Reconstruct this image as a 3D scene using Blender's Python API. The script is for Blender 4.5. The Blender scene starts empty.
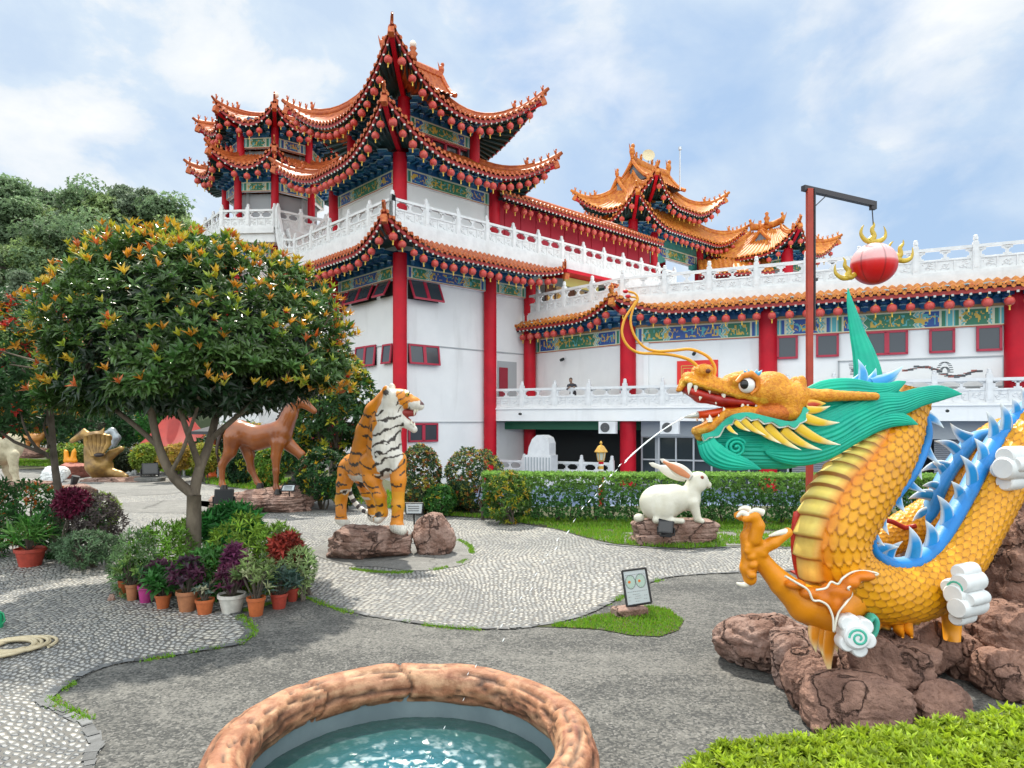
import bpy, math, random
import numpy as np
from mathutils import Vector, Matrix, noise as mnoise

# ------------------------------------------------------------------ camera, sky, sun
F, CX, HY, CH = 680.0, 512.0, 421.0, 1.7
scene = bpy.context.scene
COL = scene.collection
cam_d = bpy.data.cameras.new('camera')
cam = bpy.data.objects.new('camera', cam_d)
COL.objects.link(cam)
cam.location = (0, 0, CH)
cam.rotation_euler = (math.pi / 2, 0, 0)
cam_d.sensor_width = 36.0
cam_d.lens = 36.0 * F / 1024.0
cam_d.shift_y = (HY - 384.0) / 1024.0
cam_d.clip_end = 3000
scene.camera = cam

SUN_EL, SUN_AZ = math.radians(60), math.radians(-14)     # azimuth from +Y (far side), towards -X
sun_dir = Vector((math.cos(SUN_EL) * math.sin(SUN_AZ), math.cos(SUN_EL) * math.cos(SUN_AZ), math.sin(SUN_EL)))
sl = bpy.data.lights.new('sun', 'SUN')
sl.energy = 4.3
sl.angle = math.radians(1.2)
sl.color = (1.0, 0.94, 0.82)
so = bpy.data.objects.new('sun', sl)
COL.objects.link(so)
so.rotation_euler = sun_dir.to_track_quat('Z', 'Y').to_euler()

scene.view_settings.view_transform = 'Standard'
scene.view_settings.look = 'None'
scene.view_settings.gamma = 1.0
scene.view_settings.exposure = 0.38
scene.cycles.use_denoising = True
scene.cycles.max_bounces = 6
scene.cycles.diffuse_bounces = 3
scene.cycles.glossy_bounces = 3
scene.cycles.transmission_bounces = 4
scene.cycles.transparent_max_bounces = 6
scene.cycles.caustics_reflective = False
scene.cycles.caustics_refractive = False

world = bpy.data.worlds.new('World')
scene.world = world
world.use_nodes = True
def build_world():
    nt = world.node_tree
    N, L = nt.nodes, nt.links
    N.clear()
    out = N.new('ShaderNodeOutputWorld')
    bg = N.new('ShaderNodeBackground')
    bg.inputs['Strength'].default_value = 0.12
    sky = N.new('ShaderNodeTexSky')
    sky.sky_type = 'NISHITA'
    sky.sun_disc = False
    sky.sun_elevation = SUN_EL
    sky.sun_rotation = SUN_AZ
    sky.air_density = 1.2
    sky.dust_density = 1.5
    tc = N.new('ShaderNodeTexCoord')
    sep = N.new('ShaderNodeSeparateXYZ')
    L.new(tc.outputs['Generated'], sep.inputs[0])
    def math_(op, a, b=None, clamp=False):
        n = N.new('ShaderNodeMath'); n.operation = op; n.use_clamp = clamp
        for i, x in enumerate((a, b)):
            if x is None: continue
            if isinstance(x, (int, float)): n.inputs[i].default_value = x
            else: L.new(x, n.inputs[i])
        return n.outputs[0]
    z = sep.outputs['Z']
    den = math_('ADD', math_('MAXIMUM', z, 0.0), 0.35)
    comb = N.new('ShaderNodeCombineXYZ')
    L.new(math_('MULTIPLY', sep.outputs['X'], 1.25), comb.inputs[0])
    L.new(sep.outputs['Y'], comb.inputs[1])
    L.new(math_('MULTIPLY', z, 1.9), comb.inputs[2])
    def noise(scale, detail, rough, dist=0.0, off=0.0):
        mp = N.new('ShaderNodeMapping'); mp.inputs['Location'].default_value = (off, off * 0.7, 0)
        L.new(comb.outputs[0], mp.inputs[0])
        n = N.new('ShaderNodeTexNoise')
        n.inputs['Scale'].default_value = scale
        n.inputs['Detail'].default_value = detail
        n.inputs['Roughness'].default_value = rough
        n.inputs['Distortion'].default_value = dist
        L.new(mp.outputs[0], n.inputs['Vector'])
        return n.outputs[0]
    big = noise(1.7, 3, 0.5, 0.2, 3.3)
    fine = noise(4.6, 11, 0.56, 0.25, 7.7)
    # left side cloudier
    mix = math_('ADD', math_('MULTIPLY', big, 0.75), math_('MULTIPLY', fine, 0.45))
    mix = math_('ADD', mix, math_('MULTIPLY', sep.outputs['X'], -0.09))
    def ramp(src, stops):
        r = N.new('ShaderNodeValToRGB')
        el = r.color_ramp.elements
        while len(el) < len(stops): el.new(0.5)
        for e, (p, c) in zip(el, stops):
            e.position = p; e.color = (*c, 1)
        L.new(src, r.inputs[0])
        return r.outputs[0]
    cover = ramp(mix, [(0.37, (0, 0, 0)), (0.53, (1, 1, 1))])
    thick = ramp(noise(3.4, 10, 0.58, 0.3, 1.9), [(0.38, (3.9, 4.8, 6.0)), (0.49, (4.5, 5.3, 6.2)), (0.54, (5.5, 5.9, 6.3)), (0.66, (6.4, 6.55, 6.7))])
    blue = N.new('ShaderNodeMix'); blue.data_type = 'RGBA'
    blue.inputs[0].default_value = 0.82
    L.new(sky.outputs[0], blue.inputs[6])
    blue.inputs[7].default_value = (2.8, 3.95, 5.6, 1)
    cm = N.new('ShaderNodeMix'); cm.data_type = 'RGBA'
    L.new(cover, cm.inputs[0]); L.new(blue.outputs[2], cm.inputs[6]); L.new(thick, cm.inputs[7])
    # unseen warm sky gain added overhead and behind the viewer to light the facades
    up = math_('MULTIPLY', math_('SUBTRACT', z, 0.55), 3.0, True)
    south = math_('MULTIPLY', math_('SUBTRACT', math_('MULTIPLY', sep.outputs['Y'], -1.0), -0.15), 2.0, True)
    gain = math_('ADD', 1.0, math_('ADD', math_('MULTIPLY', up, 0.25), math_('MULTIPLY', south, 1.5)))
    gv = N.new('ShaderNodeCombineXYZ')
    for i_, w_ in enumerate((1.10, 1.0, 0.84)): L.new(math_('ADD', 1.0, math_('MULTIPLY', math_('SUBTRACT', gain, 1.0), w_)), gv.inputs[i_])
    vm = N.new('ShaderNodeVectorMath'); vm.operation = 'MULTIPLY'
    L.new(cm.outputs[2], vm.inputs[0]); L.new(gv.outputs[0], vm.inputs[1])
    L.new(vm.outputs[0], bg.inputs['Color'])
    L.new(bg.outputs[0], out.inputs['Surface'])
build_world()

# ------------------------------------------------------------------ helpers
R = random.Random(7)
def V(*a): return Vector(a)
def at(px, py, D): return Vector(((px - CX) / F * D, D, CH + (HY - py) / F * D))
def gnd(px, py, z=0.0):
    D = (CH - z) * F / (py - HY)
    return Vector(((px - CX) / F * D, D, z))
def hit(px, P, d):
    """distance along the plan line P + t d at which it is seen in column px"""
    k = (px - CX) / F
    t = (k * P[1] - P[0]) / (d[0] - k * d[1])
    return t

def srgb(r, g, b):
    def c(x):
        x /= 255.0
        return x / 12.92 if x <= 0.04045 else ((x + 0.055) / 1.055) ** 2.4
    return (c(r), c(g), c(b))

MATS = {}
def mat(name, col=(0.5, 0.5, 0.5), rough=0.6, metal=0.0, col2=None, vscale=4.0, vlo=0.35, vhi=0.65, bump=0.0, bscale=30.0,
        attr=None, coat=0.0, spec=0.5, detail=5, alpha=None, trans=0.0, stretch=None, bdist=0.02, grime=0.0, twoside=None, ior=None):
    if name in MATS: return MATS[name]
    m = bpy.data.materials.new(name); MATS[name] = m
    m.use_nodes = True
    nt = m.node_tree; N, L = nt.nodes, nt.links
    b = N['Principled BSDF']
    b.inputs['Roughness'].default_value = rough
    b.inputs['Metallic'].default_value = metal
    b.inputs['Specular IOR Level'].default_value = spec
    b.inputs['Coat Weight'].default_value = coat
    b.inputs['Coat Roughness'].default_value = 0.15
    if ior: b.inputs['IOR'].default_value = ior
    if trans: b.inputs['Transmission Weight'].default_value = trans
    tc = N.new('ShaderNodeTexCoord')
    vec = tc.outputs['Object']
    if stretch:
        mp = N.new('ShaderNodeMapping'); mp.inputs['Scale'].default_value = stretch
        L.new(vec, mp.inputs[0]); vec = mp.outputs[0]
    src = None
    if attr:
        a = N.new('ShaderNodeAttribute'); a.attribute_name = attr
        src = a.outputs['Color']
    if col2 is not None:
        n = N.new('ShaderNodeTexNoise'); n.inputs['Scale'].default_value = vscale; n.inputs['Detail'].default_value = detail
        n.inputs['Roughness'].default_value = 0.6
        L.new(vec, n.inputs['Vector'])
        r = N.new('ShaderNodeMapRange'); r.inputs['From Min'].default_value = vlo; r.inputs['From Max'].default_value = vhi
        L.new(n.outputs[0], r.inputs[0])
        x = N.new('ShaderNodeMix'); x.data_type = 'RGBA'
        L.new(r.outputs[0], x.inputs[0])
        if src is not None:
            x.blend_type = 'MULTIPLY'
            L.new(src, x.inputs[6]); x.inputs[7].default_value = (*col2, 1)
        else:
            x.inputs[6].default_value = (*col, 1); x.inputs[7].default_value = (*col2, 1)
        src = x.outputs[2]
    if grime:
        n = N.new('ShaderNodeTexNoise'); n.inputs['Scale'].default_value = 0.6; n.inputs['Detail'].default_value = 8
        mp = N.new('ShaderNodeMapping'); mp.inputs['Scale'].default_value = (2.2, 2.2, 0.35)
        L.new(tc.outputs['Object'], mp.inputs[0]); L.new(mp.outputs[0], n.inputs['Vector'])
        r = N.new('ShaderNodeMapRange'); r.inputs['From Min'].default_value = 0.58; r.inputs['From Max'].default_value = 0.8
        r.inputs['To Max'].default_value = grime
        L.new(n.outputs[0], r.inputs[0])
        x = N.new('ShaderNodeMix'); x.data_type = 'RGBA'; L.new(r.outputs[0], x.inputs[0])
        if src is not None: L.new(src, x.inputs[6])
        else: x.inputs[6].default_value = (*col, 1)
        x.inputs[7].default_value = (0.22, 0.2, 0.17, 1)
        src = x.outputs[2]
    if src is not None: L.new(src, b.inputs['Base Color'])
    else: b.inputs['Base Color'].default_value = (*col, 1)
    if bump:
        n = N.new('ShaderNodeTexNoise'); n.inputs['Scale'].default_value = bscale; n.inputs['Detail'].default_value = 6
        n.inputs['Roughness'].default_value = 0.62
        L.new(vec, n.inputs['Vector'])
        bp = N.new('ShaderNodeBump'); bp.inputs['Strength'].default_value = bump; bp.inputs['Distance'].default_value = bdist
        L.new(n.outputs[0], bp.inputs['Height']); L.new(bp.outputs[0], b.inputs['Normal'])
    if alpha is not None: b.inputs['Alpha'].default_value = alpha
    if twoside is not None:      # leaf translucency
        t = N.new('ShaderNodeBsdfTranslucent')
        if src is not None: L.new(src, t.inputs[0])
        else: t.inputs[0].default_value = (*col, 1)
        ms = N.new('ShaderNodeMixShader'); ms.inputs[0].default_value = twoside
        L.new(b.outputs[0], ms.inputs[1]); L.new(t.outputs[0], ms.inputs[2])
        L.new(ms.outputs[0], N['Material Output'].inputs[0])
    return m

ORG = {}
def tag(o, label=None, cat=None, group=None, kind=None):
    if label:
        if len(label.split()) > 16 or len(label.split()) < 4: print('LABEL LEN', label)
        o['label'] = label
    if cat: o['category'] = cat
    if group: o['group'] = group
    if kind: o['kind'] = kind
    return o
def thing(name, label, cat, loc=(0, 0, 0), group=None, rz=0.0):
    o = bpy.data.objects.new(name, None); COL.objects.link(o)
    o.empty_display_size = 0.2
    o.location = loc; o.rotation_euler = (0, 0, rz)
    ORG[o.name] = Vector(loc)
    return tag(o, label, cat, group)
def kids(o):
    return [c for c in COL.objects if c.parent == o]
def dup(root, loc=None, rz=None, label=None, sc=None, children=None, group=None):
    """copy a thing with its parts and sub-parts"""
    r = root.copy(); COL.objects.link(r)
    if loc is not None: r.location = loc
    if rz is not None: r.rotation_euler = (0, 0, rz)
    if sc is not None: r.scale = (sc, sc, sc) if isinstance(sc, (int, float)) else sc
    if label: tag(r, label)
    if group: r['group'] = group
    for c, gs in (children if children is not None else tree_of(root)):
        k = c.copy(); COL.objects.link(k); k.parent = r
        for g in gs:
            q = g.copy(); COL.objects.link(q); q.parent = k
    return r
def tree_of(root):
    return [(c, list(c.children)) for c in root.children]

class MB:
    def __init__(s):
        s.v = []; s.n = 0; s.q = []; s.t = []; s.qm = []; s.tm = []; s.c = []; s.hc = False
    def verts(s, P, col=None):
        P = np.asarray(P, dtype=np.float32).reshape(-1, 3)
        b = s.n; s.v.append(P); s.n += len(P)
        if col is None: C = np.ones((len(P), 3), np.float32)
        else:
            s.hc = True
            C = np.asarray(col, np.float32)
            C = np.broadcast_to(C, (len(P), 3)) if C.ndim == 1 else C.reshape(-1, 3)
        s.c.append(C)
        return b
    def quads(s, Q, m=0):
        Q = np.asarray(Q, np.int32).reshape(-1, 4); s.q.append(Q); s.qm.append(np.full(len(Q), m, np.int32))
    def tris(s, T, m=0):
        T = np.asarray(T, np.int32).reshape(-1, 3); s.t.append(T); s.tm.append(np.full(len(T), m, np.int32))
    def poly(s, P, m=0, col=None):     # convex fan
        b = s.verts(P, col); k = len(P)
        if k == 4: s.quads([[b, b + 1, b + 2, b + 3]], m)
        else: s.tris([[b, b + i, b + i + 1] for i in range(1, k - 1)], m)
    def grid(s, P, cu=False, cv=False, m=0, col=None, flip=False):
        P = np.asarray(P, np.float32); nu, nv = P.shape[:2]
        b = s.verts(P, None if col is None else (col if np.ndim(col) == 1 else np.asarray(col).reshape(-1, 3)))
        iu = np.arange(nu if cu else nu - 1); iv = np.arange(nv if cv else nv - 1)
        A, B = np.meshgrid(iu, iv, indexing='ij')
        A2, B2 = (A + 1) % nu, (B + 1) % nv
        Q = np.stack([A * nv + B, A2 * nv + B, A2 * nv + B2, A * nv + B2], -1).reshape(-1, 4) + b
        if flip: Q = Q[:, ::-1]
        s.quads(Q, m)
        return b
    def obox(s, c, ax, ay, az, m=0, col=None, taper=1.0):
        c, ax, ay, az = Vector(c), Vector(ax), Vector(ay), Vector(az)
        P = []
        for k in (-1, 1):
            f = 1.0 if k < 0 else taper
            for a, b in ((-1, -1), (1, -1), (1, 1), (-1, 1)):
                P.append(c + ax * a * f + ay * b * f + az * k)
        b = s.verts([tuple(p) for p in P], col)
        s.quads(np.array([[3, 2, 1, 0], [4, 5, 6, 7], [0, 1, 5, 4], [1, 2, 6, 5], [2, 3, 7, 6], [3, 0, 4, 7]]) + b, m)
    def box(s, c, size, rz=0.0, m=0, col=None, taper=1.0):
        ca, sa = math.cos(rz), math.sin(rz)
        s.obox(c, V(ca, sa, 0) * (size[0] / 2), V(-sa, ca, 0) * (size[1] / 2), V(0, 0, size[2] / 2), m, col, taper)
    def tube(s, pts, rad, n=8, m=0, cap=True, col=None, flat=None, fold=None, up=None, twist=0.0):
        """swept tube; rad number or list; flat = (a,b) section scale"""
        pts = [Vector(p) for p in pts]; k = len(pts)
        if isinstance(rad, (int, float)): rad = [rad] * k
        T = []
        for i in range(k):
            a = pts[max(i - 1, 0)]; b = pts[min(i + 1, k - 1)]
            d = (b - a); T.append(d.normalized() if d.length > 1e-9 else V(0, 0, 1))
        u0 = Vector(up) if up else (V(0, 0, 1) if abs(T[0].z) < 0.9 else V(1, 0, 0))
        x = (u0 - T[0] * u0.dot(T[0])).normalized()
        rows = []
        for i in range(k):
            if i:
                x = (x - T[i] * x.dot(T[i]))
                x = x.normalized() if x.length > 1e-6 else T[i].orthogonal().normalized()
            y = T[i].cross(x)
            fa, fb = flat if flat else (1, 1)
            row = []
            for j in range(n):
                a = 2 * math.pi * j / n + twist * i
                rr = rad[i] * (1 + (fold[1] * math.cos(fold[0] * a) if fold else 0))
                row.append(tuple(pts[i] + x * (rr * fa * math.cos(a)) + y * (rr * fb * math.sin(a))))
            rows.append(row)
        cc = None
        if col is not None:
            cc = np.asarray(col, np.float32)
            if cc.ndim == 2: cc = np.repeat(cc[:, None, :], n, 1)
        b = s.grid(rows, cv=True, m=m, col=cc)
        if cap:
            for i in (0, k - 1):
                cb = s.verts([tuple(pts[i])], None if cc is None else (cc if cc.ndim == 1 else cc[i, 0]))
                idx = [b + i * n + j for j in range(n)]
                for j in range(n):
                    a, c2 = idx[j], idx[(j + 1) % n]
                    s.tris([[cb, c2, a] if i == 0 else [cb, a, c2]], m)
        return b
    def lathe(s, prof, c=(0, 0, 0), n=16, m=0, col=None, sx=1.0, sy=1.0):
        a = np.arange(n) * 2 * math.pi / n
        P = np.zeros((len(prof), n, 3), np.float32)
        for i, (r, z) in enumerate(prof):
            P[i, :, 0] = c[0] + r * sx * np.cos(a); P[i, :, 1] = c[1] + r * sy * np.sin(a); P[i, :, 2] = c[2] + z
        cc = None
        if col is not None:
            cc = np.asarray(col, np.float32)
            if cc.ndim == 2: cc = np.repeat(cc[:, None, :], n, 1)
        return s.grid(P, cv=True, m=m, col=cc, flip=True)
    def ell(s, c, r, n=12, k=8, m=0, rot=None, col=None):
        th = np.linspace(0, math.pi, k); ph = np.arange(n) * 2 * math.pi / n
        P = np.zeros((k, n, 3))
        P[..., 0] = np.sin(th)[:, None] * np.cos(ph) * r[0]
        P[..., 1] = np.sin(th)[:, None] * np.sin(ph) * r[1]
        P[..., 2] = np.cos(th)[:, None] * r[2]
        if rot is not None: P = P @ np.array(rot.to_3x3() if hasattr(rot, 'to_3x3') else rot).T
        s.grid(P + np.array(c), cv=True, m=m, col=col)
    def sheet(s, pts, z, m=0):   # flat n-gon triangulated by ear clipping (mathutils)
        from mathutils.geometry import tessellate_polygon
        P = [(p[0], p[1], z) for p in pts]
        b = s.verts(P)
        T = tessellate_polygon([[Vector(p) for p in P]])
        out = []
        for t in T:
            a, c, d = (Vector(P[i]) for i in t)
            out.append([b + i for i in (t if (c - a).cross(d - a).z > 0 else t[::-1])])
        s.tris(out, m)
    def build(s, name, mats, parent=None, smooth=False, loc=None, angle=None):
        me = bpy.data.meshes.new(name)
        P = np.concatenate(s.v) if s.v else np.zeros((0, 3), np.float32)
        org = ORG.get(parent.name, V(0, 0, 0)) if parent is not None else Vector(loc if loc is not None else (0, 0, 0))
        P = P - np.array(org, np.float32)
        C = np.concatenate(s.c)
        nq = sum(len(x) for x in s.q); ntr = sum(len(x) for x in s.t)
        Q = np.concatenate(s.q) if nq else np.zeros((0, 4), np.int32)
        T = np.concatenate(s.t) if ntr else np.zeros((0, 3), np.int32)
        me.vertices.add(len(P)); me.vertices.foreach_set('co', P.ravel().astype(np.float32))
        me.loops.add(nq * 4 + ntr * 3)
        me.loops.foreach_set('vertex_index', np.concatenate([Q.ravel(), T.ravel()]).astype(np.int32))
        me.polygons.add(nq + ntr)
        ls = np.concatenate([np.arange(nq) * 4, nq * 4 + np.arange(ntr) * 3]).astype(np.int32)
        me.polygons.foreach_set('loop_start', ls)
        try: me.polygons.foreach_set('loop_total', np.concatenate([np.full(nq, 4), np.full(ntr, 3)]).astype(np.int32))
        except Exception: pass
        mi = np.concatenate(s.qm + s.tm).astype(np.int32) if (s.qm or s.tm) else np.zeros(0, np.int32)
        me.polygons.foreach_set('material_index', mi)
        me.polygons.foreach_set('use_smooth', np.full(nq + ntr, bool(smooth)))
        if s.hc:
            at_ = me.color_attributes.new('Col', 'FLOAT_COLOR', 'POINT')
            at_.data.foreach_set('color', np.concatenate([C, np.ones((len(C), 1), np.float32)], 1).ravel())
        for mm in (mats if isinstance(mats, (list, tuple)) else [mats]): me.materials.append(mm)
        me.update(calc_edges=True); me.validate()
        if smooth and angle:
            try: me.set_sharp_from_angle(angle=angle)
            except Exception: pass
        o = bpy.data.objects.new(name, me); COL.objects.link(o)
        if parent is not None:
            o.parent = parent; ORG[o.name] = org
        else:
            o.location = org; ORG[o.name] = org
        return o

def spline(pts, n):
    """Catmull-Rom through pts (any dimension)"""
    P = np.array(pts, float); k = len(P)
    out = []
    for t in np.linspace(0, k - 1, n):
        i = min(int(t), k - 2); f = t - i
        p0 = P[max(i - 1, 0)]; p1 = P[i]; p2 = P[i + 1]; p3 = P[min(i + 2, k - 1)]
        out.append(0.5 * ((2 * p1) + (-p0 + p2) * f + (2 * p0 - 5 * p1 + 4 * p2 - p3) * f * f + (-p0 + 3 * p1 - 3 * p2 + p3) * f ** 3))
    return np.array(out)

# signed-distance sculpting: smooth union of ellipsoids and tapered capsules, surface nets
def sdf_mesh(prims, h, k=0.05, pad=0.08, disp=None):
    """prims: ('e', c, r[, R]) | ('c', a, ra, b, rb) ; optional dict(k=..) last; ('-e', ...) subtracts"""
    lo = np.full(3, 1e9); hi = np.full(3, -1e9)
    for p in prims:
        if p[0] == 'e': r = max(p[2]); lo = np.minimum(lo, np.array(p[1]) - r); hi = np.maximum(hi, np.array(p[1]) + r)
        elif p[0] == 'c':
            for q, r in ((p[1], p[2]), (p[3], p[4])): lo = np.minimum(lo, np.array(q) - r); hi = np.maximum(hi, np.array(q) + r)
    lo -= pad; hi += pad
    n = np.ceil((hi - lo) / h).astype(int) + 1
    ax = [lo[i] + h * np.arange(n[i]) for i in range(3)]
    G = np.full(n, 1.0, np.float32)
    def box_of(c0, c1):
        s = []
        for i in range(3):
            a = max(0, int((c0[i] - lo[i]) / h)); b = min(n[i], int((c1[i] - lo[i]) / h) + 2)
            s.append(slice(a, b))
        return tuple(s)
    for p in prims:
        kk = k
        if isinstance(p[-1], dict): kk = p[-1].get('k', k)
        if p[0] in ('e', '-e'):
            c = np.array(p[1], float); r = np.array(p[2], float); rm = r.max() + kk * 1.5 + 3 * h
            sl = box_of(c - rm, c + rm)
            X, Y, Z = np.meshgrid(ax[0][sl[0]] - c[0], ax[1][sl[1]] - c[1], ax[2][sl[2]] - c[2], indexing='ij')
            if len(p) > 3 and not isinstance(p[3], dict):
                M = np.array(p[3].to_3x3()).T
                X, Y, Z = (M[i, 0] * X + M[i, 1] * Y + M[i, 2] * Z for i in range(3))
            q = np.sqrt((X / r[0]) ** 2 + (Y / r[1]) ** 2 + (Z / r[2]) ** 2)
            g = np.sqrt((X / r[0] ** 2) ** 2 + (Y / r[1] ** 2) ** 2 + (Z / r[2] ** 2) ** 2) + 1e-9
            d = np.where(q < 0.3, -r.min() * (1 - q), q * (q - 1) / g)
        else:
            a = np.array(p[1], float); b = np.array(p[3], float); ra, rb = p[2], p[4]
            rm = max(ra, rb) + kk * 1.5 + 3 * h
            sl = box_of(np.minimum(a, b) - rm, np.maximum(a, b) + rm)
            X, Y, Z = np.meshgrid(ax[0][sl[0]] - a[0], ax[1][sl[1]] - a[1], ax[2][sl[2]] - a[2], indexing='ij')
            ab = b - a; l2 = (ab ** 2).sum() + 1e-12
            t = np.clip((X * ab[0] + Y * ab[1] + Z * ab[2]) / l2, 0, 1)
            d = np.sqrt((X - t * ab[0]) ** 2 + (Y - t * ab[1]) ** 2 + (Z - t * ab[2]) ** 2) - (ra + (rb - ra) * t)
        g0 = G[sl]
        if p[0] == '-e':
            d = -d
            hh = np.clip(kk - np.abs(g0 - d), 0, None) / max(kk, 1e-6)
            G[sl] = np.maximum(g0, d) + hh * hh * kk * 0.25
        else:
            hh = np.clip(kk - np.abs(g0 - d), 0, None) / max(kk, 1e-6)
            G[sl] = np.minimum(g0, d) - hh * hh * kk * 0.25
    if disp is not None:
        X, Y, Z = np.meshgrid(*ax, indexing='ij')
        near = np.abs(G) < 6 * h
        G[near] += disp(X[near], Y[near], Z[near])
    # surface nets
    S = G < 0
    cs = np.zeros(tuple(n - 1), int)
    acc = np.zeros(tuple(n - 1) + (3,), np.float32); cnt = np.zeros(tuple(n - 1), np.float32)
    corner = [(i, j, l) for i in (0, 1) for j in (0, 1) for l in (0, 1)]
    sub = lambda A, o: A[o[0]:A.shape[0] - 1 + o[0], o[1]:A.shape[1] - 1 + o[1], o[2]:A.shape[2] - 1 + o[2]]
    for o in corner: cs += sub(S, o)
    act = (cs > 0) & (cs < 8)
    ii = np.argwhere(act)
    I = ii[:, 0], ii[:, 1], ii[:, 2]
    acc = np.zeros((len(ii), 3)); cnt = np.zeros(len(ii))
    for a in range(3):
        for o in corner:
            if o[a]: continue
            o2 = list(o); o2[a] = 1
            g1 = G[I[0] + o[0], I[1] + o[1], I[2] + o[2]]; g2 = G[I[0] + o2[0], I[1] + o2[1], I[2] + o2[2]]
            m_ = (g1 < 0) != (g2 < 0)
            t = np.where(m_, g1 / np.where(m_, g1 - g2, 1), 0)
            pt = np.tile(np.array(o, float), (len(ii), 1)); pt[:, a] = t
            acc += pt * m_[:, None]; cnt += m_
    Pv = (ii + acc / np.maximum(cnt, 1)[:, None]) * h + lo
    idx = np.full(tuple(n - 1), -1, np.int64); idx[I] = np.arange(len(ii))
    quads = []
    for a in range(3):
        b, c = (a + 1) % 3, (a + 2) % 3
        sh = [slice(None)] * 3; sh2 = [slice(None)] * 3
        sh[a] = slice(0, -1); sh2[a] = slice(1, None)
        e = S[tuple(sh)] != S[tuple(sh2)]
        s1 = S[tuple(sh)]
        E = np.argwhere(e)
        E = E[(E[:, b] > 0) & (E[:, c] > 0) & (E[:, b] < n[b] - 1) & (E[:, c] < n[c] - 1)]
        if not len(E): continue
        def g(db, dc):
            q = E.copy(); q[:, b] -= db; q[:, c] -= dc
            return idx[q[:, 0], q[:, 1], q[:, 2]]
        Q = np.stack([g(1, 1), g(0, 1), g(0, 0), g(1, 0)], 1)
        ins = s1[E[:, 0], E[:, 1], E[:, 2]]
        Q[~ins] = Q[~ins][:, ::-1]
        quads.append(Q)
    Q = np.concatenate(quads); Q = Q[(Q >= 0).all(1)]
    # two rounds of light smoothing
    nb = np.zeros_like(Pv); nc = np.zeros(len(Pv))
    for _ in range(2):
        nb[:] = 0; nc[:] = 0
        for x, y in ((0, 1), (1, 2), (2, 3), (3, 0)):
            np.add.at(nb, Q[:, x], Pv[Q[:, y]]); np.add.at(nc, Q[:, x], 1)
            np.add.at(nb, Q[:, y], Pv[Q[:, x]]); np.add.at(nc, Q[:, y], 1)
        Pv = Pv * 0.5 + 0.5 * nb / np.maximum(nc, 1)[:, None]
    return Pv.astype(np.float32), Q
def vnormals(P, Q):
    n = np.cross(P[Q[:, 2]] - P[Q[:, 0]], P[Q[:, 3]] - P[Q[:, 1]])
    N_ = np.zeros_like(P)
    for i in range(4): np.add.at(N_, Q[:, i], n)
    return N_ / (np.linalg.norm(N_, axis=1, keepdims=True) + 1e-9)
def add_sculpt(mb, prims, h, k=0.05, disp=None, colf=None, m=0):
    P, Q = sdf_mesh(prims, h, k, disp=disp)
    c = colf(P, vnormals(P, Q)) if colf is not None else None
    b = mb.verts(P, c); mb.quads(Q + b, m)
    return P, Q

# cheap vectorised value noise
_rs = np.random.RandomState(3); _T = _rs.rand(64, 64, 64).astype(np.float32)
def vnoise(x, y, z):
    x, y, z = np.asarray(x), np.asarray(y), np.asarray(z)
    xi, yi, zi = np.floor(x).astype(int), np.floor(y).astype(int), np.floor(z).astype(int)
    fx, fy, fz = x - xi, y - yi, z - zi
    fx, fy, fz = (f * f * (3 - 2 * f) for f in (fx, fy, fz))
    g = lambda a, b, c: _T[(xi + a) & 63, (yi + b) & 63, (zi + c) & 63]
    l = lambda a, b, t: a + (b - a) * t
    return l(l(l(g(0, 0, 0), g(1, 0, 0), fx), l(g(0, 1, 0), g(1, 1, 0), fx), fy),
             l(l(g(0, 0, 1), g(1, 0, 1), fx), l(g(0, 1, 1), g(1, 1, 1), fx), fy), fz)
def fbm(x, y, z, o=4):
    s = 0; a = 0.5
    for i in range(o):
        s = s + a * vnoise(x * 2 ** i + i * 7.3, y * 2 ** i + i * 3.1, z * 2 ** i + i * 5.7); a *= 0.5
    return s
ORD = ['nearest', 'second', 'third', 'fourth', 'fifth', 'sixth', 'seventh', 'eighth', 'ninth', 'tenth', 'eleventh', 'twelfth', 'thirteenth',
       'fourteenth', 'fifteenth', 'sixteenth', 'seventeenth', 'eighteenth', 'nineteenth', 'twentieth', 'twenty-first', 'twenty-second',
       'twenty-third', 'twenty-fourth', 'twenty-fifth', 'twenty-sixth', 'twenty-seventh', 'twenty-eighth', 'twenty-ninth', 'thirtieth',
       'thirty-first', 'thirty-second', 'thirty-third', 'thirty-fourth', 'thirty-fifth', 'thirty-sixth', 'thirty-seventh', 'thirty-eighth']
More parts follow.
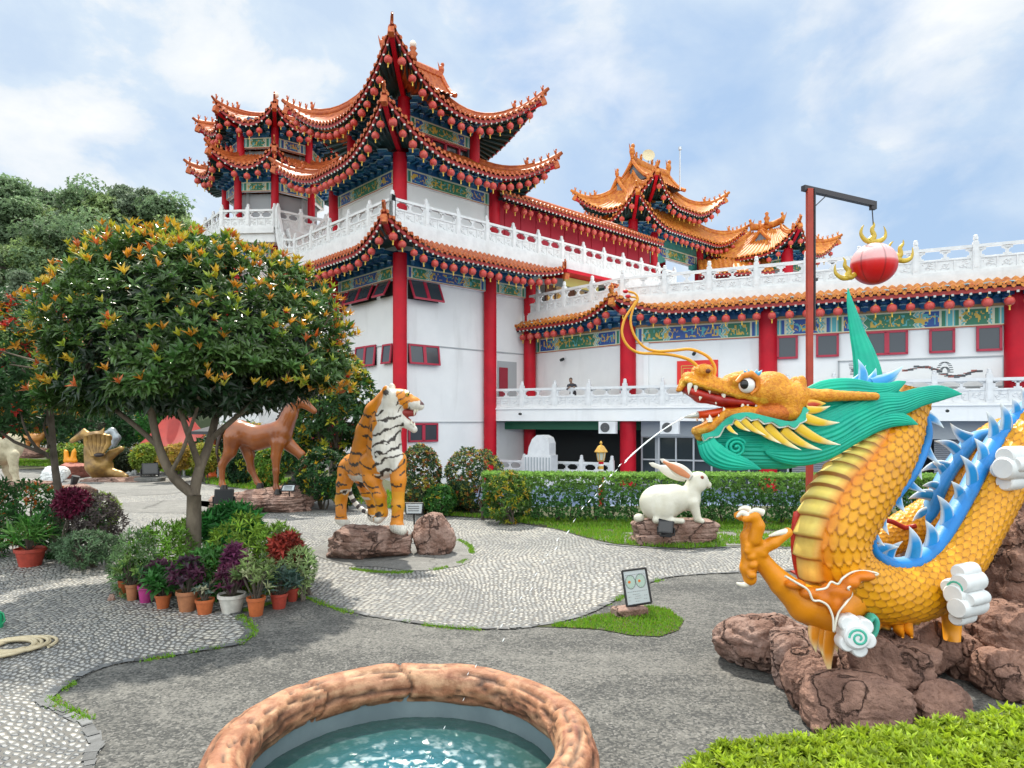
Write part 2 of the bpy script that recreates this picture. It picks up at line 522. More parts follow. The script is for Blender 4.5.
# ------------------------------------------------------------------ ground materials
def pebble_mat():
    m = bpy.data.materials.new('pebble_paving'); m.use_nodes = True
    nt = m.node_tree; N, L = nt.nodes, nt.links; b = N['Principled BSDF']
    tc = N.new('ShaderNodeTexCoord')
    n0 = N.new('ShaderNodeTexNoise'); n0.inputs['Scale'].default_value = 0.45; n0.inputs['Detail'].default_value = 1
    L.new(tc.outputs['Object'], n0.inputs['Vector'])
    s = N.new('ShaderNodeVectorMath'); s.operation = 'SCALE'; s.inputs[3].default_value = 0.8
    L.new(n0.outputs['Color'], s.inputs[0])
    a = N.new('ShaderNodeVectorMath'); a.operation = 'ADD'
    L.new(tc.outputs['Object'], a.inputs[0]); L.new(s.outputs[0], a.inputs[1])
    # rows that swing in arcs
    sp = N.new('ShaderNodeSeparateXYZ'); L.new(a.outputs[0], sp.inputs[0])
    w = N.new('ShaderNodeMath'); w.operation = 'SINE'
    wm = N.new('ShaderNodeMath'); wm.operation = 'MULTIPLY'; wm.inputs[1].default_value = 2.4
    L.new(sp.outputs[0], wm.inputs[0]); L.new(wm.outputs[0], w.inputs[0])
    wy = N.new('ShaderNodeMath'); wy.operation = 'MULTIPLY_ADD'; wy.inputs[1].default_value = 0.12
    L.new(w.outputs[0], wy.inputs[0]); L.new(sp.outputs[1], wy.inputs[2])
    cb = N.new('ShaderNodeCombineXYZ'); L.new(sp.outputs[0], cb.inputs[0]); L.new(wy.outputs[0], cb.inputs[1])
    mp = N.new('ShaderNodeMapping'); mp.inputs['Scale'].default_value = (20.0, 18.5, 0.0)
    L.new(cb.outputs[0], mp.inputs[0])
    v1 = N.new('ShaderNodeTexVoronoi'); v1.feature = 'F1'; v1.voronoi_dimensions = '2D'; v1.inputs['Scale'].default_value = 1; v1.inputs['Randomness'].default_value = 0.62
    v2 = N.new('ShaderNodeTexVoronoi'); v2.feature = 'DISTANCE_TO_EDGE'; v2.voronoi_dimensions = '2D'; v2.inputs['Scale'].default_value = 1; v2.inputs['Randomness'].default_value = 0.62
    L.new(mp.outputs[0], v1.inputs[0]); L.new(mp.outputs[0], v2.inputs[0])
    r = N.new('ShaderNodeValToRGB'); e = r.color_ramp.elements
    e[0].position = 0.0; e[0].color = (0.17, 0.175, 0.18, 1); e[1].position = 1.0; e[1].color = (0.56, 0.52, 0.43, 1)
    for p, c in ((0.3, (0.28, 0.285, 0.285)), (0.55, (0.41, 0.405, 0.385)), (0.8, (0.53, 0.505, 0.455))):
        x = e.new(p); x.color = (*c, 1)
    sc = N.new('ShaderNodeSeparateColor'); L.new(v1.outputs['Color'], sc.inputs[0])
    nb = N.new('ShaderNodeTexNoise'); nb.inputs['Scale'].default_value = 0.45; nb.inputs['Detail'].default_value = 3
    L.new(tc.outputs['Object'], nb.inputs['Vector'])
    ad = N.new('ShaderNodeMath'); ad.operation = 'MULTIPLY_ADD'; ad.inputs[1].default_value = 0.55
    md = N.new('ShaderNodeMath'); md.operation = 'MULTIPLY_ADD'; md.inputs[1].default_value = 1.1; md.inputs[2].default_value = -0.3
    L.new(nb.outputs[0], md.inputs[0]); L.new(sc.outputs[0], ad.inputs[0]); L.new(md.outputs[0], ad.inputs[2])
    L.new(ad.outputs[0], r.inputs[0])
    j = N.new('ShaderNodeMapRange'); j.inputs['From Min'].default_value = 0.03; j.inputs['From Max'].default_value = 0.12
    f1 = N.new('ShaderNodeMath'); f1.operation = 'SUBTRACT'; f1.inputs[0].default_value = 0.60; L.new(v1.outputs['Distance'], f1.inputs[1])
    fm = N.new('ShaderNodeMath'); fm.operation = 'MINIMUM'; L.new(f1.outputs[0], fm.inputs[0]); L.new(v2.outputs[0], fm.inputs[1])
    L.new(fm.outputs[0], j.inputs[0])
    mx = N.new('ShaderNodeMix'); mx.data_type = 'RGBA'
    L.new(j.outputs[0], mx.inputs[0]); mx.inputs[6].default_value = (0.12, 0.115, 0.105, 1); L.new(r.outputs[0], mx.inputs[7])
    L.new(mx.outputs[2], b.inputs['Base Color'])
    h = N.new('ShaderNodeMapRange'); h.inputs['From Min'].default_value = 0.0; h.inputs['From Max'].default_value = 0.34; h.interpolation_type = 'SMOOTHERSTEP'
    L.new(fm.outputs[0], h.inputs[0])
    bp = N.new('ShaderNodeBump'); bp.inputs['Strength'].default_value = 1.0; bp.inputs['Distance'].default_value = 0.02
    L.new(h.outputs[0], bp.inputs['Height']); L.new(bp.outputs[0], b.inputs['Normal'])
    b.inputs['Roughness'].default_value = 0.55
    return m
def washed_mat(name, lo, hi, speck=0.5):
    m = bpy.data.materials.new(name); m.use_nodes = True
    nt = m.node_tree; N, L = nt.nodes, nt.links; b = N['Principled BSDF']
    tc = N.new('ShaderNodeTexCoord')
    def nz(s, d, ro=0.6, stretch=None, dist=0.0):
        n = N.new('ShaderNodeTexNoise'); n.inputs['Scale'].default_value = s; n.inputs['Detail'].default_value = d; n.inputs['Roughness'].default_value = ro
        n.inputs['Distortion'].default_value = dist
        if stretch:
            q = N.new('ShaderNodeMapping'); q.inputs['Scale'].default_value = stretch; q.inputs['Rotation'].default_value = (0, 0, 0.5)
            L.new(tc.outputs['Object'], q.inputs[0]); L.new(q.outputs[0], n.inputs['Vector'])
        else: L.new(tc.outputs['Object'], n.inputs['Vector'])
        return n.outputs[0]
    big = nz(0.55, 7, 0.7, (1.0, 2.6, 1), 0.9)
    mid = nz(5, 8, 0.7)
    v = N.new('ShaderNodeTexVoronoi'); v.inputs['Scale'].default_value = 75
    L.new(tc.outputs['Object'], v.inputs[0])
    sc = N.new('ShaderNodeSeparateColor'); L.new(v.outputs['Color'], sc.inputs[0])
    def mth(op, a, c=None, d=None):
        n = N.new('ShaderNodeMath'); n.operation = op
        for i, x in enumerate((a, c, d)):
            if x is None: continue
            if isinstance(x, (int, float)): n.inputs[i].default_value = x
            else: L.new(x, n.inputs[i])
        return n.outputs[0]
    f = mth('ADD', mth('MULTIPLY', big, 1.25), mth('MULTIPLY', mid, 0.75))
    f = mth('ADD', f, mth('MULTIPLY', sc.outputs[0], speck))
    r = N.new('ShaderNodeMapRange'); r.inputs['From Min'].default_value = 1.02; r.inputs['From Max'].default_value = 1.50
    L.new(f, r.inputs[0])
    mx = N.new('ShaderNodeMix'); mx.data_type = 'RGBA'; L.new(r.outputs[0], mx.inputs[0])
    mx.inputs[6].default_value = (*lo, 1); mx.inputs[7].default_value = (*hi, 1)
    # bright grains
    g = N.new('ShaderNodeMapRange'); g.inputs['From Min'].default_value = 0.9; g.inputs['From Max'].default_value = 0.93; g.inputs['To Max'].default_value = 0.4
    L.new(sc.outputs[1], g.inputs[0])
    m2 = N.new('ShaderNodeMix'); m2.data_type = 'RGBA'; L.new(g.outputs[0], m2.inputs[0]); L.new(mx.outputs[2], m2.inputs[6]); m2.inputs[7].default_value = (0.30, 0.29, 0.27, 1)
    # thin cracks
    w = N.new('ShaderNodeTexVoronoi'); w.feature = 'DISTANCE_TO_EDGE'; w.inputs['Scale'].default_value = 0.45
    nn = N.new('ShaderNodeTexNoise'); nn.inputs['Scale'].default_value = 2.2; nn.inputs['Detail'].default_value = 5
    L.new(tc.outputs['Object'], nn.inputs['Vector'])
    ml = N.new('ShaderNodeVectorMath'); ml.operation = 'MULTIPLY_ADD'; ml.inputs[1].default_value = (0.55, 0.55, 0)
    L.new(nn.outputs['Color'], ml.inputs[0]); L.new(tc.outputs['Object'], ml.inputs[2]); L.new(ml.outputs[0], w.inputs[0])
    ck = N.new('ShaderNodeMapRange'); ck.inputs['From Min'].default_value = -0.001; ck.inputs['From Max'].default_value = 0.005
    L.new(w.outputs[0], ck.inputs[0])
    m3 = N.new('ShaderNodeMix'); m3.data_type = 'RGBA'; L.new(ck.outputs[0], m3.inputs[0]); m3.inputs[6].default_value = (0.07, 0.07, 0.065, 1); L.new(m2.outputs[2], m3.inputs[7])
    L.new(m3.outputs[2], b.inputs['Base Color'])
    b.inputs['Roughness'].default_value = 0.75
    hb = mth('ADD', mth('MULTIPLY', mid, 1.4), mth('MULTIPLY', sc.outputs[0], 0.35))
    bp = N.new('ShaderNodeBump'); bp.inputs['Strength'].default_value = 0.9; bp.inputs['Distance'].default_value = 0.02
    L.new(hb, bp.inputs['Height']); L.new(bp.outputs[0], b.inputs['Normal'])
    return m
M_PEB = pebble_mat()
M_CON = washed_mat('washed_concrete', (0.036, 0.038, 0.037), (0.165, 0.16, 0.145))
M_SLAB = washed_mat('pale_slab', (0.15, 0.148, 0.14), (0.28, 0.275, 0.255), 0.3)
M_SOIL = mat('soil', (0.06, 0.045, 0.025), 0.9, col2=(0.05, 0.075, 0.02), vscale=9, bump=0.5, bscale=60)
M_BLUEYARD = mat('blue_yard', (0.12, 0.18, 0.30), 0.5, col2=(0.18, 0.24, 0.34), vscale=0.8)
M_GRASS = mat('grass_blade', (0.10, 0.22, 0.02), 0.5, attr='Col', col2=(0.8, 0.9, 0.6), vscale=3, twoside=0.35)

def structure(name, mb, m, smooth=False):
    o = mb.build(name, m, smooth=smooth); o['kind'] = 'structure'; return o

def inside_(poly, p):
    c = False; j = len(poly) - 1
    for i in range(len(poly)):
        a, b = poly[i], poly[j]
        if (a[1] > p[1]) != (b[1] > p[1]) and p[0] < (b[0] - a[0]) * (p[1] - a[1]) / (b[1] - a[1]) + a[0]: c = not c
        j = i
    return c
def ground():
    # low land to the horizon, with the sunken yard in front of the temple
    mb = MB(); mb.sheet([(-1500, -300), (1500, -300), (1500, 2500), (-1500, 2500)], -1.52)
    structure('ground', mb, M_SOIL)
    mb = MB(); mb.sheet([(-3, 13.0), (60, 13.0), (60, 60), (-3, 60)], -1.5)
    structure('yard', mb, M_BLUEYARD)
    # the raised garden terrace: top sheet and its retaining side
    E = [(-90, -20), (40, -20), (40, 12.6), (8, 12.6), (-1.0, 13.0), (-3.4, 15.5), (-6.0, 24), (-9, 38), (-9, 70), (-90, 70)]
    mb = MB(); mb.sheet(E, 0.0)
    for a, b in zip(E, E[1:] + E[:1]):
        mb.poly([(a[0], a[1], 0), (a[0], a[1], -1.52), (b[0], b[1], -1.52), (b[0], b[1], 0)])
    structure('garden_terrace', mb, M_CON)
    def px(pts): return [gnd(x, y) for x, y in pts]
    peb = [(800, 549), (745, 547), (718, 548), (686, 550), (650, 548), (614, 545), (587, 539), (560, 531), (533, 526), (493, 520), (448, 517), (420, 514), (345, 503),
           (270, 494), (205, 485), (195, 478), (150, 471), (60, 464), (-200, 458), (-900, 470), (-900, 620), (-700, 800), (-300, 1100), (60, 1100), (88, 900), (94, 768), (103, 745), (90, 722), (60, 708), (52, 700),
           (70, 685), (105, 668), (150, 660), (200, 652), (238, 645), (252, 634), (248, 624), (240, 614), (262, 606), (300, 597), (325, 605), (350, 613), (400, 622),
           (450, 628), (500, 630), (545, 626), (590, 614), (625, 596), (660, 580), (700, 575), (745, 573), (800, 570)]
    pp = px(peb)
    pp = [(p.x, p.y) for p in pp]
    s = spline(pp + [pp[0]], len(pp) * 4)[:-1]
    mb = MB(); mb.sheet([tuple(p) for p in s], 0.004)
    structure('pebble_paving', mb, M_PEB)
    # slate edging stones set in the rim of the pebble field
    eb = MB(); rr = random.Random(2); q = [Vector((p[0], p[1], 0)) for p in s]; acc = 0.0
    for a, b in zip(q, q[1:] + q[:1]):
        if not (1.5 < a.y < 9.5 and -5 < a.x < 4): continue
        d = b - a; L = d.length; d.normalize(); n = V(-d.y, d.x, 0); t = 0
        while t < L:
            l = rr.uniform(.06, .15); w = rr.uniform(.035, .075); g = rr.uniform(.09, .19)
            c = a + d * (t + l / 2) + n * (w / 2 * (1 if inside_(s, (a + n * .05)) else -1)); c.z = .006
            hz = rr.uniform(.002, .009); j = lambda: rr.uniform(-.012, .012)
            P = [c - d * (l / 2 - .005) - n * w / 2, c + d * (l / 2 - .005) - n * (w / 2 + j()), c + d * (l / 2 - .005 + j()) + n * w / 2, c - d * (l / 2 - .005) + n * (w / 2 + j())]
            P = P if (P[1] - P[0]).cross(P[2] - P[0]).z > 0 else P[::-1]
            eb.poly([tuple(p_ + V(0, 0, hz)) for p_ in P], col=(g, g * 1.03, g * 1.05)); t += l
    structure('slate_edging', eb, mat('slate', attr='Col', rough=.6, col2=(.7, .7, .7), vscale=20, bump=.4, bscale=40))
    def blob(name, cx, cy, rx, ry, z, m, seed=0, n=40):
        rr = random.Random(seed)
        ph = [rr.uniform(0, 6.28) for _ in range(4)]
        c = gnd(cx, cy)
        P = []
        for i in range(n):
            a = 2 * math.pi * i / n
            k = 1 + 0.09 * math.sin(2 * a + ph[0]) + 0.07 * math.sin(3 * a + ph[1]) + 0.03 * math.sin(7 * a + ph[2])
            q = gnd(cx + rx * k * math.cos(a), cy + ry * k * math.sin(a))
            P.append((q.x, q.y))
        mb = MB(); mb.sheet(P[::-1], z); return structure(name, mb, m)
    blob('slab_under_tiger', 396, 552, 73, 20, 0.010, M_SLAB, 1)
    blob('slab_under_horse', 285, 503, 88, 10, 0.008, M_SLAB, 2)
    blob('slab_by_bronze', 118, 489, 75, 7.5, 0.008, M_SLAB, 3)
    blob('slab_by_lamp', 165, 507, 66, 6, 0.008, M_SLAB, 5)
    blob('slab_under_rabbit', 700, 538, 110, 7.5, 0.008, M_SLAB, 6)
    blob('slab_left', 60, 474, 70, 5, 0.008, M_SLAB, 8)
    # ribs of the worn slabs and darker edging stones round the pebble field
    # soil strips where grass grows
    soils = {
        'soil_by_sign': [(530, 627), (575, 622), (600, 614), (622, 611), (650, 607), (668, 610), (684, 621), (678, 631), (660, 637), (632, 636), (600, 630), (565, 628)],
        'soil_by_hedge': [(400, 512), (470, 508), (640, 506), (1024, 506), (1300, 512), (1300, 545), (1000, 548), (790, 548), (745, 546), (690, 549), (650, 547), (614, 544), (587, 538), (560, 530), (533, 525), (493, 519), (448, 516), (425, 514)],
        'lawn': [(-900, 462), (150, 470), (196, 477), (207, 484), (272, 493), (346, 502), (420, 513), (470, 508), (380, 478), (250, 462), (0, 450), (-900, 444)],
    }
    for k, p in soils.items():
        q = [(v.x, v.y) for v in px(p)]
        mb = MB(); mb.sheet(q, 0.006); structure(k, mb, M_SOIL)
    return [tuple(p) for p in s], soils
PEBEDGE, SOILS = ground()

def inside(poly, x, y):
    c = False; j = len(poly) - 1
    for i in range(len(poly)):
        a, b = poly[i], poly[j]
        if (a[1] > y) != (b[1] > y) and x < (b[0] - a[0]) * (y - a[1]) / (b[1] - a[1]) + a[0]: c = not c
        j = i
    return c
def blades(points, h0, h1, seed, name, label, w=0.006):
    rr = random.Random(seed); mb = MB(); P = []; C = []
    for x, y, hh in points:
        a = rr.uniform(0, 6.28); h = rr.uniform(h0, h1) * hh; ww = w * rr.uniform(0.7, 1.4)
        dx, dy = math.cos(a) * ww, math.sin(a) * ww
        l = rr.uniform(-0.6, 0.6) * h; l2 = rr.uniform(-0.6, 0.6) * h
        P += [(x - dx, y - dy, 0.004), (x + dx, y + dy, 0.004), (x + l, y + l2, h)]
        g = rr.random()
        c = (0.13 + 0.12 * g, 0.30 + 0.14 * g, 0.025) if rr.random() < 0.92 else (0.35, 0.30, 0.10)
        C += [c] * 3
    b = mb.verts(P, C); mb.tris(np.arange(len(P)).reshape(-1, 3))
    o = mb.build(name, M_GRASS); tag(o, label, 'grass', kind='stuff'); return o
def grass():
    rr = random.Random(11)
    def fill(poly_px, dens, seed):
        q = [(v.x, v.y) for v in (gnd(*p) for p in poly_px)]
        x0, x1 = min(a[0] for a in q), max(a[0] for a in q); y0, y1 = min(a[1] for a in q), max(a[1] for a in q)
        pts = []
        for _ in range(int((x1 - x0) * (y1 - y0) * dens)):
            x, y = rr.uniform(x0, x1), rr.uniform(y0, y1)
            if inside(q, x, y) and vnoise(x * 4, y * 4, 0.5) > 0.25: pts.append((x, y, 0.6 + 0.8 * float(vnoise(x * 2, y * 2, 3.5))))
        return pts
    blades(fill(SOILS['soil_by_sign'], 11000, 1), 0.010, 0.034, 1, 'grass', 'bright short grass patch round the white information sign')
    hp = [(430, 513), (520, 516), (600, 518), (820, 520), (1024, 520), (1024, 546), (790, 547), (745, 546), (690, 549), (650, 547), (614, 544), (587, 538), (560, 530), (533, 525), (493, 519), (448, 516)]
    blades(fill(hp, 2200, 2), 0.02, 0.07, 2, 'grass', 'strip of short grass along the foot of the clipped hedge', 0.009)
    lp = [(-100, 462), (150, 470), (196, 477), (207, 484), (272, 493), (346, 502), (420, 513), (440, 508), (380, 490), (250, 474), (0, 458)]
    blades(fill(lp, 420, 3), 0.03, 0.10, 3, 'grass', 'green lawn behind the bronze and horse statues', 0.02)
    # thin grass growing along the edge of the pebble paving
    pts = []
    k = len(PEBEDGE)
    for i in range(k):
        a, b = PEBEDGE[i], PEBEDGE[(i + 1) % k]
        if not (1.5 < a[1] < 7.5 and -4.5 < a[0] < 1.5): continue
        d = math.hypot(b[0] - a[0], b[1] - a[1])
        if vnoise(a[0] * 1.7, a[1] * 1.7, 9.2) < 0.36: continue
        for _ in range(int(d * 900)):
            t = rr.random(); e = rr.gauss(0, 0.022)
            x = a[0] + (b[0] - a[0]) * t + e; y = a[1] + (b[1] - a[1]) * t + rr.gauss(0, 0.022)
            if float(vnoise(x * 9, y * 9, 1.1)) > 0.42: pts.append((x, y, 0.7))
    # round the tiger slab
    for i in range(2600):
        a = rr.uniform(-0.6, 2.2); q = gnd(396 + 76 * math.cos(a) + rr.gauss(0, 1.5), 552 + 21 * math.sin(a) + rr.gauss(0, .5))
        if float(vnoise(q.x * 5, q.y * 5, 4.1)) > 0.5: pts.append((q.x, q.y, 0.8))
    blades(pts, 0.012, 0.04, 4, 'grass', 'thin grass growing in the joint round the pebble paving')
grass()

# ------------------------------------------------------------------ wooded hill
def hill():
    nx, ny = 60, 24
    P = np.zeros((nx, ny, 3))
    for i in range(nx):
        for j in range(ny):
            x = -190 + 165 * i / (nx - 1); y = 58 + 75 * j / (ny - 1)
            v = j / (ny - 1)
            top = 6 + 15 * max(0, min(1, (-12 - x) / 38)) ** 0.6
            z = top * (1 - (1 - min(v * 2.3, 1)) ** 2) - 1.5 + 2 * float(vnoise(x * .06, y * .06, 1.5))
            P[i, j] = (x, y, z)
    mb = MB(); mb.grid(P)
    o = structure('hill', mb, mat('hill_soil', (0.045, 0.06, 0.025), 0.95, col2=(0.03, 0.045, 0.02), vscale=0.3), True)
    return P
HILL = hill()
# ------------------------------------------------------------------ temple
def d3(v): return Vector((v[0], v[1], 0))
D1, D2 = V(.7308, .6826, 0), V(-.6826, .7308, 0)
N1, N2 = V(.6826, -.7308, 0), V(-.7308, -.6826, 0)
ZUP = V(0, 0, 1)
M_WHITE = mat('white_wall', (0.82, 0.82, 0.81), 0.7, col2=(0.77, 0.77, 0.765), vscale=0.8, grime=0.2)
M_STONE = mat('white_stone', (0.76, 0.76, 0.755), 0.6, col2=(0.66, 0.66, 0.66), vscale=3, grime=0.25, bump=0.15, bscale=40)
M_RED = mat('red_paint', (0.56, 0.006, 0.02), 0.5, col2=(0.44, 0.005, 0.018), vscale=1.2, spec=0.25)
M_DKRED = mat('maroon_paint', (0.28, 0.012, 0.03), 0.45)
M_BOARD = mat('red_board', (0.46, 0.008, 0.03), 0.6, col2=(0.38, 0.008, 0.025), vscale=0.5)
M_TILE = mat('glazed_tile', (0.50, 0.13, 0.03), 0.5, col2=(0.30, 0.055, 0.015), vscale=4, spec=0.35)
M_TILEEND = mat('tile_end', (0.58, 0.17, 0.04), 0.45, col2=(0.38, 0.05, 0.018), vscale=9, spec=0.35)
M_FASC = mat('eave_board', (0.34, 0.022, 0.018), 0.5)
M_SOFF = mat('soffit_green', (0.015, 0.06, 0.055), 0.6)
M_RAFT = mat('rafter_green', (0.012, 0.055, 0.06), 0.5)
M_RAFTEND = mat('rafter_end', (0.65, 0.68, 0.62), 0.5)
M_GOLD = mat('gold_paint', (0.70, 0.42, 0.07), 0.35, col2=(0.55, 0.28, 0.05), vscale=12)
M_DOUG = mat('bracket_blue', (0.02, 0.10, 0.30), 0.5, col2=(0.02, 0.16, 0.26), vscale=3)
M_DOUGE = mat('bracket_edge', (0.35, 0.55, 0.62), 0.5)
M_FRZ = mat('painted_frieze', attr='Col', rough=0.5)
M_GLASS = mat('window_glass', (0.045, 0.055, 0.065), 0.12, spec=0.7)
M_WFR = mat('window_frame', (0.42, 0.02, 0.05), 0.45)
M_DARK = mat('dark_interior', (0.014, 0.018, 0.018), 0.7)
M_TURQ = mat('turquoise_beam', (0.06, 0.30, 0.26), 0.5, col2=(0.05, 0.22, 0.20), vscale=3)
M_GREENB = mat('green_beam', (0.02, 0.16, 0.08), 0.5)
M_GREY = mat('grey_wall', (0.38, 0.40, 0.41), 0.7)
M_ALU = mat('aluminium', (0.55, 0.56, 0.57), 0.35, metal=0.6)
M_PEARL = mat('lantern_red', (0.70, 0.07, 0.055), 0.4, col2=(0.72, 0.14, 0.11), vscale=3, twoside=0.25)
M_TASS = mat('lantern_gold', (0.75, 0.48, 0.06), 0.5)

def frieze_col(u, v, L, seed=0):
    """painted beam: end boxes, zigzag dividers, a green or blue middle with gold scrolls"""
    u = np.asarray(u, float); v = np.asarray(v, float)
    H = 1.0
    c = np.zeros(u.shape + (3,)); c[:] = (0.02, 0.10, 0.16)
    e = np.minimum(u, L - u)
    mid = 0.30 * L
    zz = np.abs(((v * 2) % 1.0) - 0.5) * 0.35
    k = e + zz
    blue, green, cream, gold, lt = (0.02, 0.08, 0.30), (0.03, 0.19, 0.10), (0.62, 0.62, 0.45), (0.62, 0.40, 0.06), (0.10, 0.42, 0.45)
    if seed % 2: blue, green = green, blue
    c[k > mid] = blue
    c[(k <= mid) & (k > mid - 0.30)] = lt
    for a in (0.0, 0.13, 0.27): c[np.abs(k - (mid - a)) < 0.032] = cream
    b = (k <= mid - 0.30) & (e > 0.34); c[b] = green
    c[(e <= 0.34)] = lt
    c[np.abs(e - 0.34) < 0.03] = cream; c[np.abs(e - 0.10) < 0.03] = cream
    c[(e < 0.28) & (e > 0.15)] = blue
    n = vnoise(u * 9 + seed * 9, v * 4.2, seed + 0.5)
    g = (np.abs(n - 0.5) < 0.05) & (v > 0.2) & (v < 0.8) & (k > 0.45)
    c[g] = gold
    n2 = vnoise(u * 5 + 20, v * 2.5 + seed, 7.7)
    c[(np.abs(n2 - 0.52) < 0.035) & (v > 0.2) & (v < 0.8) & (k > 0.5) & ~g] = lt
    c[(v < 0.09) | (v > 0.91)] = cream
    c[(v < 0.045)] = (0.45, 0.10, 0.03)
    return c
def frieze(mb, a, b, z0, z1, n, seed=0, off=0.02):
    """a,b plan endpoints; thin painted board proud of its beam"""
    a, b = d3(a), d3(b); L = (b - a).length; nu = max(4, int(L / 0.042)); nv = 18
    us = np.linspace(0, 1, nu + 1); P = []; 
    uu = (us[:-1] + us[1:]) / 2; vv = (np.arange(nv) + 0.5) / nv
    U, W = np.meshgrid(uu * L, vv, indexing='ij')
    C = frieze_col(U, W, L, seed)
    Pts = []; Cs = []; A = np.array(a + n * off); d = np.array(b - a)
    for i in range(nu):
        for j in range(nv):
            p0 = A + d * us[i]; p1 = A + d * us[i + 1]
            za = z0 + (z1 - z0) * j / nv; zb = z0 + (z1 - z0) * (j + 1) / nv
            Pts += [(p0[0], p0[1], za), (p1[0], p1[1], za), (p1[0], p1[1], zb), (p0[0], p0[1], zb)]
            Cs += [C[i, j]] * 4
    q = mb.verts(Pts, Cs); mb.quads(np.arange(len(Pts)).reshape(-1, 4) + q)

def sec_box(mb, a, b, z0, z1, n, th, m=0, off=0.0):
    """upright slab from a to b, front face offset off along n, thickness th backwards"""
    a, b = d3(a), d3(b); c = (a + b) / 2 + n * (off - th / 2); c.z = (z0 + z1) / 2
    mb.obox(c, (b - a) / 2, -n * (th / 2), ZUP * (z1 - z0) / 2, m)

def column(parent, p, z0, z1, r, n=20):
    mb = MB(); mb.lathe([(0, z1), (r, z1), (r * 1.02, z0 + (z1 - z0) * .4), (r, z0), (0, z0)], (p[0], p[1], 0), n)
    return mb.build('column', M_RED, parent, smooth=True, angle=0.7)

def brackets(parent, a, b, n, z0, z1, out, sp=0.62, name='bracket_row'):
    """rows of stepped blue brackets between frieze and eave"""
    a, b = d3(a), d3(b); L = (b - a).length; k = max(2, int(L / sp)); mb = MB(); d = (b - a).normalized()
    T = 3; hz = (z1 - z0) / T
    sec_box(mb, a, b, z0, z1, n, 0.1, 0, 0.0)
    for i in range(k):
        c = a + d * (L * (i + .5) / k)
        for t in range(T):
            w = 0.13 + 0.11 * t; o = out * (t + 0.6) / T
            ce = c + n * (o * 0.5); ce.z = z0 + hz * (t + 0.5)
            mb.obox(ce, d * w * 0.45, n * (o * 0.5), ZUP * hz * 0.40, 0)
            ce2 = c + n * o; ce2.z = z0 + hz * (t + 0.55)
            q1 = (d + n).normalized(); q2 = (n - d).normalized()
            mb.obox(ce2, q1 * w * 0.62, q2 * w * 0.62, ZUP * hz * 0.30, 0)
            ce3 = ce2.copy(); ce3.z = z0 + hz * (t + 0.90)
            mb.obox(ce3, q1 * w * 0.72, q2 * w * 0.72, ZUP * hz * 0.09, 1)
        # little spacer brackets between
        if i < k - 1:
            c = a + d * (L * (i + 1.0) / k)
            ce = c + n * (out * 0.3); ce.z = z0 + hz * 1.6
            mb.obox(ce, d * 0.07, n * (out * 0.3), ZUP * hz * 0.35, 0)
            ce.z += hz * 0.42
            mb.obox(ce, d * 0.12, n * (out * 0.36), ZUP * hz * 0.05, 1)
    return mb.build(name, [M_DOUG, M_DOUGE], parent)

LAN = None
N_LAN = [0]
def lantern_proto():
    global LAN
    mb = MB(); K = 1.02
    n = 16; prof = [(0.04, 0.16), (0.10, 0.145), (0.155, 0.09), (0.175, 0.0), (0.155, -0.09), (0.10, -0.145), (0.04, -0.16)]
    th = np.arange(n) * 2 * math.pi / n
    P = np.zeros((len(prof), n, 3))
    for i, (r, z) in enumerate(prof):
        rr = r * (1 + 0.05 * np.cos(th * 8)); P[i, :, 0] = rr * np.cos(th); P[i, :, 1] = rr * np.sin(th); P[i, :, 2] = z
    mb.grid(P * K, cv=True, flip=True)
    LAN = mb.build('red_lantern', M_PEARL, smooth=True)
    t = MB(); t.lathe([(0.0, 0.20), (0.055, 0.19), (0.055, 0.15), (0.0, 0.145)], n=8, m=0)
    t.lathe([(0.0, -0.15), (0.05, -0.155), (0.05, -0.19), (0.02, -0.2), (0.03, -0.34), (0.0, -0.34)], n=8)
    t.tube([(0, 0, 0.19), (0, 0, 0.42)], 0.006, 4)
    tt = t.build('tassel', M_TASS, smooth=False); tt.parent = LAN
lantern_proto()
def lantern(p, label, group):
    s = R.uniform(0.93, 1.07)
    if N_LAN[0] == 0:
        LAN.location = p; tag(LAN, label, 'lantern', group)
    else:
        o = LAN.copy(); COL.objects.link(o); o.location = p; o.scale = (s, s, s * R.uniform(.95, 1.05)); o.rotation_euler = (R.uniform(-.05, .05), R.uniform(-.05, .05), R.uniform(0, 6))
        tag(o, label, 'lantern', group)
        c = LAN.children[0].copy(); COL.objects.link(c); c.parent = o
    N_LAN[0] += 1

def figure(mb, p, d, s, m=0):
    """small glazed roof animal on a ridge"""
    p = Vector(p)
    mb.ell(p + ZUP * 0.11 * s, (0.07 * s, 0.07 * s, 0.12 * s), 6, 5, m)
    mb.ell(p + ZUP * 0.25 * s + d * 0.03 * s, (0.05 * s, 0.05 * s, 0.06 * s), 6, 5, m)
    mb.tube([p + ZUP * 0.1 * s - d * .05 * s, p + ZUP * .28 * s - d * .12 * s], [0.03 * s, 0.005], 4, m)

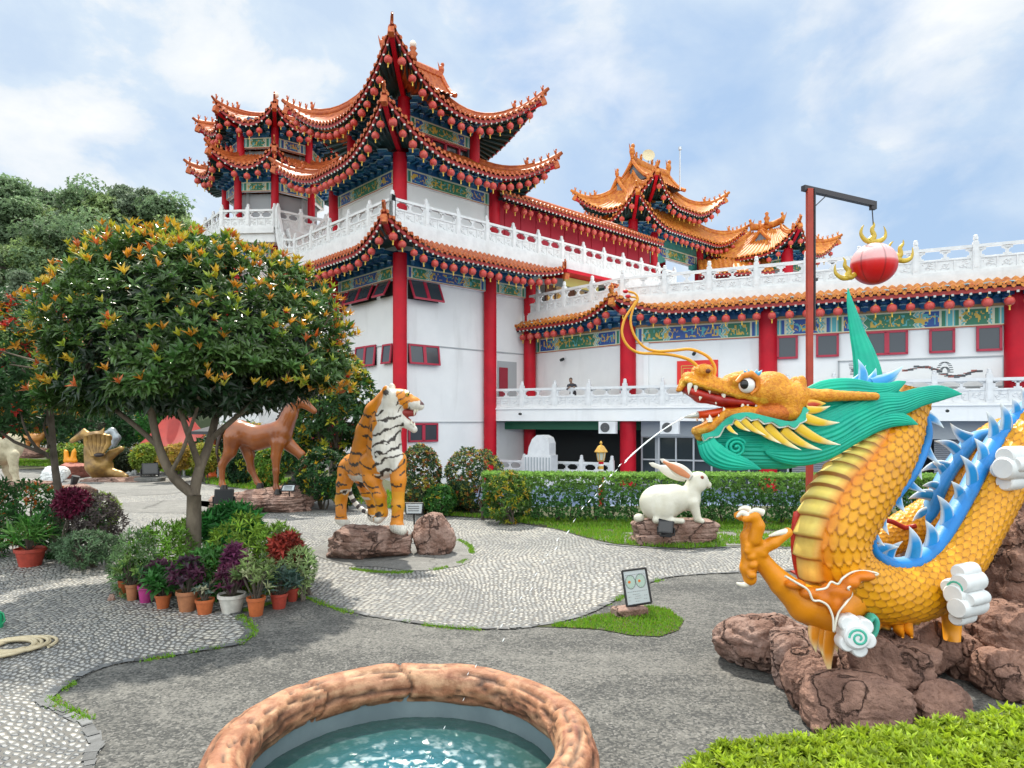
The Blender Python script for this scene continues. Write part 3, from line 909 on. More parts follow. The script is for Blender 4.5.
def roof(parent, E, T, z_e, z_t, lift, Lc, flare, sides=None, tile=0.30, inner=None, z_in=None, lan=None, prof=1.5, corner_fn=None,
         ridge_end=True, ridge=0.13, closed=True, nv=9, raft=True, fine=True):
    """E eave corners (plan, anticlockwise seen from above or clockwise; consistent), T top corners; upturned corners.
    lan: {side: (label text, group, from_end)}"""
    E = [d3(e) for e in E]; T = [d3(t) for t in T]; k = len(E)
    cen = sum(E + T, V(0, 0, 0)) / (2 * k)
    sides = sides if sides is not None else range(k if closed else k - 1)
    def bis(i):
        v = (E[i] - T[i]); v.z = 0
        return v.normalized() if v.length > 1e-6 else V(0, 0, 0)
    corners = corner_fn if corner_fn else (lambda i: 1.0)
    def surf(i, u, v):
        j = (i + 1) % k
        L = (E[j] - E[i]).length
        base = E[i].lerp(E[j], u); top = T[i].lerp(T[j], u)
        lc = min(Lc, L / 2)
        c0 = max(0, 1 - u * L / lc) ** 2 * corners(i); c1 = max(0, 1 - (1 - u) * L / lc) ** 2 * corners(j)
        p = base.lerp(top, v) + (bis(i) * c0 + bis(j) * c1) * flare * (1 - v) ** 2
        p.z = z_e + (z_t - z_e) * v ** prof + lift * (c0 + c1) * (1 - v) ** 2
        return p
    out_n = []
    for i in sides:
        j = (i + 1) % k; L = (E[j] - E[i]).length; d = (E[j] - E[i]).normalized(); n = V(d.y, -d.x, 0)
        if n.dot((E[i] + E[j]) / 2 - cen) < 0: n = -n
        nt = max(3, round(L / tile)); sub = 4
        nu = nt * sub + 1
        us = np.linspace(0, 1, nu); vs = np.linspace(0, 1, nv)
        P = np.zeros((nu, nv, 3)); flip = (d.cross(n)).z > 0
        for a, u in enumerate(us):
            ph = a % sub
            hgt = (0.0, 0.075, 0.115, 0.075)[ph]
            for b, v in enumerate(vs):
                p = surf(i, u, v); P[a, b] = (p.x, p.y, p.z + hgt)
        mb = MB(); mb.grid(P, flip=not flip)
        mb.build('roof_tiles', M_TILE, parent, smooth=True)
        # tile ends, drip edge and eave board
        mb = MB()
        ed = MB()
        low = np.zeros((nu, 2, 3)); 
        for a in range(nu):
            low[a, 0] = P[a, 0]; q = surf(i, us[a], 0); low[a, 1] = (q.x - n.x * .02, q.y - n.y * .02, q.z - 0.09)
        ed.grid(low, flip=flip)
        for t in range(nt):
            u = (t * sub + 2) / (nt * sub); p = surf(i, u, 0) + n * 0.02 + ZUP * 0.035
            dd = (surf(i, min(1, u + .01), 0) - surf(i, max(0, u - .01), 0)).normalized(); up = (ZUP - dd * dd.z).normalized()
            b = mb.verts([tuple(p + n * 0.035)] + [tuple(p + n * 0.03 + (dd * math.cos(x) + up * math.sin(x)) * 0.085) for x in np.arange(8) * math.pi / 4]
                         + [tuple(p - n * 0.03 + (dd * math.cos(x) + up * math.sin(x)) * 0.085) for x in np.arange(8) * math.pi / 4])
            for x in range(8):
                mb.tris([[b, b + 1 + x, b + 1 + (x + 1) % 8]]); mb.quads([[b + 1 + x, b + 9 + x, b + 9 + (x + 1) % 8, b + 1 + (x + 1) % 8]])
            # drip tile between
            u2 = t / nt; p = surf(i, u2, 0) + n * 0.03
            mb.poly([tuple(p - dd * .1 + up * .0), tuple(p + dd * .1), tuple(p + dd * .06 - up * .1), tuple(p - up * .15), tuple(p - dd * .06 - up * .1)])
        mb.build('tile_edge', M_TILEEND, parent)
        # eave board
        nb = max(8, nt)
        rows = []
        for a in range(nb + 1):
            q = surf(i, a / nb, 0) - ZUP * 0.09 - n * 0.05
            rows.append([tuple(q), tuple(q - ZUP * 0.16), tuple(q - ZUP * 0.16 - n * 0.08), tuple(q - n * 0.08)])
        eb = MB(); eb.grid(rows, cv=True); 
        ed_o = eb.build('eave_board', M_FASC, parent)
        # soffit + rafters
        if inner is not None:
            I0, I1 = d3(inner[i]), d3(inner[j])
            rows = []
            for a in range(nb + 1):
                u = a / nb; q = surf(i, u, 0) - ZUP * 0.20 - n * 0.06; w = I0.lerp(I1, u); w.z = z_in
                m_ = q.lerp(w, 0.5); m_.z = q.z * .4 + w.z * .6 if q.z > w.z else m_.z
                rows.append([tuple(q), tuple(m_), tuple(w)])
            sb = MB(); sb.grid(rows, flip=flip)
            sb.build('soffit', M_SOFF, parent)
            if raft:
                rb = MB(); nr = max(4, round(L / 0.30))
                for a in range(nr):
                    u = (a + .5) / nr; q = surf(i, u, 0) - ZUP * 0.27 - n * 0.07; w = I0.lerp(I1, u); w.z = z_in - 0.05
                    e = q.lerp(w, 0.5); e.z = (q.z * .4 + w.z * .6 if q.z > w.z else e.z) - 0.05
                    ax = (e - q); ln = ax.length; axn = ax.normalized(); sd = axn.cross(ZUP).normalized(); up = sd.cross(axn)
                    rb.obox(q.lerp(e, .5), sd * 0.045, up * 0.045, ax / 2, 0)
                    rb.obox(q - axn * 0.012, sd * 0.042, up * 0.042, axn * 0.011, 1)
                rb.build('rafter_row', [M_RAFT, M_RAFTEND], parent)
        if lan and i in lan:
            txt, grp, rev, sp_, rng = lan[i]
            nl = int(L * (rng[1] - rng[0]) / (sp_ * .93))
            for a in range(nl):
                u = rng[0] + (rng[1] - rng[0]) * (a + .5) / nl + R.uniform(-.08, .08) / L
                q = surf(i, 1 - u if rev else u, 0) - n * 0.22 - ZUP * 0.62
                lab = f'{ORD[a]} red lantern {txt}' if a else f'red lantern closest to the start, {txt}'
                lab = lab if a else f'first red lantern {txt}'
                lantern(q, lab, grp)
    # hip ridges
    any_ = False
    allc = sorted({i for i in sides} | {(i + 1) % k for i in sides})
    for i in allc:
        if corners(i) < 0.05: continue
        rm = MB(); cb = MB()
        pts = [surf(i, 0, v) + ZUP * 0.12 for v in np.linspace(0, 1, 12)]
        d = (pts[0] - pts[1]).normalized(); dh = V(d.x, d.y, 0).normalized()
        rr = [ridge * (0.75 + 0.25 * min(1, t / 3)) for t in range(12)]
        # crest above, stepped
        tip = pts[0] + dh * 0.22 + ZUP * (0.12 if lift > .4 else 0.05)
        rm.tube([tip + ZUP * .03] + pts, [ridge * .5] + rr, 6, 0, flat=(1.35, 0.8))
        rm.tube([q + ZUP * ridge * 1.3 for q in pts[3:]], [r * .55 for r in rr[3:]], 6, 0)
        if ridge_end:
            sd = dh.cross(ZUP)
            L2 = (pts[0] - pts[-1]).length
            for t in range(5):
                f = (0.12 + 0.36 * t) / L2 * 11
                a = int(f); q = pts[min(a, 11)].lerp(pts[min(a + 1, 11)], f - a)
                fm = MB(); figure(fm, q + ZUP * ridge * 1.1, dh, (0.95 if t < 4 else 1.5), 0); fm.build('ridge_figure', M_TILEEND, parent, smooth=True)
        # corner beam under the tip
        if inner is not None:
            w = d3(inner[i]); w.z = z_in - 0.12
            q = surf(i, 0, 0) - ZUP * 0.42 - dh * 0.18
            e = w.lerp(q, 0.55); e.z = w.z * .62 + q.z * .38
            for s0, s1 in ((w, e), (e, q)):
                ax = s1 - s0; sd = ax.cross(ZUP).normalized(); up = sd.cross(ax.normalized())
                cb.obox(s0.lerp(s1, .5), sd * 0.10, up * 0.14, ax * 0.52, 0)
            axn = (q - e).normalized(); sd = axn.cross(ZUP).normalized(); up = sd.cross(axn)
            cb.obox(q + axn * 0.10, sd * 0.13, up * 0.17, axn * 0.14, 1)
            cb.build('corner_beam', [M_RED, M_TILEEND], parent)
        rm.build('hip_ridge', M_TILE, parent, smooth=True)
    return surf

def gablet(parent, A, B, half, drop, name='gable', front=True, m=None):
    """small tiled saddle roof: ridge A-B (3D), half-width vector, height drop, with a grey gable panel"""
    A, B, half = Vector(A), Vector(B), Vector(half)
    mb = MB()
    L = (B - A).length; n = max(4, int(L / .3)) * 4 + 1
    for s in (1, -1):
        P = np.zeros((n, 6, 3))
        for i in range(n):
            for j in range(6):
                v = j / 5; p = A.lerp(B, i / (n - 1)) + half * s * v; p.z -= drop * (1 - (1 - v) ** 1.5)
                p.z += (0, .05, .08, .05)[i % 4]; P[i, j] = tuple(p)
        mb.grid(P, flip=s > 0)
        for E_ in (A, B):
            mb.tube([E_ + half * s * v - ZUP * (drop * (1 - (1 - v) ** 1.5) - .1) for v in (0, .25, .5, .75, 1.0)], .14, 6, 1)
    mb.tube([A + ZUP * .12, B + ZUP * .12], .16, 6, 1, flat=(1.5, .8))
    d = (B - A).normalized()
    for E_ in (A, B):
        figure(mb, E_ + ZUP * .2, d, 2.2, 1)
        c = E_.lerp((A + B) / 2, .08)
        mb.tris([[mb.verts([tuple(c - ZUP * .1), tuple(c + half * .8 - ZUP * drop * .95), tuple(c - half * .8 - ZUP * drop * .95)]) + q for q in (0, 1, 2)]], 2)
    return mb.build(name, [M_TILE, M_TILEEND, mat('gable_grey', (.18, .22, .26), .6)], parent)

def balustrade(parent, pts, z, sp=2.0, h=1.08, base=0.0, name='balustrade', z_list=None, basem=None, hp=1.42, th=0.16, panels=True):
    """white carved stone railing along plan points; z may vary per point"""
    pts = [d3(p) for p in pts]; zs = z_list or [z] * len(pts)
    ra = MB(); segs = []
    for a in range(len(pts) - 1):
        L = (pts[a + 1] - pts[a]).length; k = max(1, round(L / sp))
        for b in range(k):
            segs.append((pts[a].lerp(pts[a + 1], b / k), pts[a].lerp(pts[a + 1], (b + 1) / k), zs[a] + (zs[a + 1] - zs[a]) * b / k, zs[a] + (zs[a + 1] - zs[a]) * (b + 1) / k))
    for p, q, z0, z1 in segs:
        d = (q - p).normalized(); n = V(-d.y, d.x, 0)
        p3, q3 = p + ZUP * z0, q + ZUP * z1
        m_ = (p3 + q3) / 2; ax = (q3 - p3) / 2; up = n.cross(ax.normalized()) if abs(z1 - z0) > .01 else ZUP
        up = -up if up.z < 0 else up
        ra.obox(m_ + ZUP * (h - 0.06), ax, n * 0.085, ZUP * 0.06)
        ra.obox(m_ + ZUP * 0.05, ax, n * 0.12, ZUP * 0.05)
        if base: ra.obox(m_ - ZUP * (base / 2 - 0.0), ax, n * 0.14, ZUP * base / 2)
    rail = ra.build(name, M_STONE, parent)
    # post mesh shared
    pk = ('post', hp)
    if pk not in balustrade.cache:
        m = MB(); w = 0.105
        m.box((0, 0, (h + .1) / 2), (w * 2, w * 2, h + .1))
        m.box((0, 0, h + .12), (w * 1.5, w * 1.5, 0.05)); 
        m.lathe([(0, hp), (0.05, hp - .01), (0.085, hp - 0.05), (0.07, hp - .09), (0.09, hp - .11), (0.09, hp - .2), (0.06, hp - .24), (0.085, hp - 0.27), (0.085, hp - 0.30), (0.0, hp - .30)], n=10)
        for s in (-1, 1):
            m.box((0, s * (w + .004), .55), (w * 1.2, .02, .7)); m.box((s * (w + .004), 0, .55), (.02, w * 1.2, .7))
        o = m.build('post', M_STONE, smooth=False); balustrade.cache[pk] = o.data
        bpy.data.objects.remove(o)
    org = ORG[rail.name]
    ends = [(p, z0, (q - p)) for p, q, z0, z1 in segs] + [(segs[-1][1], segs[-1][3], segs[-1][1] - segs[-1][0])]
    for p, z0, dd in ends:
        o = bpy.data.objects.new('post', balustrade.cache[pk]); COL.objects.link(o); o.parent = rail
        o.location = p + ZUP * z0 - org; o.rotation_euler = (0, 0, math.atan2(dd.y, dd.x))
    if panels:
        for p, q, z0, z1 in segs:
            L = (q - p).length - 0.2; sl = (z1 - z0)
            key = (round(L, 2), round(sl, 2))
            if key not in balustrade.cache:
                m = MB(); hl = L / 2; k = sl / (L + .2)
                def bx(x, y, zz, sx, sy, sz): m.obox((x, y, zz + k * x + sl / 2), (sx / 2, 0, k * sx / 2), (0, sy / 2, 0), (0, 0, sz / 2))
                bx(0, 0, 0.36, L, 0.06, 0.56)
                for s in (-1, 1):
                    y = s * 0.045
                    bx(0, y, 0.58, L, 0.03, 0.05); bx(0, y, 0.12, L, 0.03, 0.05)
                    for x in (-hl + .03, -hl * .34, hl * .34, hl - .03): bx(x, y, .35, .05, .03, .44)
                    # carved scrolls: short relief curls in each field
                    rr = random.Random(int(L * 100))
                    for f in (-0.67, 0.0, 0.67):
                        for _ in range(7):
                            a = rr.uniform(0, 3.1); cx = f * hl + rr.uniform(-.17, .17) * hl; cz = .35 + rr.uniform(-.13, .13)
                            r_ = rr.uniform(.05, .10)
                            pts_ = [(cx + r_ * math.cos(a + t), s * 0.036, cz + r_ * .7 * math.sin(a + t) + k * cx + sl / 2) for t in (0, .8, 1.6, 2.4, 3.1)]
                            m.tube(pts_, .016, 4, cap=False)
                # open band with cloud-shaped supports
                for x in (-hl + .05, 0, hl - .05):
                    bx(x, 0, 0.75, .10, .09, .26); bx(x, 0, 0.92, .36, .09, .07); bx(x, 0, .66, .26, .08, .07); bx(x, 0, .87, .2, .09, .06)
                o = m.build('panel', M_STONE); balustrade.cache[key] = o.data; bpy.data.objects.remove(o)
            d = (q - p)
            o = bpy.data.objects.new('panel', balustrade.cache[key]); COL.objects.link(o); o.parent = rail
            o.location = (p + q) / 2 + ZUP * z0 - org; o.rotation_euler = (0, 0, math.atan2(d.y, d.x))
    return rail
balustrade.cache = {}

def window(parent, P, d, n, x0, x1, z0, z1, panes=2, open_=0.0, off=0.03, glass=None):
    """red framed window on a facade: x along d from P"""
    P = d3(P); mb = MB(); g = MB()
    w = (x1 - x0) / panes
    tl = open_
    # dark reveal
    c = P + d * ((x0 + x1) / 2) + n * (off); c.z = (z0 + z1) / 2
    mb.obox(c, d * (x1 - x0) / 2, n * 0.01, ZUP * (z1 - z0) / 2, 1)
    def bar(a, b, t=0.045):
        ax = (b - a); sd = n.cross(ax).normalized()
        mb.obox((a + b) / 2, ax / 2, sd * t, n * 0.035, 0)
    for i in range(panes):
        a = x0 + w * i; b = a + w
        A = P + d * a + n * (off + .05); B = P + d * b + n * (off + .05)
        ta = A.copy(); ta.z = z1; tb = B.copy(); tb.z = z1
        la = A + n * tl; la.z = z0; lb = B + n * tl; lb.z = z0
        bar(ta, tb); bar(la, lb); bar(ta + d * .045, la + d * .045); bar(tb - d * .045, lb - d * .045)
        g.poly([tuple(x) for x in (ta, la, lb, tb)])
    f = mb.build('window', [M_WFR, M_DARK], parent)
    g.build('pane', glass or M_GLASS, f)
    return f
P4 = V(-5.29, 32.1, 0)
def PL(P, d, t, n=None, off=0.0):
    v = P + d * t
    return v + n * off if n is not None else v
def tower():
    tw = thing('temple_tower', 'tallest white temple tower with red corner columns and three tiers of upturned orange roofs', 'temple', (P4.x, P4.y, -1.5))
    LR, LL = 8.6, 24.0
    # lower block walls
    mb = MB()
    sec_box(mb, PL(P4, D1, .3), PL(P4, D1, 8.9), -1.5, 8.56, N1, 0.3, 0, -0.30)
    sec_box(mb, PL(P4, D2, LL), PL(P4, D2, .3), -1.5, 8.56, N2, 0.3, 0, -0.30)
    # slightly proud bands = storey lines
    for z in (1.62, 5.40):
        sec_box(mb, PL(P4, D1, 0), PL(P4, D1, 8.7), z, z + .05, N1, 0.06, 1, -0.25)
        sec_box(mb, PL(P4, D2, LL), PL(P4, D2, 0), z, z + .05, N2, 0.06, 1, -0.25)
    mb.build('wall', [M_WHITE, M_GREY], tw)
    for t, z1 in ((0, 9.6), (5.66, 9.6), (8.6, 9.4)): column(tw, PL(P4, D1, t), -1.5, z1, .33)
    for t in (6.2, 12.4, 18.6): column(tw, PL(P4, D2, t), -1.5, 9.6, .33)
    # friezes, beams
    mb = MB(); s = 0
    for a, b in ((0.33, 5.33), (5.99, 8.3)):
        frieze(mb, PL(P4, D1, a), PL(P4, D1, b), 8.50, 9.12, N1, s, 0.02); s += 1
        sec_box(mb, PL(P4, D1, a), PL(P4, D1, b), 8.5, 9.12, N1, .3, 0, 0.0)
    for a, b in ((0.33, 5.87), (6.53, 12.07), (12.73, 18.3)):
        frieze(mb, PL(P4, D2, b), PL(P4, D2, a), 8.50, 9.12, N2, s, 0.02); s += 1
        sec_box(mb, PL(P4, D2, b), PL(P4, D2, a), 8.5, 9.12, N2, .3, 0, 0.0)
    mb.build('frieze', M_FRZ, tw)
    brackets(tw, PL(P4, D1, .3), PL(P4, D1, 8.5), N1, 9.12, 9.8, .85)
    brackets(tw, PL(P4, D2, 18), PL(P4, D2, .3), N2, 9.12, 9.8, .85)
    o = 2.1
    cN = N1 + N2
    E = [PL(P4, D2, LL, N2, o), P4 + cN * o, PL(P4, D1, 9.2, N1, o)]
    T = [PL(P4, D2, LL, N2, 1.2), P4 + cN * 1.2, PL(P4, D1, 10.0, N1, 1.2)]
    I = [PL(P4, D2, LL, N2, .1), P4 + cN * .1, PL(P4, D1, 9.6, N1, .1)]
    roof(tw, E, T, 9.5, 10.15, 1.15, 3.3, .45, closed=False, inner=I, z_in=10.0, corner_fn=lambda i: (0.0, 1.0, 0.42)[i],
         lan={1: ('from the corner under the right eave of the lowest tower roof', 'lanterns under the right eave of the lowest tower roof', False, .6, (0.02, .97)),
              0: ('from the corner under the left eave of the lowest tower roof', 'lanterns under the left eave of the lowest tower roof', True, .66, (0.02, .5))})
    # terrace deck
    mb = MB()
    C = P4 + cN * 1.1
    mb.poly([tuple(v) for v in (PL(P4, D2, LL, N2, 1.1) + ZUP * 10.5, C + ZUP * 10.5, PL(P4, D1, 21, N1, 1.1) + ZUP * 10.5, PL(P4, D1, 21, N1, -8) + ZUP * 10.5, PL(P4, D2, LL, N2, -8) + ZUP * 10.5)])
    sec_box(mb, PL(P4, D1, 8.9), PL(P4, D1, 21), 9.9, 10.5, N1, .4, 0, 1.0)
    sec_box(mb, PL(P4, D1, 8.9), PL(P4, D1, 21), -1.5, 9.9, N1, .4, 0, -1.6)
    mb.build('terrace_deck', M_STONE, tw)
    balustrade(tw, [PL(P4, D2, 8.4, N2, 1.2), P4 + cN * 1.2], 10.62, 1.75, base=.62)
    balustrade(tw, [P4 + cN * 1.2, PL(P4, D1, 21, N1, 1.2)], 10.62, 1.82, base=.62)
    # second tier
    for p in (P4, PL(P4, D1, 5.9), PL(P4, D2, 6.2), PL(P4, D1, 5.9) + D2 * 6.2): column(tw, p, 10.5, 14.3, .33)
    mb = MB(); A, B, Cc, Dd = P4, PL(P4, D1, 5.9), PL(P4, D1, 5.9) + D2 * 6.2, PL(P4, D2, 6.2)
    for a, b, n in ((A, B, N1), (B, Cc, -N2), (Cc, Dd, -N1), (Dd, A, N2)): sec_box(mb, a, b, 10.5, 13.05, n, .3, 0, -.15)
    mb.build('wall', M_WHITE, tw)
    mb = MB(); s = 5
    for a, b, n in ((A, B, N1), (B, Cc, -N2), (Dd, A, N2)):
        d = (b - a).normalized()
        frieze(mb, a + d * .3, b - d * .3, 13.05, 13.72, n, s, .02); s += 1
        sec_box(mb, a, b, 13.05, 13.72, n, .3, 0, 0)
    mb.build('frieze', M_FRZ, tw)
    for a, b, n in ((A, B, N1), (B, Cc, -N2), (Dd, A, N2)): brackets(tw, a, b, n, 13.72, 14.35, .85)
    def sq(C0, a, b, o): return [C0 + cN * o, C0 + D1 * a + N1 * o - N2 * o, C0 + D1 * a + D2 * b - cN * o, C0 + D2 * b + N2 * o - N1 * o]
    roof(tw, sq(P4, 5.9, 6.2, o), sq(P4, 5.9, 6.2, -.75), 13.9, 15.5, 1.75, 4.2, .45, sides=[0, 1, 3], inner=sq(P4, 5.9, 6.2, .1), z_in=14.6,
         lan={0: ('from the corner under the right eave of the middle tower roof', 'lanterns under the right eave of the middle tower roof', False, .55, (.03, .97)),
              3: ('from the corner under the left eave of the middle tower roof', 'lanterns under the left eave of the middle tower roof', True, .6, (.03, .97))})
    # third tier
    C3 = P4 - cN * .7; a3, b3 = 4.43, 4.85
    q = sq(C3, a3, b3, 0)
    for p in q: column(tw, p, 14.5, 17.4, .30)
    mb = MB(); fb = MB(); s = 9
    for i in (0, 1, 3):
        a, b = q[i], q[(i + 1) % 4]; n = (N1, -N2, -N1, N2)[i]
        sec_box(mb, a, b, 14.5, 15.25, n, .25, 0, -.15)
        sec_box(mb, a, b, 15.25, 16.02, n, .15, 1, -.25)
        d = (b - a).normalized(); L = (b - a).length
        for k in range(6):
            c = a + d * (L * k / 5) + n * -.18; c.z = 15.63; mb.obox(c, d * .05, n * .08, ZUP * .39, 2)
        for zz in (15.28, 15.99):
            c = (a + b) / 2 + n * -.18; c.z = zz; mb.obox(c, d * L / 2, n * .08, ZUP * .05, 2)
        frieze(fb, a + d * .3, b - d * .3, 16.02, 16.68, n, s, .02); s += 1
        sec_box(fb, a, b, 16.02, 16.68, n, .3, 0, 0)
        brackets(tw, a, b, n, 16.68, 17.3, .8)
    mb.build('window_band', [M_WHITE, M_GLASS, M_WFR], tw); fb.build('frieze', M_FRZ, tw)
    cen = C3 + D1 * a3 / 2 + D2 * b3 / 2
    T = [cen + D1 * x + D2 * y for x, y in ((-1.9, -.12), (1.9, -.12), (1.9, .12), (-1.9, .12))]
    roof(tw, sq(C3, a3, b3, o + .05), T, 16.62, 19.6, 2.3, 4.3, .75, sides=[0, 1, 2, 3], inner=q, z_in=17.55, prof=1.9,
         lan={0: ('from the corner under the right eave of the topmost tower roof', 'lanterns under the right eave of the topmost tower roof', False, .6, (.04, .97)),
              3: ('from the corner under the left eave of the topmost tower roof', 'lanterns under the left eave of the topmost tower roof', True, .6, (.04, .97))})
    mb = MB()
    gablet(tw, cen - D1 * 1.9 + ZUP * 20.7, cen + D1 * 1.9 + ZUP * 20.7, D2 * 1.25, 1.5)
    mb.lathe([(0, 21), (.22, 21.0), (.16, 21.2), (.26, 21.35), (.12, 21.5), (.2, 21.65), (0, 21.7)], (cen.x, cen.y, 0), 10)
    mb.ell((cen.x, cen.y, 21.85), (.19, .19, .19), 10, 8, 1)
    mb.build('ridge', [M_TILE, mat('pale_globe', (.8, .72, .62), .4)], tw, smooth=True)
    # windows
    def WR(x0, x1, y0, y1, panes, op):
        t0, t1 = hit(x0, P4 - N1 * .3, D1), hit(x1, P4 - N1 * .3, D1); Dm = 32.3 + .6826 * (t0 + t1) / 2
        window(tw, P4 - N1 * .3, D1, N1, t0, t1, CH + (HY - y1) / F * Dm, CH + (HY - y0) / F * Dm, panes, op)
    def WL(x0, x1, y0, y1, panes, op):
        t0, t1 = hit(x0, P4 - N2 * .3, D2), hit(x1, P4 - N2 * .3, D2); Dm = 32.3 + .7308 * (t0 + t1) / 2
        window(tw, P4 - N2 * .3, D2, N2, min(t0, t1), max(t0, t1), CH + (HY - y1) / F * Dm, CH + (HY - y0) / F * Dm, panes, op)
    WR(407.5, 438, 281, 301, 2, .45); WR(407.5, 438, 346, 364, 2, .12); WR(407.5, 437, 424, 441, 2, 0)
    WL(381, 393.5, 279, 297, 1, .45); WL(352, 377, 283, 303, 2, .45); WL(328, 349, 291, 309, 2, .3)
    WL(384, 393.5, 345, 363, 1, .1); WL(357, 377, 347, 366, 2, .1); WL(347, 370, 425, 442, 2, 0); WL(300, 330, 350, 372, 2, 0); WL(300, 330, 430, 446, 2, 0)
    # door recess between the last two columns
    t0, t1 = hit(501, P4, D1), hit(520, P4, D1)
    mb = MB(); sec_box(mb, PL(P4, D1, t0), PL(P4, D1, t1), 2.35, 4.95, N1, .04, 0, -.27)
    sec_box(mb, PL(P4, D1, t0 + .1), PL(P4, D1, (t0 + t1) / 2), 2.35, 4.6, N1, .04, 1, -.22)
    mb.build('doorway', [M_GREY, M_DKRED], tw)
    # gallery with red boards
    mb = MB()
    sec_box(mb, PL(P4, D1, 6.2), PL(P4, D1, 20), 10.5, 13.6, N1, .3, 0, -.1)
    for k in range(12):
        c = PL(P4, D1, 6.8 + k * 1.2, N1, -.085); c.z = 11.9; mb.obox(c, D1 * .02, N1 * .02, ZUP * 1.35, 0)
    mb.build('red_hoarding', M_BOARD, tw)
    roof(tw, [PL(P4, D1, 5.8, N1, .9), PL(P4, D1, 20.3, N1, .9)], [PL(P4, D1, 5.8, N1, -1.3), PL(P4, D1, 20.3, N1, -1.3)], 13.6, 14.5, 0, 3, 0, closed=False,
         inner=[PL(P4, D1, 5.8, N1, -.1), PL(P4, D1, 20.3, N1, -.1)], z_in=13.6, corner_fn=lambda i: 0.0, prof=1.1,
         lan={0: ('from the tower along the gallery eave above the red hoarding', 'lanterns along the gallery above the red hoarding', False, .62, (0.01, .99))})
    mb = MB(); mb.tube([PL(P4, D1, 5.8, N1, -1.3) + ZUP * 14.6, PL(P4, D1, 20.3, N1, -1.3) + ZUP * 14.6], .15, 6, flat=(1.6, .8))
    p = PL(P4, D1, 13, N1, -1.3)
    for k in range(5): figure(mb, PL(P4, D1, 14.8 + k * .38, N1, -1.3) + ZUP * 14.7, D1, 1.1)
    mb.build('ridge', M_TILE, tw, smooth=True)
    # small canopy with timber screens under the terrace
    A_ = PL(P4, D1, 9.4, N1, 1.6); A2 = PL(P4, D1, 18, N1, 1.6)
    roof(tw, [PL(P4, D1, 12.6, N1, 2.2), PL(P4, D1, 19, N1, 2.2)], [PL(P4, D1, 12.6, N1, .9), PL(P4, D1, 19, N1, .9)], 9.6, 10.0, 0, 3, 0, closed=False, corner_fn=lambda i: 0.0,
         inner=[PL(P4, D1, 12.6, N1, .9), PL(P4, D1, 19, N1, .9)], z_in=9.4)
    mb = MB()
    c = (PL(P4, D1, 9.2, N1, 1.9) + PL(P4, D1, 12.6, N1, 1.9)) / 2; c.z = 9.78
    mb.obox(c, D1 * 1.9, N1 * .55, ZUP * .09, 0)
    sec_box(mb, PL(P4, D1, 9.6), PL(P4, D1, 12.5), 9.15, 9.65, N1, .1, 1, 1.7)
    mb.build('canopy', [M_RED, mat('yellow_panel', (.42, .36, .10), .6)], tw)
    mb = MB()
    for k in range(12):
        t = 9.8 + k * .85
        c = PL(P4, D1, t, N1, .4); c.z = 8.1
        mb.obox(c, D1 * .36, N1 * .04, ZUP * 1.3, k % 2)
        for zz in (-.8, -.1, .6): 
            c2 = PL(P4, D1, t, N1, .46); c2.z = 8.1 + zz; mb.obox(c2, D1 * .25, N1 * .02, ZUP * .24, 2)
    mb.build('timber_screen', [mat('dark_timber', (.14, .05, .025), .5), mat('light_timber', (.50, .34, .18), .6), M_GOLD], tw)
    return tw
tower()

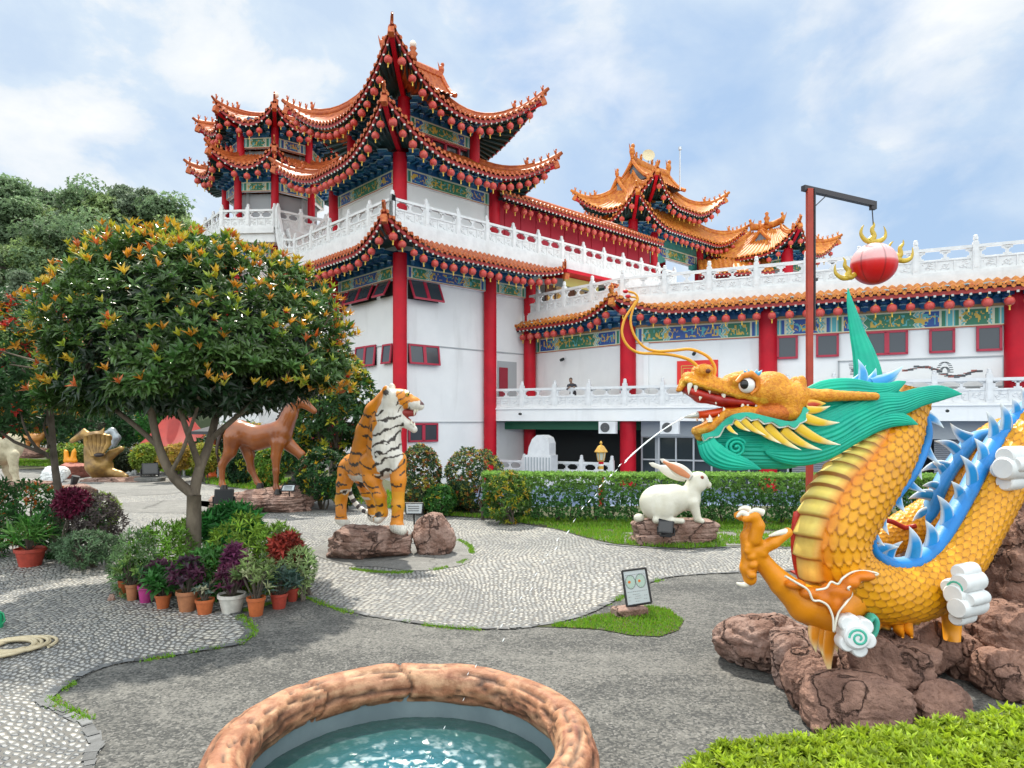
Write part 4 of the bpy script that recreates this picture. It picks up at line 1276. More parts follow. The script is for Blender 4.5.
def octagon():
    cx, cy = at(276, 0, 43.0).x, 43.0
    C = V(cx, cy, 0)
    ob = thing('octagonal_pavilion', 'eight sided two tier temple pavilion with orange roofs left behind the tower', 'pavilion', (cx, cy, -1.5))
    a0 = math.radians(-90 - 72)
    def ring(r, da=0.0): return [C + V(math.cos(a0 + da + k * math.pi / 4) * r, math.sin(a0 + da + k * math.pi / 4) * r, 0) for k in range(8)]
    fr = [0, 1, 2, 3, 7]
    for (r, zb, zf0, zf1, zs, ze, re, zt, rt, lift, nm) in ((2.95, 12.6, 15.3, 15.85, 16.6, 16.35, 4.6, 17.5, 2.75, 1.0, 'lower'), (2.75, 17.3, 17.95, 18.55, 19.3, 19.0, 4.1, 20.9, .25, .95, 'upper')):
        q = ring(r)
        mb = MB(); fb = MB()
        for i in range(8):
            a, b = q[i], q[(i + 1) % 8]; d = (b - a).normalized(); n = V(d.y, -d.x, 0); n = n if n.dot((a + b) / 2 - C) > 0 else -n
            if i in fr:
                column(ob, a, zb, zs, .22, 12)
                frieze(fb, a + d * .22, b - d * .22, zf0, zf1, n, i, .02)
                brackets(ob, a, b, n, zf1, zs, 1.0, sp=.55)
            sec_box(fb, a, b, zf0, zf1, n, .2, 0, 0)
            sec_box(mb, a, b, zb, zf0, n, .15, 0, -.5)
        mb.build('wall', M_GREY, ob); fb.build('frieze', M_FRZ, ob)
        roof(ob, ring(re), ring(rt), ze, zt, lift, 1.7, .5, sides=range(8), inner=ring(r - .05), z_in=zs, prof=1.2, nv=7, tile=.32, ridge=.11,
             lan={i: (f'under {ORD[(i) % 8].replace("nearest", "first")} facet eave of the {nm} octagonal roof', f'lanterns under the {nm} octagonal pavilion roof', False, .62, (.04, .96)) for i in (0, 1, 2)})
    mb = MB(); mb.lathe([(0, 20.8), (.3, 20.8), (.2, 21.1), (.28, 21.45), (.12, 21.7), (.17, 22.0), (0.02, 22.1)], (cx, cy, 0), 10)
    mb.ell((cx, cy, 22.3), (.18, .18, .18), 10, 8, 1)
    mb.build('finial', [M_TILE, MATS['pale_globe']], ob, smooth=True)
    # terrace
    q = ring(4.1)
    mb = MB(); b = mb.verts([tuple(p + ZUP * 12.75) for p in q] + [tuple(p + ZUP * 12.0) for p in q])
    mb.quads([[b + i, b + (i + 1) % 8, b + 8 + (i + 1) % 8, b + 8 + i] for i in range(8)])
    mb.tris([[b, b + i, b + i + 1] for i in range(1, 7)]); mb.tris([[b + 8, b + 9 + i, b + 8 + i] for i in range(1, 7)])
    mb.lathe([(2.9, 12.1), (2.9, -1.5)], (cx, cy, 0), 8)
    mb.build('terrace_slab', M_STONE, ob)
    balustrade(ob, [q[7], q[0], q[1], q[2], q[3]], 12.8, 1.7, base=.3)
    # lower tier under the terrace
    fb = MB(); q2 = ring(3.0)
    for i in fr:
        a, b = q2[i], q2[(i + 1) % 8]; d = (b - a).normalized(); n = V(d.y, -d.x, 0); n = n if n.dot((a + b) / 2 - C) > 0 else -n
        frieze(fb, a + d * .22, b - d * .22, 11.3, 11.9, n, i + 3, .04); column(ob, a, 4, 12, .22, 12)
    fb.build('frieze', M_FRZ, ob)
    # stair parapet rising from the pavilion to the tower terrace
    st = thing('terrace_stair', 'white stone stair and railing linking tower terrace with octagonal pavilion', 'staircase', (-13, 38, 10.5))
    s0, s1 = q[2] + V(0.3, -.3, 0), PL(P4, D2, 8.4, N2, 1.2)
    m_ = s0.lerp(s1, .35)
    balustrade(st, [s0, m_, s1], 0, 1.6, base=.45, z_list=[12.7, 10.9, 10.62])
    b2 = s1 + V(-.4, 1.6, 0); 
    balustrade(st, [s0.lerp(s1, .3) + V(.6, 1.8, 0), s1 + V(1.5, 2.6, 0)], 0, 1.5, base=.45, z_list=[11.2, 13.3])
    mb = MB()
    for k in range(10):
        f = k / 9; p = s0.lerp(m_, f) + V(.9, .6, 0); p.z = 12.5 - 1.9 * f
        mb.obox(p, (m_ - s0).normalized() * .2, V(.3, .75, 0), ZUP * .12)
    mb.build('steps', M_STONE, st)
octagon()

M_TILE = mat('golden_tile', (0.62, 0.24, 0.03), 0.5, col2=(0.40, 0.09, 0.014), vscale=4, spec=0.35)
M_TILEEND = mat('golden_tile_end', (0.68, 0.28, 0.04), 0.45, col2=(0.44, 0.08, 0.018), vscale=9, spec=0.35)
def pavilion():
    C0 = at(633, 0, 47.0); C0.z = 0
    pv = thing('roof_pavilion', 'open two tier gate pavilion with turquoise beams standing on the temple terrace', 'pavilion', (C0.x, C0.y, 10.5))
    cN = N1 + N2
    def sq(C0, a, b, o): return [C0 + cN * o, C0 + D1 * a + N1 * o - N2 * o, C0 + D1 * a + D2 * b - cN * o, C0 + D2 * b + N2 * o - N1 * o]
    L, W = 10.1, 4.6
    for t in (0, 2.35, 8.4, L):
        for w in (0, W): column(pv, C0 + D1 * t + D2 * w, 8.5, 15.6, .33, 14)
    fb = MB(); tb = MB()
    for (t0, t1) in ((0, 2.35), (2.35, 8.4), (8.4, L)):
        a, b = C0 + D1 * (t0 + .33), C0 + D1 * (t1 - .33)
        z0 = 13.55 if t1 - t0 > 3 else 13.4
        frieze(fb, a, b, z0, z0 + .8, N1, int(t0) + 1, .03); sec_box(fb, a, b, z0, z0 + .8, N1, .3, 0, 0)
        sec_box(tb, a, b, z0 + .8, 15.6, N1, .3, 0, -.02)
        # hanging brackets
        for s, q in ((1, a), (-1, b)):
            for k in range(3):
                c = q + D1 * s * (.25 + .3 * k); c.z = z0 - .15; tb.obox(c, D1 * .15, N1 * .1, ZUP * (.35 - .1 * k), 0)
        a2, b2 = a + D2 * W, b + D2 * W
        sec_box(tb, a2, b2, 13.3, 15.5, N1, .3, 0, 0)
        frieze(fb, a2, b2, 11.0, 11.8, N1, 3, -.3)
    sec_box(tb, C0, C0 + D2 * W, 13.5, 15.6, N2, .3, 0, 0)
    frieze(fb, C0 + D2 * W, C0, 13.5, 14.3, N2, 2, .03)
    tb.build('turquoise_beam', M_TURQ, pv); fb.build('frieze', M_FRZ, pv)
    brackets(pv, C0, C0 + D1 * L, N1, 14.9, 15.4, .6, sp=.7); brackets(pv, C0 + D2 * W, C0, N2, 14.9, 15.4, .6, sp=.7)
    C1 = C0 + D1 * 2.35 + D2 * .3
    a1, b1 = 5.3, 3.6
    roof(pv, sq(C0, L, W, 1.7), sq(C1, a1, b1, .1), 15.1, 17.0, 1.9, 4.0, .5, sides=[0, 1, 3], inner=sq(C0, L, W, .1), z_in=15.65, tile=.44,
         lan={0: ('from the corner under the lower eave of the terrace pavilion', 'lanterns under the lower pavilion eave', False, .7, (.03, .97)),
              3: ('on the left side of the lower terrace pavilion eave', 'lanterns on the left side of the lower pavilion eave', True, .8, (.03, .9))})
    mb = MB(); q = sq(C1, a1, b1, 0)
    for i in range(4):
        n = (N1, -N2, -N1, N2)[i]; sec_box(mb, q[i], q[(i + 1) % 4], 16.4, 17.4, n, .2, 0, 0)
    mb.build('upper_wall', M_TURQ, pv)
    brackets(pv, q[0], q[1], N1, 16.9, 17.35, .6, sp=.7); brackets(pv, q[3], q[0], N2, 16.9, 17.35, .6, sp=.7)
    cc = C1 + D1 * a1 / 2 + D2 * b1 / 2
    T = [cc + D1 * x + D2 * y for x, y in ((-2.4, -.15), (2.4, -.15), (2.4, .15), (-2.4, .15))]
    roof(pv, sq(C1, a1, b1, 1.6), T, 17.1, 19.9, 1.9, 3.2, .5, sides=[0, 1, 2, 3], inner=q, z_in=17.65, prof=1.7, tile=.44,
         lan={0: ('from the corner under the upper eave of the terrace pavilion', 'lanterns under the upper pavilion eave', False, .7, (.03, .97))})
    mb = MB()
    gablet(pv, cc - D1 * 2.3 + ZUP * 20.9, cc + D1 * 2.4 + ZUP * 20.9, D2 * 1.5, 1.5)
    g_ = at(617, 0, 50.5); g_.z = 19.6; gablet(pv, g_, g_ + D1 * 2.2 + ZUP * .0, D2 * 1.7, 1.9)
    mb.tube([cc + D1 * x + ZUP * (21.0 + .1 * (abs(x) / 2.1) ** 2) for x in (-2.3, -1.2, 0, 1.2, 2.4)], .2, 8, flat=(1.6, .8))
    for x in (-2.3, 2.4): figure(mb, cc + D1 * x + ZUP * 21.3, D1, 3.2)
    for x in (-1.8, -1.2, 0.2, .8): figure(mb, cc + D1 * x + ZUP * 21.3, D1, 1.6)
    mb.build('ridge', M_TILE, pv, smooth=True)
    # second little gable at the left (a wing of the same roof)
    gl = MB(); g0 = C0 - D1 * 1.6 + D2 * 4.6
    # satellite dish and mast on the roof
    dd = thing('satellite_dish', 'round cream satellite dish on the pavilion roof ridge', 'satellite dish', tuple(cc + D1 * -.3 + ZUP * 21.0))
    p = cc + D1 * -.3
    mb = MB(); mb.tube([p + ZUP * 21.0, p + ZUP * 21.75], .05, 6); mb.build('mast', M_ALU, dd)
    mb = MB(); Rm = Matrix.Rotation(1.35, 3, 'X')
    th = np.arange(20) * 2 * math.pi / 20; P = np.zeros((5, 20, 3))
    for i, r in enumerate((0.0, .17, .31, .41, .48)):
        P[i, :, 0] = r * np.cos(th); P[i, :, 1] = r * np.sin(th); P[i, :, 2] = .15 * (r / .48) ** 2
    P = P @ np.array(Rm).T + np.array([p.x, p.y, 21.85]); mb.grid(P, cv=True)
    mb.build('reflector', mat('cream_dish', (.62, .55, .36), .5), dd, smooth=True)
    ms = thing('lightning_mast', 'thin grey lightning mast rising behind the pavilion roof', 'mast', tuple(at(680, 186, 51)))
    mb = MB(); mb.tube([at(680, 190, 51), at(680, 150, 51)], .05, 6); mb.tube([at(680, 150, 51), at(680, 147, 51)], .12, 6); mb.build('pole', M_ALU, ms)
pavilion()

def small_pavilion():
    C0 = at(787, 0, 50.0); C0.z = 0
    pv = thing('hall_roof', 'smaller orange roofed temple hall showing behind the terrace right of the pavilion', 'temple hall', (C0.x, C0.y, 8.0))
    cN = N1 + N2
    def sq(C0, a, b, o): return [C0 + cN * o, C0 + D1 * a + N1 * o - N2 * o, C0 + D1 * a + D2 * b - cN * o, C0 + D2 * b + N2 * o - N1 * o]
    L, W = 3.0, 4.6
    for p in (C0, C0 + D1 * L, C0 + D2 * W): column(pv, p, 8, 14.3, .42, 14)
    mb = MB()
    for i in (0, 1, 3): sec_box(mb, sq(C0, L, W, 0)[i], sq(C0, L, W, 0)[(i + 1) % 4], 8, 13.3, (N1, -N2, -N1, N2)[i], .2, 0, 0)
    mb.build('wall', M_GREY, pv)
    fb = MB(); frieze(fb, C0, C0 + D1 * L, 12.9, 13.7, N1, 1, .05); frieze(fb, C0 + D2 * W, C0, 12.9, 13.7, N2, 2, .05); fb.build('frieze', M_FRZ, pv)
    brackets(pv, C0, C0 + D1 * L, N1, 13.7, 14.2, .5, sp=.7); brackets(pv, C0 + D2 * W, C0, N2, 13.7, 14.2, .5, sp=.7)
    cc = C0 + D1 * L / 2 + D2 * W / 2
    T = [cc + D1 * x + D2 * y for x, y in ((-.15, -1.2), (.15, -1.2), (.15, 1.2), (-.15, 1.2))]
    roof(pv, sq(C0, L, W, 1.5), T, 14.0, 16.4, 1.7, 2.9, .5, sides=[0, 1, 2, 3], inner=sq(C0, L, W, 0), z_in=14.5, prof=1.4, tile=.44,
         lan={0: ('under the right eave of the smaller temple hall', 'lanterns under the right eave of the smaller hall', False, .75, (.05, .95)),
              3: ('under the left eave of the smaller temple hall', 'lanterns under the left eave of the smaller hall', True, .75, (.05, .95))})
    gl_ = at(760, 0, 52); gl_.z = 16.2; gablet(pv, gl_, gl_ + D1 * 1.8, D2 * 1.5, 1.3)
    mb = MB(); mb.tube([cc + D2 * y + ZUP * (16.8 + .12 * y * y) for y in (-1.3, -.6, 0, .6, 1.3)], .18, 8, flat=(1.5, .8))
    mb.lathe([(0, 16.9), (.25, 16.9), (.16, 17.2), (.24, 17.4), (.1, 17.6), (.16, 17.8), (0, 17.95)], (cc.x, cc.y, 0), 10)
    for y in (-1.3, 1.3): figure(mb, cc + D2 * y + ZUP * 16.9, D2, 2.4)
    mb.build('ridge', M_TILE, pv, smooth=True)
    # low connecting roofs between
    lk = thing('link_gallery', 'low tiled gallery roof linking pavilion and smaller hall', 'gallery', (C0.x - 4, C0.y, 10))
    A, B = at(700, 0, 50), at(775, 0, 49); A.z = B.z = 0; d = (B - A).normalized(); n = V(d.y, -d.x, 0)
    roof(lk, [A, B], [A - n * 2.2, B - n * 2.2], 12.6, 14.0, 0, 3, 0, closed=False, corner_fn=lambda i: 0.0, inner=[A - n * .8, B - n * .8], z_in=12.6, tile=.34,
         lan={0: ('under the low gallery roof beside the pavilion', 'lanterns under the low link gallery', False, .8, (.02, .98))})
    mb = MB(); sec_box(mb, A, B, 8, 12.7, n, .2, 0, -1.0); mb.build('wall', M_DKRED, lk)
small_pavilion()

def wing():
    D3, N3 = V(.901, -.434, 0), V(-.434, -.901, 0)
    Q = V(6.118, 32.5, 0)
    wg = thing('temple_wing', 'long two storey white temple wing with balcony and lantern eave behind the dragon', 'temple wing', (Q.x, Q.y, -1.5))
    tx = lambda px, off=0.0: hit(px, Q + N3 * off, D3)
    tL, tR = tx(490), tx(1110)
    def p3(px, off): return PL(Q, D3, tx(px, off), N3, off)
    # balcony slab
    mb = MB()
    a, b = PL(Q, D3, tL), PL(Q, D3, tR)
    sec_box(mb, a, b, 1.70, 2.30, N3, 3.4, 0, 0)
    sec_box(mb, a, b, 2.30, 2.36, N3, .35, 0, .06)
    mb.build('balcony_slab', M_WHITE, wg)
    balustrade(wg, [PL(Q, D3, tL, N3, -.1), PL(Q, D3, tR, N3, -.1)], 2.34, 1.78, h=1.05, hp=1.42)
    off = -.65
    C628 = p3(628, off); C768 = p3(768, off); C1015 = p3(1016, off)
    for c in (C628, C768, C1015): column(wg, c, -1.5, 6.9, .39, 24)
    mb = MB()      # walls
    sec_box(mb, C628, PL(Q, D3, tR, N3, off), 2.3, 5.5, N3, .3, 0, -.05)
    sec_box(mb, C628 + D2 * 7.2, C628, 2.3, 5.5, N2, .3, 0, -.05)
    sec_box(mb, PL(Q, D3, 0, N3, off), PL(Q, D3, .25, N3, off), 2.3, 5.5, N3, .3, 0, .03)
    mb.build('wall', M_WHITE, wg)
    fb = MB()
    spans = [(C628, C768), (C768, C1015), (C1015, PL(Q, D3, tR, N3, off))]
    for i, (a, b) in enumerate(spans):
        d = (b - a).normalized(); a2, b2 = a + d * .39, b - d * .39
        if i == 1:
            m1 = a2 + d * 2.3; frieze(fb, a2, m1, 5.47, 6.28, N3, 4, .02); frieze(fb, m1, b2 - d * 1.8, 5.47, 6.28, N3, 1, .02); frieze(fb, b2 - d * 1.8, b2, 5.47, 6.28, N3, 7, .02)
        else: frieze(fb, a2, b2, 5.47, 6.28, N3, i * 2, .02)
        sec_box(fb, a2, b2, 5.47, 6.28, N3, .3, 0, 0)
        brackets(wg, a, b, N3, 6.28, 7.05, .95, sp=.66)
    frieze(fb, C628 + D2 * 6.4, C628 + D2 * .39, 5.47, 6.28, N2, 3, .02); sec_box(fb, C628 + D2 * 6.4, C628 + D2 * .39, 5.47, 6.28, N2, .3, 0, 0)
    brackets(wg, C628 + D2 * 6.6, C628, N2, 6.28, 7.05, .95, sp=.66)
    fb.build('frieze', M_FRZ, wg)
    mb = MB()      # gold beam line above the frieze
    for a, b, n in ((C628, PL(Q, D3, tR, N3, off), N3), (C628 + D2 * 6.6, C628, N2)): sec_box(mb, a, b, 6.26, 6.36, n, .15, 0, .1)
    mb.build('cornice', mat('brown_gilt', (.35, .17, .06), .5), wg)
    bs = (N2 + N3).normalized() * 1.13
    o = 1.15
    E = [C628 + D2 * 7.0 + N2 * o, C628 + bs * o, PL(Q, D3, tR, N3, off + o)]
    T = [C628 + D2 * 7.4 + N2 * .5, C628 + bs * .5, PL(Q, D3, tR, N3, off + .5)]
    I = [C628 + D2 * 7.0 + N2 * .05, C628 + bs * .05, PL(Q, D3, tR, N3, off + .05)]
    roof(wg, E, T, 6.9, 7.25, .8, 3.0, .45, closed=False, inner=I, z_in=7.1, corner_fn=lambda i: (0.04, 1, 0)[i], prof=1.0,
         lan={1: ('from the corner along the long eave of the temple wing', 'lanterns along the long eave of the temple wing', False, .68, (.01, .99)),
              0: ('from the corner along the short eave of the temple wing', 'lanterns along the short eave of the temple wing', True, .62, (.03, .98))})
    # upper parapet
    q = [C628 + D2 * 7.6 + N2 * .5, C628 + bs * .5, PL(Q, D3, tR, N3, off + .5)]
    balustrade(wg, q, 7.55, 1.98, h=1.1, base=.7, hp=1.5)
    mb = MB(); mb.sheet([(v.x, v.y) for v in (q[0], q[1], q[2], q[2] - N3 * 16, q[1] - N3 * 16 + D2 * 9, q[0] + D1 * 3)], 7.5)
    sec_box(mb, C628 - N3 * 1.2 , PL(Q, D3, tR, N3, off - 1.2), 2.3, 7.45, N3, .1, 0, 0)  # unseen wall added behind the wing wall to block leaking sun
    mb.build('roof_terrace', M_STONE, wg)
    # windows on the wing wall
    P = PL(Q, D3, 0, N3, off)
    def W(x0, x1, y0, y1, panes=1):
        t0, t1 = hit(x0, P, D3), hit(x1, P, D3); Dm = P.y - .434 * (t0 + t1) / 2
        window(wg, P, D3, N3, t0, t1, CH + (HY - y1) / F * Dm, CH + (HY - y0) / F * Dm, panes, 0, .0, mat('wing_glass', (.06, .065, .07), .08))
    W(777, 798, 337, 358); W(816, 839, 335, 356); W(866, 908, 332, 354, 2); W(929, 955, 330, 352); W(976, 1002, 327, 350)
    # long picture panel with ink drawing
    t0, t1 = hit(838, P, D3), hit(1003, P, D3)
    mb = MB()
    for za, zb in ((4.25, 4.30), (3.05, 3.10)): sec_box(mb, PL(P, D3, t0), PL(P, D3, t1), za, zb, N3, .05, 0, 0.0)
    for t in (t0, t1): sec_box(mb, PL(P, D3, t), PL(P, D3, t + .06), 3.05, 4.3, N3, .05, 0, .0)
    rr = random.Random(5)
    def stroke(px, py, sx, sy, m):
        t = hit(px, P, D3); Dm = P.y - .434 * t; c = PL(P, D3, t, N3, -.045); c.z = CH + (HY - py) / F * Dm
        mb.obox(c, D3 * sx, N3 * .006, ZUP * sy, m)
    for k in range(16): stroke(856 + 1.1 * abs(k - 8) * (1 if k % 2 else -1) * .6, 364 + k * .75, .22 - .02 * abs(k - 7), .012, 1)
    for k in range(40):
        f = k / 39; stroke(905 + 75 * f, 371 - 6 * math.sin(f * 6.3 + .4) * math.exp(-((f - .5) * 2) ** 2) + rr.uniform(-1, 1), .1, .02 + .02 * (k % 3 == 0), 1 if k % 4 else 2)
    for k in range(14):
        a = k / 13 * math.pi; stroke(945 + 7 * math.cos(a), 372 - 10 * math.sin(a), .06, .015, 1); stroke(945 + 4 * math.cos(a), 372 - 5 * math.sin(a), .05, .015, 1)
    mb.build('picture_panel', [M_GREY, mat('ink', (.10, .11, .12), .7), mat('ink_red', (.35, .12, .10), .7)], wg)
    # red banner with gold outline characters
    bn = thing('red_banner', 'bright red banner with gold square characters on white wing wall behind dragon snout', 'banner', tuple(PL(P, D3, hit(697, P, D3), N3, .05) + ZUP * 3.2))
    t0, t1 = hit(677, P, D3), hit(718, P, D3)
    mb = MB(); sec_box(mb, PL(P, D3, t0), PL(P, D3, t1), 3.1, 4.55, N3, .03, 0, .0); mb.build('cloth', mat('banner_red', (.75, .015, .01), .5), bn)
    mb = MB()
    def ln(u0, v0, u1, v1, w=.016):
        for s in (0,):
            a_ = PL(P, D3, t0 + (t1 - t0) * u0, N3, .012); a_.z = 3.1 + 1.45 * v0
            b_ = PL(P, D3, t0 + (t1 - t0) * u1, N3, .012); b_.z = 3.1 + 1.45 * v1
            ax = (b_ - a_) / 2; sd = ax.cross(N3).normalized(); mb.obox((a_ + b_) / 2, ax, sd * w, N3 * .005)
    for cx_ in (.27, .73):
        for s in (.16, .12): 
            sv = s * 2.1
            ln(cx_ - s, .5 - sv, cx_ + s, .5 - sv); ln(cx_ - s, .5 + sv, cx_ + s, .5 + sv); ln(cx_ - s, .5 - sv, cx_ - s, .5 + sv); ln(cx_ + s, .5 - sv, cx_ + s, .5 + sv)
        ln(cx_ - .08, .62, cx_ + .08, .62); ln(cx_ - .08, .5, cx_ + .08, .5); ln(cx_, .34, cx_, .68); ln(cx_ - .07, .36, cx_ + .07, .36); ln(cx_ - .06, .45, cx_ - .02, .40); ln(cx_ + .06, .45, cx_ + .02, .4)
    mb.build('lettering', M_GOLD, bn)
    # ground storey
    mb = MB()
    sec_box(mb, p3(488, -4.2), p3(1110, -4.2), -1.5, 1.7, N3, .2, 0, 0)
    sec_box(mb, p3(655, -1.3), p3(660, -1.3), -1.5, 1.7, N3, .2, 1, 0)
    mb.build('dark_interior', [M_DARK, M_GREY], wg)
    mb = MB(); sec_box(mb, p3(493, -1.3), p3(640, -1.3), 1.25, 1.70, N3, .2, 0, 0); mb.build('green_beam', M_GREENB, wg)
    mb = MB(); sec_box(mb, p3(641, -.9), p3(1110, -.9), 0.95, 1.698, N3, .25, 0, 0); mb.build('grey_fascia', M_GREY, wg)
    gb = MB(); gg = MB(); t0, t1 = tx(642, -1.3), tx(788, -1.3); nn = 8
    sec_box(gg, PL(Q, D3, t0, N3, -1.3), PL(Q, D3, t1, N3, -1.3), -1.5, .95, N3, .03, 0, -.03)
    for k in range(nn + 1):
        c = PL(Q, D3, t0 + (t1 - t0) * k / nn, N3, -1.3); c.z = -.3; gb.obox(c, D3 * .04, N3 * .04, ZUP * 1.25)
    for z in (-1.45, -.2, .92):
        c = PL(Q, D3, (t0 + t1) / 2, N3, -1.3); c.z = z; gb.obox(c, D3 * (t1 - t0) / 2, N3 * .035, ZUP * .035)
    gb.build('shopfront_frame', M_ALU, wg); gg.build('shopfront_glass', mat('shop_glass', (.035, .045, .05), .08, spec=.6), wg)
    sh = MB()
    for s0, s1 in ((792, 880), (884, 905), (934, 1100)):
        t0, t1 = tx(s0, -1.2), tx(s1, -1.2); a_, b_ = PL(Q, D3, t0, N3, -1.2), PL(Q, D3, t1, N3, -1.2); rows = []
        for k in range(60):
            z = -1.5 + 2.45 * k / 59; o2 = .03 * (k % 2); rows.append([tuple(a_ + N3 * o2 + ZUP * z), tuple(b_ + N3 * o2 + ZUP * z)])
        sh.grid(rows)
    sh.build('roller_shutter', mat('shutter_grey', (.27, .28, .30), .45, metal=.3), wg)
    balustrade(wg, [p3(497, -.35), p3(612, -.35)], -1.4, 1.7, h=1.05, hp=1.4)
    # window box with lit counters, AC units, cooler
    def ac(px, py, D, lab):
        p = at(px, py, D); t = thing('air_conditioner', lab, 'air conditioner', tuple(p))
        m = MB(); m.obox(p, D3 * .42, N3 * .16, ZUP * .29, 0); m.build('casing', M_STONE, t)
        m = MB(); c = p + N3 * .175 - D3 * .1; th = np.arange(16) * math.pi / 8
        for r in (.06, .11, .16, .21): m.tube([c + D3 * (r * math.cos(x)) + ZUP * (r * math.sin(x)) for x in list(th) + [0]], .008, 4)
        m.build('fan_grille', M_DARK, t)
        m = MB(); c2 = p + N3 * .163 - D3 * .1
        m.poly([tuple(c2 + D3 * (.23 * math.cos(x)) + ZUP * (.23 * math.sin(x))) for x in th]); m.build('fan', mat('fan_grey', (.15, .15, .15), .5), t)
    ac(608, 427.5, 32.6, 'white air conditioner unit under the balcony left of the thick red column')
    ac(670, 427.5, 31.0, 'white air conditioner unit under the balcony near the water jet')
    p = p3(541, .6); p.z = -1.5
    t = thing('ticket_booth', 'white slatted booth with rounded hood in front of dark ground floor', 'booth', tuple(p))
    m = MB(); m.obox(p + ZUP * .75, D3 * .72, N3 * .45, ZUP * .75, 0)
    for k in range(9):
        for s in (-1, 1): m.obox(p + D3 * (-.64 + .16 * k) + N3 * .46 * s + ZUP * .8, D3 * .03, N3 * .02, ZUP * .6, 1)
    m.build('body', [M_STONE, M_GREY], t)
    m = MB(); rows = []
    for k in range(13):
        a_ = math.pi * k / 12 * .5 + 0.0
        rows.append([tuple(p + D3 * (.62 - 1.05 * (1 - math.cos(a_)) * 1.0) + N3 * s * .43 + ZUP * (1.5 + .95 * math.sin(a_))) for s in (-1, 1)])
    rows2 = [[tuple(p + D3 * x + N3 * s * .43 + ZUP * z) for s in (-1, 1)] for x, z in ((.62, 1.5), (.62, 2.1), (.5, 2.38), (.25, 2.5), (-.05, 2.5), (-.3, 2.3), (-.48, 1.9), (-.55, 1.5))]
    m.grid(rows2)
    for s in (-1, 1): m.poly([r[0 if s < 0 else 1] for r in rows2])
    m.build('hood', M_STONE, t, smooth=False)
    # security cameras and small wall fittings
    for px, py, lab in ((565, 359, 'small dark security camera on the white wall of the inner wing'), (695, 353, 'black dome camera on the white wall above the red banner')):
        tt = hit(px, P if px > 640 else C628, D3 if px > 640 else D2); b0, dd_, nn_ = (P, D3, N3) if px > 640 else (C628, D2, N2)
        c = b0 + dd_ * tt + nn_ * .12; c.z = CH + (HY - py) / F * c.y
        t = thing('security_camera', lab, 'camera', tuple(c)); m = MB(); m.tube([c, c + nn_ * .22 - ZUP * .08], .08, 8); m.build('body', M_DARK, t)
        m = MB(); m.tube([c - nn_ * .12 + ZUP * .1, c + ZUP * .03], .03, 6); m.build('bracket', M_STONE, t)
wing()
# ------------------------------------------------------------------ plants
M_LEAF = mat('leaf', attr='Col', rough=0.5, col2=(0.82, 0.88, 0.8), vscale=2.5, twoside=0.40, spec=0.4)
M_LEAFG = mat('glossy_leaf', attr='Col', rough=0.28, col2=(0.75, 0.85, 0.85), vscale=2.5, twoside=0.3, spec=0.5)
M_BARK = mat('bark', (0.20, 0.16, 0.115), 0.85, col2=(0.09, 0.07, 0.05), vscale=9, bump=0.8, bscale=22, stretch=(1, 1, .4))
M_DBARK = mat('dark_bark', (0.07, 0.055, 0.04), 0.9, col2=(0.12, 0.10, 0.08), vscale=7, bump=0.6, bscale=15)
def nrm(a): return a / (np.linalg.norm(a, axis=-1, keepdims=True) + 1e-9)
def leaves(mb, pos, dirs, ups, length, width, col, droop=0.15, fold=0.12, m=0):
    """pos,dirs,ups (N,3); each leaf five points, two folded halves"""
    pos = np.asarray(pos, float); d = nrm(np.asarray(dirs, float)); u = np.asarray(ups, float)
    s = nrm(np.cross(d, u)); u = nrm(np.cross(s, d))
    L = np.broadcast_to(np.asarray(length, float), (len(pos),))[:, None]; W = np.broadcast_to(np.asarray(width, float), (len(pos),))[:, None] / 2
    base = pos; mid = pos + d * L * .5 + u * L * 0.04
    l = mid + s * W + u * W * fold * 2 ; r = mid - s * W + u * W * fold * 2
    tip = pos + d * L - u * L * droop
    P = np.stack([base, r, tip, l, mid - u * W * fold], 1).reshape(-1, 3)
    C = np.repeat(np.asarray(col, np.float32)[:, None, :], 5, 1).reshape(-1, 3)
    b = mb.verts(P, C); k = np.arange(len(pos))[:, None] * 5 + b
    mb.quads(np.concatenate([k + np.array([[0, 1, 2, 4]]), k + np.array([[0, 4, 2, 3]])]), m)
def rosettes(mb, rs, P, A, n, L, W, cols, spread=(0.5, 1.1), jit=0.25, droop=.15, pair=True):
    """n leaves round each axis A at points P"""
    N = len(P); A = nrm(A)
    ref = np.where(np.abs(A[:, 2:3]) < .9, np.array([[0, 0, 1.]]), np.array([[1., 0, 0]]))
    X = nrm(np.cross(A, ref)); Y = np.cross(A, X)
    ph0 = rs.rand(N) * 6.28
    for k in range(n):
        ph = ph0 + k * 2.4 + rs.normal(0, jit, N); th = spread[0] + (spread[1] - spread[0]) * (k / max(1, n - 1)) + rs.normal(0, .12, N)
        d = A * np.cos(th)[:, None] + (X * np.cos(ph)[:, None] + Y * np.sin(ph)[:, None]) * np.sin(th)[:, None]
        c = cols * (0.82 + .36 * rs.rand(N))[:, None]
        leaves(mb, P + A * (0.0 + .02 * k * L), d, A, L * (.75 + .5 * rs.rand(N)), W * (.8 + .4 * rs.rand(N)), c, droop)
def fib(n, rs, up=None):
    i = np.arange(n) + .5; z = 1 - 2 * i / n; ph = i * 2.39996 + rs.normal(0, .25, n); r = np.sqrt(1 - z * z)
    return np.stack([r * np.cos(ph), r * np.sin(ph), z], 1)
def lump(D, seed, amp=.12, f=2.2):
    return 1 + amp * (2 * fbm(D[:, 0] * f + seed * 7.1 + 9, D[:, 1] * f + 3 + seed, D[:, 2] * f + 11, 3) / .9 - 1)

